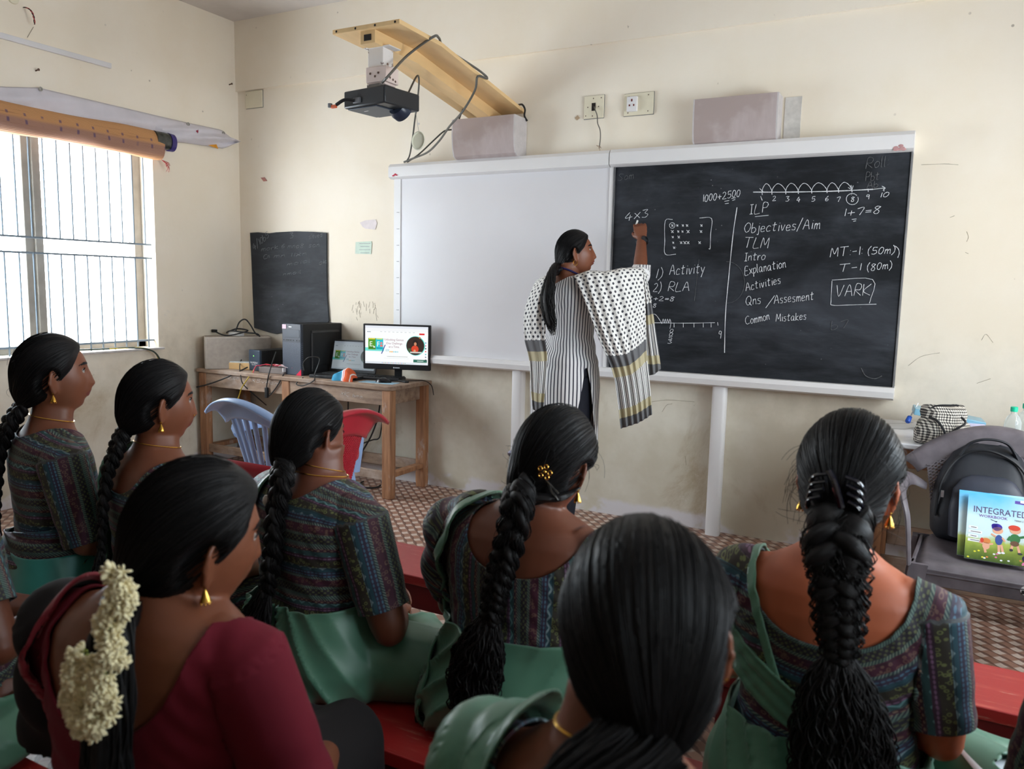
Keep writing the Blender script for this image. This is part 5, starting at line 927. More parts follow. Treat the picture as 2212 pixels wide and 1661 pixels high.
def tail(parent, path, rad, n=150, seed=5, name='hair_tail', wave=.006, core=.8, freq=5, flat=.55, mat=None, thin=.0013, ends=.25):
    P = catmull(path, 10); m = 34; s = np.linspace(0, len(P)-1, m); P = np.stack([np.interp(s, np.arange(len(P)), P[:, k]) for k in range(3)], 1); T_ = norm(np.gradient(P, axis=0)); X = norm(np.cross(T_, (0, -1., 0))); Y = np.cross(X, T_); w = np.interp(np.linspace(0, 1, m), np.linspace(0, 1, len(rad)), rad); rg = np.random.default_rng(seed); mb = MB(); mb.hair = True; t = np.linspace(0, 1, m)
    if core: mb.tube(P[:int(m*.9)], (w*core)[:int(m*.9)], 24, flat=flat, up=Y[0], mod=lambda a, i: 1+.07*np.sin(a*7+i*.15)+.05*np.sin(a*13-i*.1))
    for _ in range(n):
        a = rg.uniform(0, 2*PI); r = math.sqrt(rg.uniform(.35, 1)); e = m-int(rg.uniform(0, ends)*m); f = freq*rg.uniform(.7, 1.3); p1, p2 = rg.uniform(0, 6, 2); am = wave*rg.uniform(.5, 1.6)
        c = P+X*(math.cos(a)*r*w*1.06+am*np.sin(t*f*2*PI+p1)*t**.5)[:, None]+Y*(math.sin(a)*r*w*flat*1.12+am*.6*np.sin(t*f*2*PI+p2)*t**.5)[:, None]; tw = thin*rg.uniform(.6, 1.7)*np.concatenate([np.ones(e-6), np.linspace(1, .15, 6)]); mb.tube(c[:e], tw, 5, caps=(False, False))
    return build(name, mb, mat or M_hair, parent, smooth=180)
def flyaways(parent, c, R, n, seed, rr=.115, L=.06):
    rg = np.random.default_rng(seed); mb = MB()
    for _ in range(n):
        d = norm(rg.normal(size=3)*np.array([1, .8, .8])+np.array([0, -.5, .6])); d = d*np.array([1, -1 if d[1] > .3 else 1, 1]); p = d*(head_r(d[None])[0]+.012); e = norm(np.cross(d, rg.normal(size=3))); t = np.linspace(0, 1, 8); q = p+np.outer(t*L*rg.uniform(.4, 1), e)+np.outer(np.sin(t*PI*.8)*.014*rg.uniform(.4, 1.4), d)-np.outer(t*t*.02, (0, 0, 1)); mb.tube(q@R.T+c, .00035, 4, caps=(False, False))
    return build('loose_strands', mb, M_hair, parent, smooth=180)
def face_parts(parent, V, F, c, R):
    for s in (-1, 1):
        mb = MB(); mb.ball(R@np.array([s*.031, .0650, .012])+c, .0108, 18, 0); e = build('eye', mb, M_eye, parent); mb = MB(); mb.ball(R@np.array([s*.0315, .0700, .012])+c, (.0066, .0064, .0066), 14, 0, R); build('iris', mb, M_iris, e); mb = MB(); mb.tube([R@np.array([s*(.031+.0135*math.sin(a)), .0640+.0128*math.cos(a*.95), .0150+.0045*math.cos(a*1.5)])+c for a in np.linspace(-1.15, 1.25, 9)], [.0006, .0012, .0015, .0016, .0016, .0016, .0015, .0013, .0007], 6, flat=.8); build('eyelashes', mb, M_hair, e)
    L = (V-c)@R; N = vnormals(V, F); x, y, z = L.T
    for nm, fld, m, off in (('lips', np.where(y > .05, 1-(np.abs(x)/.024)**2-((z+.058)/(.0115-.006*np.clip(np.abs(x)/.024, 0, 1)))**2, -1), M_lip, .0006), ('eyebrow', np.where((y > .03) & (x > 0), 1-((x-.033)/.021)**2-((z-.034+.25*(x-.03)**2/.02)/.0042)**2, -1), M_hair, .0009), ('eyebrow', np.where((y > .03) & (x < 0), 1-((x+.033)/.021)**2-((z-.034+.25*(x+.03)**2/.02)/.0042)**2, -1), M_hair, .0009)):
        (v2, n2), f2 = clip(V, F, fld, (N,))
        if len(f2) > 3: put(nm, v2+n2*off, f2, m, parent)
def earring(parent, c, R, s, kind='drop'):
    p = R@np.array([s*.080, -.0155, -.0385])+c; mb = MB()
    if kind == 'hoop': mb.tube([p+np.array([0, .012*math.sin(a), -.012+.014*math.cos(a)]) for a in np.linspace(0, 2*PI, 16)], .0018, 6)
    elif kind == 'stud': mb.ball(p, .004, 8)
    else:
        mb.ball(p, .0042, 8); mb.lathe([(.0, 0), (.0025, -.004), (.0075, -.016), (.0085, -.02), (.0, -.02)], p-np.array([0, 0, .004]), 12)
        for k in range(7): mb.ball(p+np.array([.007*math.cos(k*.9), .007*math.sin(k*.9), -.027]), .0019, 6)
    o = build('earring', mb, M_gold, parent); return o
def necklace(parent, V, F, c, drop=.0, r=.0016, z0=.545, tilt=.25, name='necklace'):
    """chain lying on the neck: the ring where the tilted plane cuts the skin"""
    fld = V[:, 2]-(z0+tilt*(-(V[:, 1]-c[1]))*1.0); d = np.abs(V[:, 0]-c[0]) < .14; e = []
    N = vnormals(V, F); s = fld > 0; T3 = F[(s[F].sum(1) % 3 != 0) & d[F].all(1)]
    pts = []
    for tri in T3:
        for a, b in ((0, 1), (1, 2), (2, 0)):
            a, b = tri[a], tri[b]
            if s[a] != s[b]: t = fld[a]/(fld[a]-fld[b]); pts.append(V[a]*(1-t)+V[b]*t+(N[a])*r*.9)
    if len(pts) < 8: return
    pts = np.array(pts); ctr = pts.mean(0); a = np.arctan2(pts[:, 1]-ctr[1], pts[:, 0]-ctr[0]); bins = np.linspace(-PI, PI, 41); out = []
    for i in range(40):
        k = (a >= bins[i]) & (a < bins[i+1])
        if k.any(): out.append(pts[k].mean(0))
    mb = MB(); P = np.array(out+[out[0]]); mb.tube(P, r, 6, caps=(False, False)); return build(name, mb, M_gold, parent)
# ------------------------------------------------------------------ a seated woman
TORSO = [(.0, .0, .165, .12), (.03, -.005, .185, .14), (.09, -.005, .185, .14), (.16, 0, .163, .12), (.23, .005, .148, .106), (.30, .003, .152, .107), (.38, -.004, .162, .110), (.44, -.010, .168, .105), (.480, -.014, .160, .093), (.507, -.014, .132, .080), (.530, -.012, .092, .066), (.553, -.008, .062, .058), (.585, -.002, .052, .054), (.615, .006, .050, .053)]
def ell(cx, cy, cz, hw, hd, n=36, e=.82, tilt=0.0):
    a = np.linspace(0, 2*PI, n, endpoint=False); c, s = np.cos(a), np.sin(a); x = np.sign(c)*abs(c)**e*hw; return np.stack([cx+x, cy+np.sign(s)*abs(s)**e*hd, np.full(n, cz)+tilt*x], 1)
def torso_rings(G, lean, side, zr=(0, 9), grow=0.0):
    out = []
    for z, y, hw, hd in TORSO:
        if zr[0] <= z <= zr[1]:
            k = G if z < .5 else 1+(G-1)*max(0, (.56-z)/.06); q = (z/.55)**1.4; out.append(ell(side*q, y+lean*q, z, hw*k+grow, hd*(1+(k-1)*.8)+grow))
    return out
def seg_d(P, A, B):
    A, B = np.array(A), np.array(B); u = B-A; t = np.clip(((P-A)@u)/(u@u), 0, 1); return np.linalg.norm(P-(A+t[:, None]*u), axis=1), t
class Woman: pass
def woman(label, loc, rz, S_=1.0, G=1.0, lean=.02, side=0.0, head=(0, 0, 0), yaw=0, pitch=0, roll=0, arms=None, skin=SK1, neck=(0, .53, .10, .12), nfront=None, sleeve=.8, zb=.2, blouse=PRT, mode='h', voxel=.0058, legs='front', cat='person', group=None, sl_off=.008, bandoff=0.0, faces=True):
    w = Woman(); root = thing('person', label, cat, loc, rz, group); root.scale = (S_,)*3; w.root = root
    w.R = rot(pitch, roll, yaw); w.c = np.array([side+head[0], lean+.022+head[1], .668+head[2]]); mb = MB(); mb.rings(torso_rings(G, lean, side))
    nb = np.array([side, lean-.008, .54]); mb.tube(catmull([nb-np.array([0, 0, .03]), nb+np.array([0, .004, .02]), w.c+w.R@np.array([0, -.012, -.055])], 4), [.056, .053, .051, .050, .049, .049, .050, .051, .052], 22)
    hv = HEADP@w.R.T+w.c; mb.rings(list(hv))
    for s in (-1, 1): add_ear(mb, s, w.c, w.R)
    w.arm = []
    arms = arms or [((-.235, .05, .235), (-.12, .27, .17)), ((.235, .05, .235), (.12, .27, .17))]
    for s, (el, wr) in zip((-1, 1), arms):
        sh = np.array([side*.8+s*.158*G, lean*.8-.012, .462]); el, wr = np.array(el), np.array(wr); mid = (sh+el)/2; fm = el*.62+wr*.38; k = .6+.4*G
        mb.tube([sh+np.array([-s*.05, 0, .008]), sh+np.array([s*.004, 0, -.004]), mid, el*.9+mid*.1, el], np.array([.050, .057, .050, .042, .039])*k, 20); mb.ball(el, .039*k, 14); mb.tube([el, fm, wr], np.array([.039, .040*.97, .027])*k, 18)
        d = norm(wr-el); z = norm(np.array([0, 0, 1.])-d*d[2]+np.array([s*.25, 0, 0])); z = norm(z-d*(z@d)); add_hand(mb, wr, np.stack([np.cross(d, z), d, z], 1), .4, .92, -s); w.arm.append((sh, el, wr))
    if legs == 'front': L = [((s*.095, .04, .088), (s*.10, .40, .085), (s*.10, .41, -.30)) for s in (-1, 1)]
    elif legs == 'cross': L = [((s*.10, .02, .085), (s*.335, .16, .075), (s*.05, .26, .045)) for s in (-1, 1)]
    else: L = legs
    w.legs = L
    for s, (h, k, a) in zip((-1, 1), L):
        h, k, a = map(np.array, (h, k, a)); mb.tube([h, (h+k)/2, k], [.085, .075, .056], 18); mb.ball(k, .056, 14); mb.tube([k, k*.6+a*.4, a], [.054, .05, .032], 16); f = np.array([0, 1., 0]) if legs == 'front' else norm(np.array([-s*1., .4, 0])); mb.tube([a+np.array([0, 0, -.015])-f*.03, a+f*.06+np.array([0, 0, -.025]), a+f*.13+np.array([0, 0, -.032])], [.034, .034, .02], 12, flat=.7)
    V, F = fuse(mb, voxel, 4); w.V, w.F = V, F; w.N = vnormals(V, F)
    put('body', V, F, skin, root)
    if faces: face_parts(root, V, F, w.c, w.R)
    # labels of body regions by nearest limb axis
    P = V; dt, _ = seg_d(P, (0, 0, .1), (side, lean, .5)); lab = np.zeros(len(P), int); best = dt/.15; w.t = np.zeros(len(P)); w.ang = np.zeros(len(P))
    for i, (sh, el, wr) in enumerate(w.arm):
        ax = norm(el-sh); tt = (P-sh)@ax; d1, _ = seg_d(P, sh, el); rel = P-sh-np.outer(tt, ax); e1 = norm(np.cross(ax, (0, 1., 0))); e2 = np.cross(ax, e1); an = np.arctan2(rel@e2, rel@e1)
        m = (d1/.052 < best) & (tt > .0); lab[m] = 1+i; best = np.where(m, d1/.052, best); w.t[m] = tt[m]/np.linalg.norm(el-sh); w.ang[m] = an[m]
        d2, _ = seg_d(P, el, wr+norm(wr-el)*.2); m = d2/.040 < best; lab[m] = 3; best = np.where(m, d2/.04, best)
    for h, k, a in L:
        for q, r in (((h, k), .08), ((k, a), .05)):
            d3, _ = seg_d(P, *q); m = (d3/r < best*.9) & (P[:, 2] < .19); lab[m] = 4; best = np.where(m, d3/r, best)
    lab[np.linalg.norm(P-w.c, axis=1) < .145] = 5
    w.lab = lab
    # blouse
    x, y, z = V.T; x0, zt, nw, nd = neck; ndv = np.where(y-w.c[1] > -.02, nfront if nfront else nd*.8, nd); sx = x-side*np.clip(z/.55, 0, 1)**1.4
    el_ = np.sqrt((np.abs(sx-x0)/nw)**2.3+(np.maximum(zt-z, 0)/ndv)**2.3)**(2/2.3); w.neckd = (el_-1)*min(nw, nd)
    fld = np.minimum(w.neckd, (.60-z)*.5); fld = np.minimum(fld, (z-zb)*.6); arm = (lab == 1) | (lab == 2); fld = np.where(arm, np.minimum(np.where(w.t > .22, 1, fld), (sleeve-w.t)*.25), fld); fld = np.where((lab == 3) | (lab == 5), -1, fld); fld = np.where((lab == 4) & (z < zb+.02), -1, fld)
    a = np.arctan2(x-side, -(y-lean)); r = .155*G
    if mode == 'h': k_ = np.clip((z-.43)/.08, 0, 1); u, v = a*r*(1-k_)+x*k_, z+bandoff+.9*np.clip(y+.09, 0, .25)*k_
    elif mode == 'v': u, v = z, a*r*1.0+bandoff
    else: u, v = np.arctan2(sx-x0, zt-z+.02)*.22, w.neckd+bandoff
    u = np.where(arm, w.t*.26, u); v = np.where(arm, w.ang*.05+.30, v); w.pat = np.stack([u, v, z*0], 1)
    wr_ = .0018*np.sin(z*95+x*40+a*2)*np.exp(-((z-.27)/.07)**2)+.0016*np.sin((z+np.abs(x)*1.4)*120)*np.exp(-((np.abs(x)-.14)/.04)**2)
    off = sl_off+np.where(arm, .004+.006*np.clip(w.t, 0, 1), 0)+wr_
    (v2, p2), f2 = clip(V+w.N*off[:, None], F, fld, (w.pat,)); used, f2 = largest(v2, f2); w.blouse = put('blouse', v2[used], f2, blouse, root, p2[used], solid=.004); w.off = off
    return w
def drape(w, name, fld, off, mat, pat=None, border=None, parent=None, solid=.003, wr=None):
    """cloth lying over the dressed body where fld > 0; border = (width, material, name)"""
    o = w.off+off+(0 if wr is None else wr); D = w.V+w.N*np.asarray(o).reshape(-1, 1); bad = (w.lab == 3) | (w.lab == 5); f = np.where(bad, -1, fld)
    (v2, p2), f2 = clip(D, w.F, f, (w.pat if pat is None else pat,)); used, f2 = largest(v2, f2); ob = put(name, v2[used], f2, mat, parent or w.root, p2[used], solid=solid)
    if border:
        bw, bm, bn = border; fb = np.minimum(f+.003, bw-f); (v3,), f3 = clip(D+w.N*.003, w.F, np.where(bad, -1, fb)); used, f3 = largest(v3, f3, .01); put(bn, v3[used], f3, bm, ob, solid=.006)
    return ob
def skirt(w, G, top, mat, legs='front', wr=None, grow=.02, name='sari', tilt=0.0, lean=.02, side=0, pat=None, floor=-.355, bench=.14, extra=None):
    mb = MB(); mb.rings(torso_rings(G, lean, side, (0, top+.12), grow)); L = w.legs
    for h, k, a in L:
        h, k, a = map(np.array, (h, k, a)); mb.tube([h*.95, (h+k)/2, k], [.115, .105, .085], 22); mb.ball(k, .085, 16); mb.tube([k, k*.5+a*.5, a+np.array([0, 0, -.01])], [.083, .085, .085 if legs == 'front' else .06], 20)
    h0, k0, a0 = (np.mean([np.array(l[i]) for l in L], 0) for i in range(3))
    if legs == 'front':
        mb.tube([h0, k0], [.105, .088], 20); mb.tube([k0, a0], [.085, .085], 18)
    else: mb.rings([ell(0, .12, z, .27*k, .17*k) for z, k in ((.005, .95), (.04, 1.0), (.09, .9), (.12, .6))])
    if extra: extra(mb)
    V, F = fuse(mb, .009, 9); N = vnormals(V, F); x, y, z = V.T
    if wr is not None: V = V+N*wr(x, y, z)[:, None]
    V[:, 2] = np.where((V[:, 1] < bench) & (V[:, 2] < .03), np.maximum(V[:, 2], .004), V[:, 2]); V[:, 2] = np.maximum(V[:, 2], floor)
    f = top+tilt*x-V[:, 2]; f = np.where(np.hypot(x, y) > .3, 1, f)
    (v2,), f2 = clip(V, F, f); used, f2 = largest(v2, f2); v2 = v2[used]; pt = np.stack([np.arctan2(v2[:, 0], -v2[:, 1])*.17, v2[:, 2], v2[:, 2]*0], 1)
    return put(name, v2, f2, mat, w.root, pt, solid=.004)
def folds(k1=42, k2=17, amp=.007, ph=0, diag=1.0):
    def f(x, y, z):
        a = np.arctan2(x, -y); s = z*k1*.5+diag*a*5.5+.6*np.sin(a*3+z*9)+ph; r = np.abs(np.sin(s))**.6; r2 = np.sin(z*k2+a*4+ph*2); return amp*(1-2*r)*(.5+.5*np.sin(a*2.1+z*6+ph))+amp*.5*r2
    return f
SEAT = .36; R_ = math.radians
# ------------------------------------------------------------------ benches
t = NT('red_bench_paint'); co = t.coord(); f = t.noise(t.scale(co, (.3, 2, 2)), 14, 6, .65); c = t.mix(t.step(f, .5, .72), S(158, 34, 34), S(178, 74, 64)); c = t.mix(t.m('MULTIPLY', t.step(t.noise(t.scale(co, (.25, 3, 3)), 22, 6, .7), .60, .66), .5), c, S(196, 150, 130)); M_bench = t.set(c=c, r=.38, s=.5)
M_benchd = M('dark_red_paint', S(110, 20, 24), .45, .1, 8)
def bench(label, x0, x1, y0, y1, z):
    cx, cy = (x0+x1)/2, (y0+y1)/2; b = thing('bench', label, 'bench', (cx, cy, 0)); L, D = x1-x0, y1-y0; mb = MB(); mb.box((0, 0, z-.0175), (L, D, .035)); build('seat_plank', mb, M_bench, b, bevel=.003)
    mb = MB()
    for yy in (-D/2+.02, D/2-.02): mb.box((0, yy, z-.035-.045), (L-.1, .025, .09))
    build('apron', mb, M_benchd, b, bevel=.003)
    for xx in ((-L/2+.12), 0, (L/2-.12)):
        for yy in (-D/2+.035, D/2-.035): mb = MB(); mb.box((xx, yy, (z-.035)/2), (.05, .045, z-.035)); build('leg', mb, M_benchd, b, bevel=.003)
    mb = MB(); mb.box((0, 0, .09), (L-.24, .03, .05)); build('stretcher', mb, M_benchd, b, bevel=.003)
bench('red bench standing empty in front of the seated row, seen between the women', 2.85, 5.9, -2.28, -2.00, SEAT)
bench('long red bench under the row of women in green saris', 2.1, 5.6, -3.19, -2.87, SEAT-.002)
bench('red bench nearest the camera, under the woman in maroon', 2.5, 5.3, -3.93, -3.60, SEAT-.002)
# ================================================================== THE SEATED WOMEN
X_ = lambda w: w.V.T
def hem(w, c): return None
def on_hair(c, R, d, t):
    d = norm(np.array(d, float)); return R@(d*(head_r(d[None])[0]+t))+c
# --- G : right, long braid, wide neckline, printed pallu with green edge on the left shoulder
def make_G():
    w = woman('person with claw-clipped braid and wide bare back, green-edged printed pallu, right of centre', (4.705, -2.93, SEAT), R_(-2), 1.0, 1.04, .02, .0, (.012, -.02, .008), R_(-2), R_(-4), R_(2), [((-.25, .05, .24), (-.12, .27, .17)), ((.205, .0, .225), (.14, .23, .14))], SK3, (.0, .53, .142, .135), None, .86, .16, mode='n', bandoff=.0)
    x, y, z = X_(w); c, R = w.c, w.R
    skirt(w, 1.12, .20, M_green, wr=folds(62, 15, .012, 1.0, 1.6), tilt=-.10)
    # printed pallu panel from the left shoulder, right edge running down to the waist
    e = np.interp(z, [.0, .10, .20, .30, .40, .48, .55], [.03, .0, -.030, -.062, -.098, -.128, -.150])
    f = np.minimum(e-x, np.minimum((.075-y)*.7, z-(.315-.62*(x+.11)))); f = np.where(w.lab == 2, -1, f); f = np.where((w.lab == 1) & (w.t > .62), -1, f); f = np.where((w.lab == 4), -1, f)
    pt = np.stack([x, z*.98+x*.10+.03, z*0], 1)
    drape(w, 'pallu', f, .008, PRT, pt, (.011, M_green, 'green_edging'), wr=.003*np.sin(x*60+z*25))
    # satin sash sweeping from the left side to the waist
    s = z-(.300-.64*(x+.10)); f2 = np.minimum(.042-np.abs(s), (.06-y)); f2 = np.where((w.lab == 4) | (w.lab == 2) | (w.lab == 1), -1, f2); f2 = np.minimum(f2, .20-x)
    drape(w, 'sari_sash', f2, .013, M_green, wr=.006*np.abs(np.sin(s*110+x*8)), solid=.006)
    hair = hair_cap(w.root, c, R, (.03, -.93, -.32), .024, 21, .020, .028, .0024, rough=.0016, strands=520, side=1.0)
    mb = MB()                                                        # claw clip holding the back hair
    for s_ in (-1, 1):
        for k in range(4): mb.tube(catmull([R@np.array([s_*(.014+.003*k), -.148, .035-k*.014])+c, R@np.array([s_*(.036+.002*k), -.146, .028-k*.015])+c, R@np.array([s_*.046, -.128, .012-k*.016])+c], 5), [.0068]*10+[.004], 8, flat=.55)
    mb.tube(catmull([R@np.array([-.014, -.152, .04])+c, R@np.array([0, -.160, .02])+c, R@np.array([.014, -.152, -.02])+c], 5), .006, 8); build('claw_clip', mb, M('dark_glossy_clip', S(20, 20, 30), .08, .02, s=.8), hair)
    P = [c+R@np.array([.01, -.135, -.04]), (.022, -.150, .59), (.027, -.155, .55), (.032, -.160, .50), (.036, -.160, .45), (.038, -.158, .405)]
    b = braid(hair, P, [.052, .054, .049, .044, .041, .036, .028], 11, 4, fly=160); mb = MB(); mb.lathe([(.018, -.008), (.021, 0), (.018, .008)], (.038, -.158, .403), 16); build('hair_tie', mb, M_hair, b)
    tail(hair, [(.038, -.158, .407), (.042, -.165, .36), (.048, -.168, .30), (.055, -.170, .23), (.065, -.172, .16), (.07, -.174, .11)], [.024, .050, .068, .080, .084, .076, .045], 620, 8, wave=.010, core=.78, freq=4, flat=.42)
    flyaways(hair, c, R, 220, 2, L=.08)
    for s_ in (-1, 1): earring(w.root, c, R, s_)
    necklace(w.root, w.V, w.F, c, z0=.56, tilt=.2)
make_G()
# --- E : middle, half-up braid with clips
def make_E():
    w = woman('person with loose braid, gold hair clip and bare upper back, in the middle', (4.035, -2.955, SEAT), R_(-6), 1.0, 1.16, .02, .015, (.045, .0, -.028), R_(0), R_(-8), R_(8), None, SK2, (.035, .535, .140, .12), None, .85, .25, mode='v', bandoff=.06)
    x, y, z = X_(w); c, R = w.c, w.R
    skirt(w, 1.10, .265, M_green, wr=folds(66, 15, .012, 2.4, -1.6), tilt=.05, grow=.03)
    e = np.interp(z, [.16, .30, .38, .44, .50, .55], [-.165, -.165, -.155, -.135, -.110, -.070]); f = np.minimum(e-x, .085-y); f = np.where((w.lab == 1) & (w.t > .72), -1, f); f = np.where((w.lab == 2) | (w.lab == 4), -1, f)
    drape(w, 'pallu', f, .020, PRT, np.stack([y+x*.3, z*1.1+x*.5, z*0], 1), (.015, M_green, 'green_edging'), wr=.006*np.sin(z*50+x*40))
    hair = hair_cap(w.root, c, R, (-.16, -.80, -.58), .022, 33, .010, .030, .0026, rough=.0014, strands=480)
    P = [c+R@np.array([-.015, -.115, -.055]), (.070, -.122, .57), (.055, -.138, .48), (.044, -.150, .42), (.036, -.155, .37), (.028, -.155, .32)]
    b = braid(hair, P, [.040, .035, .031, .028, .026, .024], 12, 9, fly=160)
    tail(hair, [(.029, -.155, .33), (.016, -.165, .27), (.0, -.168, .20), (-.008, -.168, .13), (.012, -.17, .08)], [.022, .046, .060, .058, .046, .02], 420, 12, wave=.011, core=.74, freq=4, flat=.45)
    # twisted side strand joining the braid, clips
    mb = MB(); mb.tube(catmull([c+R@np.array(p) for p in ((.085, -.02, -.03), (.075, -.075, -.05), (.04, -.115, -.06), (-.01, -.125, -.07))], 8), np.interp(np.arange(25), [0, 8, 24], [.003, .014, .017]), 16, flat=.6, mod=lambda a, i: 1+.1*np.sin(a*5+i*.8)); build('twisted_strand', mb, M_hair, hair)
    mb = MB(); p = on_hair(c, R, (.030, -.075, .0), .032)
    for k in range(5): q = p+np.array([.013*math.cos(k*1.3), -.006, .012*math.sin(k*1.3)]); mb.tube([q+np.array([.005*math.cos(a), -.001, .005*math.sin(a)]) for a in np.linspace(0, 2*PI, 10)], .0014, 5)
    mb.ball(p+np.array([0, -.006, .0]), .004, 8); build('hair_brooch', mb, M_gold, hair)
    mb = MB(); p = on_hair(c, R, (.040, -.066, -.024), .030)
    for s_ in (-1, 1): mb.tube([p+np.array([-.012, -.004, .018]), p+np.array([.004, -.008, .002+s_*.006]), p+np.array([.018, -.002, -.014+s_*.007])], .0035, 7, flat=.5)
    build('snap_clip', mb, M('black_clip', S(20, 20, 22), .12, s=.8), hair); mb = MB(); p = on_hair(c, R, (-.054, -.056, .004), .020); mb.ball(p, (.010, .012, .008), 10); tag(build('side_clip', mb, M('shiny_clip', S(190, 196, 230), .08, m=.6), hair), 'shiny silver clip')
    flyaways(hair, c, R, 70, 4, L=.07)
    for s_ in (-1, 1): earring(w.root, c, R, s_)
make_E()
# --- C : centre-left, broad back, printed blouse, green sari, cross-legged
def make_C():
    w = woman('person with sleek braid and gold neck chains, sitting cross-legged on the red bench', (3.45, -2.99, SEAT), R_(-14), 1.0, 1.17, .015, .0, (-.045, -.02, -.035), R_(4), R_(-8), R_(-3), [((-.25, .08, .22), (-.10, .26, .16)), ((.275, .02, .20), (.09, .20, .14))], SK2, (.0, .54, .088, .045), .06, .80, .13, mode='h', bandoff=.0, legs='cross')
    x, y, z = X_(w); c, R = w.c, w.R
    skirt(w, 1.19, .225, M_green, legs='cross', wr=folds(62, 16, .015, .4, 1.9), grow=.028, tilt=.10, extra=lambda mb: mb.rings([ell(.0, -.01, zz, .225*k, .165*k) for zz, k in ((.003, .85), (.03, .97), (.09, 1.0), (.15, .9))]))
    hair = hair_cap(w.root, c, R, (-.02, -.76, -.65), .017, 41, .004, .026, .0012, strands=620)
    P = [c+R@np.array([.0, -.095, -.075]), (.0, -.098, .55), (.015, -.125, .48), (.03, -.146, .40), (.02, -.150, .32), (.0, -.152, .26)]
    braid(hair, P, [.034, .034, .030, .027, .025, .022], 11, 15, fly=25); tail(hair, [(.002, -.152, .27), (-.015, -.165, .20), (-.045, -.172, .14), (-.06, -.176, .09), (-.05, -.18, .05)], [.02, .042, .055, .058, .05, .03], 300, 19, wave=.010, core=.78, freq=3.5, flat=.4)
    mb = MB(); mb.lathe([(.004, -.014), (.008, -.008), (.009, 0), (.008, .008), (.004, .014)], (-.03, -.128, .49), 12); tag(build('safety_pin_bead', mb, M_teak, w.root), 'white hair tie bead')
    for s_ in (-1, 1): earring(w.root, c, R, s_, 'hoop')
    necklace(w.root, w.V, w.F, c, z0=.545, tilt=.16); necklace(w.root, w.V, w.F, c, z0=.56, tilt=.30, r=.0013)
    f = np.minimum(-.10-x, .10-y); f = np.minimum(f, z-.40); f = np.where((w.lab == 1) & (w.t > .5), -1, f); drape(w, 'pallu', f, .012, PRT, None, (.012, M_green, 'green_edging'))
make_C()
# --- B : second from left, profile, thin braid
def make_B():
    w = woman('person in profile with gold drop earring and thin braid, second from left, green pallu edge', (2.89, -3.04, SEAT), R_(-14), 1.02, 1.0, .01, 0, (.0, -.015, 0), R_(-11), R_(-2), R_(0), None, SK1, (.0, .535, .11, .10), .08, .85, .14, mode='h', bandoff=.05)
    x, y, z = X_(w); c, R = w.c, w.R
    skirt(w, 1.02, .16, PRT, wr=folds(40, 15, .008, 1.9, 1.0))
    e = np.interp(z, [.10, .30, .44, .55], [-.06, -.09, -.10, -.085]); f = np.minimum(e-x, .09-y); f = np.minimum(f, z-.12); f = np.where((w.lab == 2) | (w.lab == 4), -1, f); f = np.where((w.lab == 1) & (w.t > .85), -1, f)
    drape(w, 'pallu', f, .014, M_green, None, wr=.006*np.abs(np.sin(x*90+z*8)))
    hair = hair_cap(w.root, c, R, (-.05, -.78, -.62), .015, 51, .004, .016, .0014, strands=420)
    P = [c+R@np.array([-.005, -.092, -.07]), (-.015, -.095, .56), (-.02, -.118, .50), (-.02, -.135, .42), (-.025, -.142, .34), (-.025, -.146, .26)]
    braid(hair, P, [.026, .026, .022, .019, .017, .014], 13, 25, fly=15); tail(hair, [(-.025, -.146, .27), (-.03, -.155, .2), (-.03, -.162, .13)], [.014, .022, .02, .01], 60, 29, wave=.005)
    for s_ in (-1, 1): earring(w.root, c, R, s_)
    necklace(w.root, w.V, w.F, c, z0=.553, tilt=.22); mb = MB(); mb.ball(R@np.array([.0165, .089, -.034])+c, .0022, 8); build('nose_stud', mb, M_gold, w.root)
make_B()
# --- A : far left, profile
def make_A():
    w = woman('person in profile at far left, thick braid, dark print, teal sari skirt', (2.41, -3.05, SEAT), R_(-20), 1.07, .92, .01, 0, (.0, -.012, .012), R_(-8), R_(4), R_(0), [((-.22, .05, .235), (-.12, .27, .17)), ((.215, .03, .23), (.13, .26, .17))], SK1, (.0, .545, .085, .035), .05, 1.0, .11, mode='h', bandoff=.08)
    x, y, z = X_(w); c, R = w.c, w.R
    skirt(w, .98, .19, M_teal, wr=folds(30, 12, .007, .9, .6), grow=.03); f = np.minimum(.235+.25*x-z, z-.125-.15*np.abs(x)); f = np.where((w.lab == 1) | (w.lab == 2), -1, f); f = np.minimum(f, .12-y); drape(w, 'sari_waist_wrap', f, .022, PRT, wr=.006*np.sin(z*120+x*20), solid=.004)
    f = np.minimum(-.09-.18*z-x+.08*0, .09-y); f = np.minimum(f, z-.20); f = np.where((w.lab == 2) | (w.lab == 4), -1, f); f = np.where((w.lab == 1) & (w.t > .9), -1, f); drape(w, 'pallu', f, .014, M_green, wr=.005*np.abs(np.sin(x*90+z*8)))
    hair = hair_cap(w.root, c, R, (-.05, -.78, -.62), .017, 61, .004, .018, .0014, strands=420)
    P = [c+R@np.array([-.005, -.092, -.075]), (-.02, -.092, .555), (-.03, -.115, .50), (-.03, -.132, .42), (-.035, -.140, .34), (-.035, -.146, .27)]
    braid(hair, P, [.028, .030, .027, .024, .022, .02], 11, 35, fly=20); tail(hair, [(-.035, -.146, .28), (-.04, -.156, .2), (-.04, -.165, .12)], [.02, .034, .036, .02], 130, 39, wave=.006, core=.8)
    for s_ in (-1, 1): earring(w.root, c, R, s_)
    necklace(w.root, w.V, w.F, c, z0=.555, tilt=.25); flyaways(hair, c, R, 20, 9)
make_A()
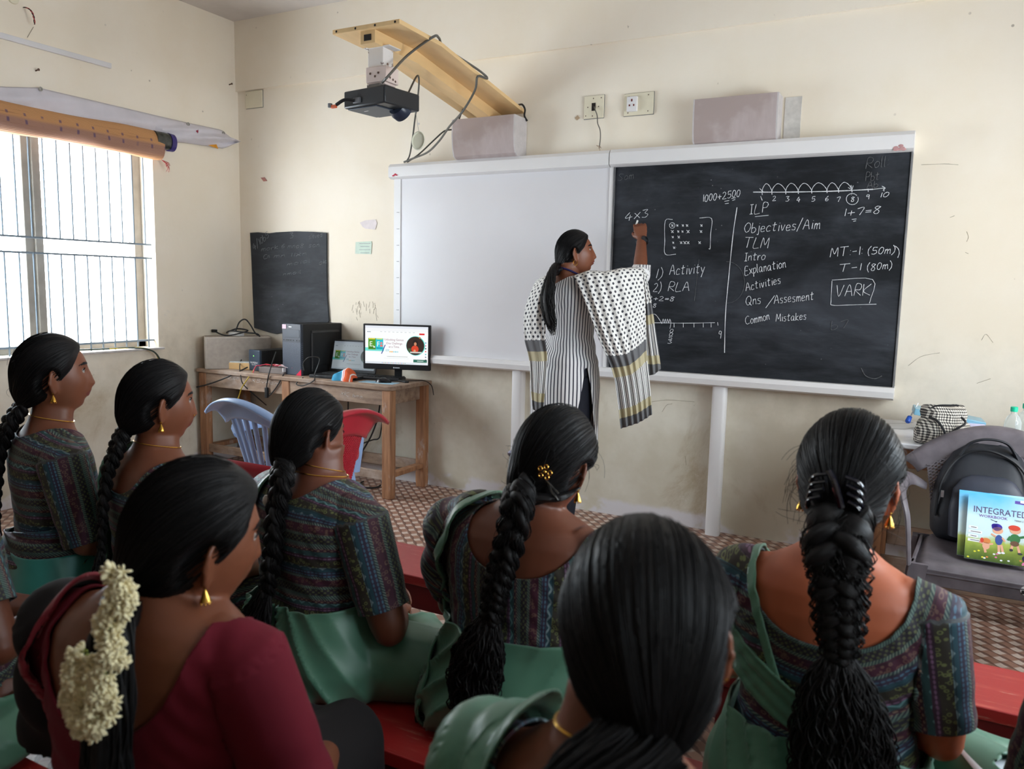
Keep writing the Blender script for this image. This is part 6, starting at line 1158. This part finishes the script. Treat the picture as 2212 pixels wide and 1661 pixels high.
# --- D : foreground left, maroon blouse, jasmine garland
def make_D():
    w = woman('person in maroon blouse with jasmine garland in black hair, close to camera at lower left', (3.785, -3.755, SEAT), R_(8), 1.03, 1.01, .03, .01, (.045, .01, -.06), R_(-30), R_(-6), R_(6), [((-.225, .05, .24), (-.12, .27, .17)), ((.235, .06, .225), (.14, .27, .15))], SK1, (.0, .53, .128, .165), None, .92, .0, blouse=M_maroon, mode='h', voxel=.0052)
    x, y, z = X_(w); c, R = w.c, w.R
    skirt(w, 1.12, .10, M_maroon2, wr=folds(40, 15, .006))
    e = np.interp(z, [0, .2, .35, .45, .55], [-.16, -.165, -.162, -.150, -.115]); f = np.minimum(e-x, .09-y); f = np.where((w.lab == 2) | (w.lab == 4), -1, f); f = np.where((w.lab == 1) & (w.t > .95), -1, f)
    drape(w, 'pallu', f, .014, M_maroon2, None, (.010, M_redp, 'crimson_edging'), wr=.006*np.sin(z*40+x*60))
    hair = hair_cap(w.root, c, R, (-.15, -.72, -.68), .021, 71, .006, .024, .0016, strands=650)
    cw = np.array([-.095, -.150, .505])
    P = [c+R@np.array([-.01, -.09, -.085]), (.055, -.110, .535), (.075, -.135, .46), (.082, -.150, .38), (.085, -.158, .28)]
    tail(hair, P+[(.085, -.165, .16), (.085, -.168, .05)], [.040, .036, .034, .034, .034, .032, .022], 260, 44, wave=.004, core=.85, flat=.6)
    mb = MB()
    for k in range(2): mb.tube([c+R@np.array([.03-.03*k, -.118, -.035]), c+R@np.array([.055-.03*k, -.108, -.055])], .0011, 5)
    build('hair_pin', mb, M('pin_steel', S(150, 150, 156), .2, m=.9), hair)
    for s_ in (-1, 1): earring(w.root, c, R, s_)
    # jasmine garland: looped string of buds wound on the hair
    gl = thing('jasmine_garland', 'string of cream jasmine blossoms hanging down the hair of the woman in maroon', 'garland', w.root.location, R_(8)); gl.scale = w.root.scale
    M_pet = M('jasmine_petal', S(238, 226, 186), .55, .06, 60, s=.3); M_stem = M('jasmine_stalk', S(150, 160, 70), .6)
    rg = np.random.default_rng(5); mp, ms = MB(), MB()
    path = catmull([(.120, -.150, .640), (.128, -.155, .605), (.112, -.160, .575), (.130, -.172, .54), (.112, -.178, .51), (.118, -.182, .475), (.094, -.184, .445), (.070, -.180, .47), (.075, -.176, .505), (.085, -.172, .535)], 9); n = 0
    def bloom(p, ax, k):
        ax = norm(ax); e1 = norm(np.cross(ax, rg.normal(size=3))); e2 = np.cross(ax, e1); m = rg.integers(5, 8)
        for j in range(m):
            t = 2*PI*j/m+rg.uniform(-.2, .2); o = e1*math.cos(t)+e2*math.sin(t); sp = rg.uniform(.4, 1.0); u = norm(ax+o*sp); q = [p, p+u*.007*k, p+u*.0125*k+o*.002*sp, p+u*.0165*k+o*.003*sp-ax*.002]; mp.tube(q, np.array([.0016, .0046, .0044, .0010])*k, 7, flat=.5, up=np.cross(u, o))
        ms.tube([p-ax*.008*k, p], .0013, 5); mp.ball(p+ax*.004*k, .0042*k, 8)
    for p in path[::1]:
        for j in range(4): th = rg.uniform(-.2, PI+.2); o = np.array([math.cos(th), -abs(math.sin(th))*.8-.15, rg.uniform(-.6, .6)]); bloom(p+norm(o)*rg.uniform(.005, .015), o, rg.uniform(.62, .95))
    tag(build('blossoms', mp, M_pet, gl, smooth=180), kind='stuff'); build('stalks', ms, M_stem, gl, smooth=180)
make_D()
# --- F : nearest head, low ponytail
def make_F():
    w = woman('person nearest the camera, back of dark head with both ear rims, low ponytail, green pallu', (4.577, -3.765, SEAT), R_(-8), 1.0, .93, .02, -.02, (.018, .02, -.018), R_(20), R_(-2), R_(-8), None, SK1, (.0, .535, .12, .09), None, .85, .1, mode='h', voxel=.0055)
    x, y, z = X_(w); c, R = w.c, w.R
    skirt(w, 1.02, .20, M_green, wr=folds(40, 15, .008, .4)); e = np.interp(z, [.2, .40, .50, .55], [-.10, -.12, -.115, -.09]); f = np.minimum(e-x, .11-y); f = np.where((w.lab == 2) | (w.lab == 4), -1, f); f = np.where((w.lab == 1) & (w.t > .3), -1, f)
    drape(w, 'pallu', f, .016, M_green, None, wr=.010*np.abs(np.sin(x*55+z*20)))
    hair = hair_cap(w.root, c, R, (.06, -.72, -.72), .027, 81, .006, .026, .0018, rough=.001, strands=800, nape=-.12)
    tail(hair, [c+R@np.array([.01, -.085, -.075]), (.005, -.115, .53), (.02, -.150, .46), (.025, -.165, .36), (.02, -.165, .25)], [.052, .042, .038, .036, .03], 300, 54, wave=.005, core=.85, flat=.7); mb = MB(); mb.tube([np.array([.012+.036*math.cos(a), -.130+.026*math.sin(a), .505+.012*math.sin(a)]) for a in np.linspace(0, 2*PI, 24)], .006, 8); build('hair_tie', mb, M_hair, hair)
    for s_ in (-1, 1): earring(w.root, c, R, s_, 'stud')
    necklace(w.root, w.V, w.F, c, z0=.545, tilt=.2, r=.002)
make_F()
# --- H : right edge, dark printed sleeve and green lap
def make_H():
    w = woman('person cut by the right picture edge, dark printed sleeve and green sari over one knee', (5.272, -3.01, SEAT), R_(4), 1.0, 1.05, .02, 0, (0, 0, 0), R_(-5), 0, 0, [((-.215, .0, .22), (-.10, .22, .16)), ((.24, .05, .23), (.12, .27, .16))], SK2, (.0, .535, .10, .08), None, .95, .12, mode='v', bandoff=.1, legs=[((-.10, .02, .085), (-.33, .27, .085), (-.08, .36, .03)), ((.10, .04, .088), (.10, .38, .085), (.10, .41, -.28))])
    c, R = w.c, w.R; skirt(w, 1.05, .18, M_green, legs='front', wr=folds(34, 12, .006, 1.0)); hair = hair_cap(w.root, c, R, (0, -.9, -.42), .015, 91, .004, .02, .0014, strands=200)
    braid(hair, [c+R@np.array([0, -.105, -.05]), (0, -.13, .54), (0, -.155, .44), (0, -.16, .32), (0, -.16, .24)], [.03, .03, .026, .022], 10, 95, fly=10)
    for s_ in (-1, 1): earring(w.root, c, R, s_)
make_H()
# --- I : left edge, only an elbow and a fold of sari in view
def make_I():
    w = woman('person cut by the left edge, bare right elbow over a green lap with paper', (2.90, -3.63, SEAT), R_(-10), 1.0, 1.05, .02, 0, (0, 0, 0), R_(0), 0, 0, [((-.24, .05, .235), (-.12, .27, .17)), ((.27, .03, .27), (.10, .20, .24))], SK2, (.0, .535, .10, .08), None, .62, .12, mode='h')
    x, y, z = X_(w); c, R = w.c, w.R; skirt(w, 1.15, .13, M_green, wr=folds(44, 12, .010, 2.0), extra=lambda mb: mb.rings([ell(.04, -.03, zz, .30*k, .20*k) for zz, k in ((.003, .9), (.03, 1.0), (.08, .95), (.12, .8))])); hair = hair_cap(w.root, c, R, (0, -.9, -.42), .015, 101, .004, .02, .0014, strands=200)
    tail(hair, [c+R@np.array([0, -.10, -.06]), (0, -.14, .5), (0, -.16, .38), (0, -.16, .26)], [.034, .034, .03, .02], 80, 99)
    for s_ in (-1, 1): earring(w.root, c, R, s_)
make_I()
# things on laps and bench
M_sheet = M('white_sheet', S(232, 234, 240), .7, .02, 10)
def sheet(label, loc, rz, ry, w_, h_, rx=0):
    t = thing('paper_sheet', label, 'paper', loc); t.rotation_euler = (rx, ry, rz); mb = MB(); mb.grid([[(u*w_, v*h_, .006*math.sin(u*3)*math.cos(v*2)) for u in np.linspace(-.5, .5, 8)] for v in np.linspace(-.5, .5, 8)]); build('sheet', mb, M_sheet, t, solid=.0008)
sheet('white sheet on the lap of the woman cut by the right edge', (5.09, -2.93, .52), R_(24), R_(8), .21, .29)
sheet('white sheet beyond the bare elbow at left edge', (2.86, -3.30, .50), R_(20), R_(-6), .21, .29)
pz = thing('tablet_case', 'black tablet case lying on the red bench beside the middle woman', 'tablet', (3.83, -2.95, SEAT), R_(28)); mb = MB(); mb.box((0, 0, .009), (.13, .20, .018)); build('case', mb, M_blk2, pz, bevel=.004); mb = MB(); mb.box((0, 0, .0185), (.115, .185, .001)); build('screen_glass', mb, M('dark_glass', S(26, 28, 30), .15), pz)
# ================================================================== THE TEACHER AT THE BOARD
def pd(x, y, D): return CAM+(_rt*(x-W/2)/FPX-_up*(y-H/2)/FPX+_fw)*D
def make_teacher():
    loc = np.array([3.10, -.64, 0]); rz = R_(-36); cz, sz = math.cos(rz), math.sin(rz); Rz = np.array([[cz, -sz, 0], [sz, cz, 0], [0, 0, 1]]); lo = lambda p: (np.array(p)-loc)@Rz; ld = lambda v: np.array(v)@Rz
    root = thing('person', 'person in striped kurta and polka-dot dupatta standing and chalking on the blackboard', 'person', loc, rz); Z0 = .915
    c = np.array([.0, .045, 1.578]); R = rot(R_(9), R_(-2), R_(-27)); mb = MB(); up = lambda rr, g=0: [r+np.array([0, 0, Z0]) for r in rr]
    mb.rings(up(torso_rings(.98, .0, 0))); mb.tube(catmull([(0, -.01, 1.43), (0, -.002, 1.47), c+R@np.array([0, -.012, -.055])], 4), [.055, .052, .050, .048, .047, .047, .048, .049, .05], 20); mb.rings(list(HEADP@R.T+c))
    for s in (-1, 1): add_ear(mb, s, c, R)
    el, wr, tip = lo((3.415, -.40, 1.470)), lo((3.338, -.175, 1.682)), lo((3.296, -.120, 1.80)); elL, wrL = np.array([-.235, .02, 1.12]), np.array([-.19, .20, .95])
    for s, e_, w_ in ((1, el, wr), (-1, elL, wrL)):
        sh = np.array([s*.155, -.012, 1.378+(.02 if s > 0 else 0)]); mid = (sh+e_)/2; mb.tube([sh+np.array([-s*.05, 0, .008]), sh, mid, e_*.9+mid*.1, e_], [.05, .055, .046, .040, .037], 18); mb.ball(e_, .037, 14); mb.tube([e_, e_*.6+w_*.4, w_], [.037, .038, .025], 16)
        d = norm((tip if s > 0 else w_+np.array([.02, .1, -.14]))-w_); b = ld((.25, -.95, .1)) if s > 0 else np.array([-.9, .2, .2]); b = norm(b-d*(b@d)); add_hand(mb, w_-d*.005, np.stack([np.cross(d, b), d, b], 1), .5 if s > 0 else .35, .98, -s, s > 0)
    for s in (-1, 1):
        mb.tube([(s*.088, 0, .93), (s*.088, .01, .70), (s*.085, .012, .50), (s*.083, -.015, .30), (s*.08, -.02, .09)], [.10, .085, .058, .052, .036], 18); mb.tube([(s*.08, -.05, .04), (s*.083, .03, .045), (s*.09, .11, .03), (s*.092, .155, .022)], [.034, .040, .032, .018], 12, flat=.75)
    V, F = fuse(mb, .0042, 3); N = vnormals(V, F); put('body', V, F, SK1, root); face_parts(root, V, F, c, R)
    w = Woman(); w.V, w.F, w.N = V, F, N
    # leggings
    x, y, z = V.T; (v2, n2), f2 = clip(V, F, np.minimum(z-.085, 1.05-z), (N,)); ok = np.abs(v2[:, 0]) < .19; keep = ok[f2].all(1); used, f2 = largest(v2, f2[keep], .1); put('leggings', v2[used]+n2[used]*.004, f2, M('black_leggings', S(24, 26, 38), .8, .1), root, solid=.002)
    for s in (-1, 1): mb = MB(); mb.tube([(s*.08, -.055, .012), (s*.083, .03, .012), (s*.09, .11, .012), (s*.092, .165, .012)], [.034, .040, .042, .03], 14, flat=.25); mb.tube(catmull([(s*.05, .07, .03), (s*.083, .075, .082), (s*.125, .08, .03)]), .008, 8, flat=.5); build('sandal', mb, M('brown_sandal', S(70, 46, 34), .6), root)
    # kurta: one garment from shoulders to knee, sleeves, side slit
    mb = MB(); mb.rings(up(torso_rings(1.0, 0, 0, (0, .56), .014))[1:]); mb.rings([ell(0, -.004, zz, hw, hd, e=.9) for zz, hw, hd in ((1.13, .142, .112), (1.05, .172, .142), (.97, .200, .168), (.88, .208, .176), (.75, .205, .170), (.64, .212, .165), (.56, .218, .165))])
    for s, e_, w_ in ((1, el, wr), (-1, elL, wrL)):
        sh = np.array([s*.155, -.012, 1.378+(.02 if s > 0 else 0)]); q = e_*.52+w_*.48; mb.tube([sh+np.array([-s*.05, 0, .006]), sh, (sh+e_)/2, e_*.9+sh*.1], [.062, .068, .060, .056], 22); mb.ball(e_, .056, 14); mb.tube([e_, e_*.7+w_*.3, q], [.056, .056, .056], 20)
    KV, KF = fuse(mb, .0065, 7); KN = vnormals(KV, KF); x, y, z = KV.T
    a = np.arctan2(x, -y); KV = KV+KN*(.0035*np.sin(z*70+a*5+np.sin(a*3)*2)*np.exp(-((z-1.08)/.09)**2)+.004*np.sin(a*16+z*4)*np.clip((.95-z)/.3, 0, 1)+.003*np.sin((z-x)*80)*np.exp(-((z-1.3)/.08)**2-((x-.12)/.06)**2))[:, None]
    def arm_t(e_, w_): u = w_-e_; return ((KV-e_)@u)/(u@u), seg_d(KV, e_, w_)[0]
    fld = np.minimum(z-.575, (1.53-z)); t1, d1 = arm_t(el, wr); sh = np.array([.155, -.012, 1.398]); dsh, tsh = seg_d(KV, sh, el); tors = seg_d(KV, (0, 0, .6), (0, 0, 1.3))[0]
    isR = ((dsh < .085) & (tsh > .15) | (d1 < .075)) & (x > .12); fld = np.where(isR & (t1 > .2), np.minimum(fld, (.43-t1)*.3), fld); t2, d2 = arm_t(elL, wrL); isL = (x < -.155) & (seg_d(KV, (-.155, -.01, 1.37), elL)[0] < .085) & (z < 1.37) & (z > 1.0) | ((d2 < .07) & (t2 > 0)); fld = np.where(isL & (t2 > .2), np.minimum(fld, (.40-t2)*.3), fld)
    nk = (np.abs(x)/.085)**2+(np.maximum(1.455-z, 0)/np.where(y > .02, .10, .045))**2-1; fld = np.minimum(fld, np.where(z > 1.30, nk*.06, 1))
    sl = np.abs(a-1.62)-.05-.30*np.clip((.98-z)/.34, 0, 1); fld = np.where((z < 1.02) & (x > 0), np.minimum(fld, np.maximum(sl*.17, (z-.985))), fld)
    u = np.where(isR, np.arctan2((KV-el)@norm(np.cross(norm(el-sh), (0, 0, 1.))), (KV-el)@np.cross(norm(el-sh), norm(np.cross(norm(el-sh), (0, 0, 1.)))))*.056, a*.175); pt = np.stack([u, z, z*0], 1); pt[d1 < .072, 0] = 0
    uu = norm(wr-el); e1 = norm(np.cross(uu, (0, 1., 0))); e2 = np.cross(uu, e1); m = isR & (t1 > .02); pt[m, 0] = np.arctan2((KV[m]-el)@e2, (KV[m]-el)@e1)*.056
    (v2, p2), f2 = clip(KV, KF, fld, (pt,)); used, f2 = largest(v2, f2)
    t = NT('ticking_stripe'); U, Vv, _w = t.xyz(t.attr('pat')); fr = t.m('ABSOLUTE', t.m('SUBTRACT', t.m('FRACT', t.m('ADD', t.m('DIVIDE', U, .0175), 100.0)), .5)); st = t.step(fr, .2, .15); M_strp = t.set(c=t.mix(st, S(232, 230, 230), S(72, 72, 82)), r=.8, s=.2)
    put('kurta', v2[used], f2, M_strp, root, p2[used], solid=.003)
    # dupatta
    t = NT('dotted_dupatta'); U, Vv, _w = t.xyz(t.attr('pat')); row = t.m('FLOOR', t.m('DIVIDE', Vv, .021)); fu = t.m('SUBTRACT', t.m('FRACT', t.m('ADD', t.m('ADD', t.m('DIVIDE', U, .030), t.m('MULTIPLY', row, .5)), 50.0)), .5); fv = t.m('SUBTRACT', t.m('FRACT', t.m('DIVIDE', Vv, .021)), .5)
    dd = t.m('ADD', t.m('POWER', t.m('MULTIPLY', fu, .030), 2.0), t.m('POWER', t.m('MULTIPLY', fv, .021), 2.0)); dot = t.m('LESS_THAN', dd, .0068**2); body = t.mix(dot, S(230, 228, 224), S(74, 74, 80)); stp = t.step(t.m('ABSOLUTE', t.m('SUBTRACT', t.m('FRACT', t.m('ADD', t.m('DIVIDE', U, .016), 50.0)), .5)), .22, .16); strp = t.mix(stp, S(230, 228, 224), S(92, 92, 98))
    GRY, KHK = S(112, 112, 114), S(186, 176, 146); inr = lambda lo_, hi_: t.m('MULTIPLY', t.m('GREATER_THAN', Vv, lo_), t.m('LESS_THAN', Vv, hi_)); cc = t.mix(t.m('LESS_THAN', Vv, .37), body, strp)
    for lo_, hi_, k in ((-.1, .05, GRY), (.05, .095, KHK), (.26, .31, KHK), (.31, .37, GRY)): cc = t.mix(inr(lo_, hi_), cc, k)
    M_dup = t.set(c=cc, r=.85, s=.15)
    dp = thing('dupatta', None, None); dp.parent = root
    def sheet_(name, rows, n=40, m=34, amp=.012, fq=5.5, ph=0):
        """cloth hung through rows of (photo x, photo y, distance) points, top to bottom"""
        rows = [np.array([lo(pd(*p)) for p in r]) for r in rows]; rs = [np.stack([np.interp(np.linspace(0, 1, m), np.linspace(0, 1, len(r)), r[:, k]) for k in range(3)], 1) for r in rows]; out = []
        for j in range(m): q = catmull([r[j] for r in rs], 10); s = np.linspace(0, len(q)-1, n); out.append(np.stack([np.interp(s, np.arange(len(q)), q[:, k]) for k in range(3)], 1))
        G = np.array(out).transpose(1, 0, 2); vw = ld(-_fw); k = np.linspace(0, 1, n)[:, None]; jj = np.linspace(0, 1, m)[None]; G = G+(amp*np.sin(jj*fq*2*PI+k*2+ph)*(.35+k*.9))[..., None]*vw
        L = np.linalg.norm(np.diff(G, axis=0), axis=2); v = np.concatenate([np.cumsum(L[::-1], 0)[::-1], np.zeros((1, m))]); v = np.broadcast_to(v.mean(1)[:, None], (n, m))*.6+v*.4; Wd = np.linalg.norm(np.diff(G, axis=1), axis=2).mean(0); u = np.concatenate([[0], np.cumsum(Wd)])[None]+0*v
        mb = MB(); mb.grid(G); o = build(name, mb, M_dup, dp, smooth=180, solid=.0025); o.data.attributes.new('pat', 'FLOAT_VECTOR', 'POINT').data.foreach_set('vector', np.stack([u, v, v*0], -1).astype(np.float32).ravel())
    sheet_('hanging_end', [[(1390, 586, 4.25), (1396, 590, 4.25), (1402, 595, 4.25)], [(1384, 580, 4.14), (1390, 586, 4.13), (1398, 598, 4.14)], [(1388, 650, 4.14), (1398, 655, 4.13), (1408, 655, 4.14)], [(1394, 720, 4.15), (1403, 722, 4.14), (1418, 722, 4.15)], [(1398, 785, 4.16), (1412, 790, 4.15), (1428, 792, 4.16)], [(1398, 812, 4.16), (1416, 808, 4.15), (1424, 796, 4.16)]], m=24, amp=.008, fq=2.5)
    sheet_('front_drape', [[(1243, 602, 4.20), (1275, 590, 4.22), (1310, 592, 4.24), (1345, 588, 4.25), (1385, 584, 4.27)], [(1240, 598, 4.03), (1272, 588, 4.0), (1308, 590, 4.0), (1345, 582, 4.03), (1388, 582, 4.12)], [(1262, 650, 3.99), (1290, 655, 3.96), (1325, 655, 3.97), (1360, 650, 4.0), (1393, 640, 4.08)], [(1290, 725, 3.98), (1315, 735, 3.95), (1345, 735, 3.96), (1370, 720, 4.0), (1395, 700, 4.06)], [(1322, 802, 4.0), (1342, 803, 3.98), (1362, 800, 3.98), (1378, 785, 4.0), (1396, 760, 4.06)], [(1334, 870, 4.02), (1354, 868, 4.0), (1372, 862, 4.0), (1388, 850, 4.02), (1404, 840, 4.06)], [(1341, 926, 4.03), (1360, 920, 4.01), (1378, 914, 4.01), (1394, 905, 4.03), (1408, 895, 4.06)]], n=60, m=64, amp=.010, fq=6)
    sheet_('shoulder_drape', [[(1190, 592, 4.18), (1175, 596, 4.2), (1160, 604, 4.22)], [(1192, 598, 4.02), (1170, 606, 4.05), (1150, 622, 4.12)], [(1180, 660, 4.0), (1155, 665, 4.03), (1133, 672, 4.12)], [(1178, 725, 4.02), (1155, 725, 4.04), (1132, 728, 4.12)], [(1182, 775, 4.06), (1165, 778, 4.05), (1143, 778, 4.12)], [(1176, 850, 4.06), (1162, 850, 4.06), (1147, 846, 4.12)], [(1172, 890, 4.06), (1162, 890, 4.06), (1151, 884, 4.12)]], m=26, amp=.008, fq=3)
    # hair
    hair = hair_cap(root, c, R, (.0, -.80, -.60), .017, 111, .004, .020, .0013, strands=420); nP = [c+R@np.array([0, -.10, -.07])]+[lo(pd(x_, y_, D)) for x_, y_, D in ((1194, 585, 4.03), (1186, 615, 3.985), (1182, 650, 3.975), (1188, 690, 3.975), (1196, 724, 3.975))]
    tail(hair, nP, [.028, .034, .046, .052, .044, .016], 330, 113, wave=.006, core=.8, freq=4, flat=.45); mb = MB(); q = np.array(nP[0])*.6+np.array(nP[1])*.4; mb.tube([q+np.array([.034*math.cos(t_), .02*math.sin(t_), .006*math.sin(t_)]) for t_ in np.linspace(0, 2*PI, 22)], .007, 8); build('hair_tie', mb, M_blk2, hair); flyaways(hair, c, R, 25, 115)
    for s in (-1, 1): earring(root, c, R, s, 'hoop')
    mb = MB(); o_ = necklace(root, V, F, c, z0=1.455, tilt=.45, r=.005, name='lanyard'); 
    if o_: o_.data.materials.clear(); o_.data.materials.append(M('navy_lanyard', S(34, 34, 92), .6))
    # watch and chalk
    d = norm(tip-wr); p = wr-d*.022; bk = norm(ld((.25, -.95, .1))-d*(ld((.25, -.95, .1))@d)); sd = np.cross(d, bk); mb = MB(); mb.rings([np.array([p+d*h+(sd*math.cos(t_)*.031+bk*math.sin(t_)*.026)*k for t_ in np.linspace(0, 2*PI, 26, endpoint=False)]) for h, k in ((-.011, 1), (-.011, 1.1), (.011, 1.1), (.011, 1))], caps=(False, False)); wt = build('wrist_watch', mb, M('watch_strap', S(26, 28, 34), .5), root); q = norm(bk*.8-sd*.6*(-1 if (sd@ld(_rt)) > 0 else 1)); mb = MB(); mb.lathe([(0, 0), (.021, 0), (.022, .006), (.018, .010), (0, .0105)], p+q*.026, 24, R=np.stack([d, np.cross(q, d), q], 1)); build('watch_dial', mb, M('watch_face', S(20, 22, 28), .12, s=.7), wt)
    tp = at(1377, 477, 1, -.0775); q0 = np.array(tp); q1 = q0+np.array([.006, -.045, -.035]); ck = thing('chalk_stick', 'short white chalk stick in the writing hand on the blackboard', 'chalk', q0); mb = MB(); mb.tube([(0, 0, 0), q1-q0], .0055, 10); build('stick', mb, M('chalk_white', S(240, 240, 238), .9, .02), ck)
make_teacher()
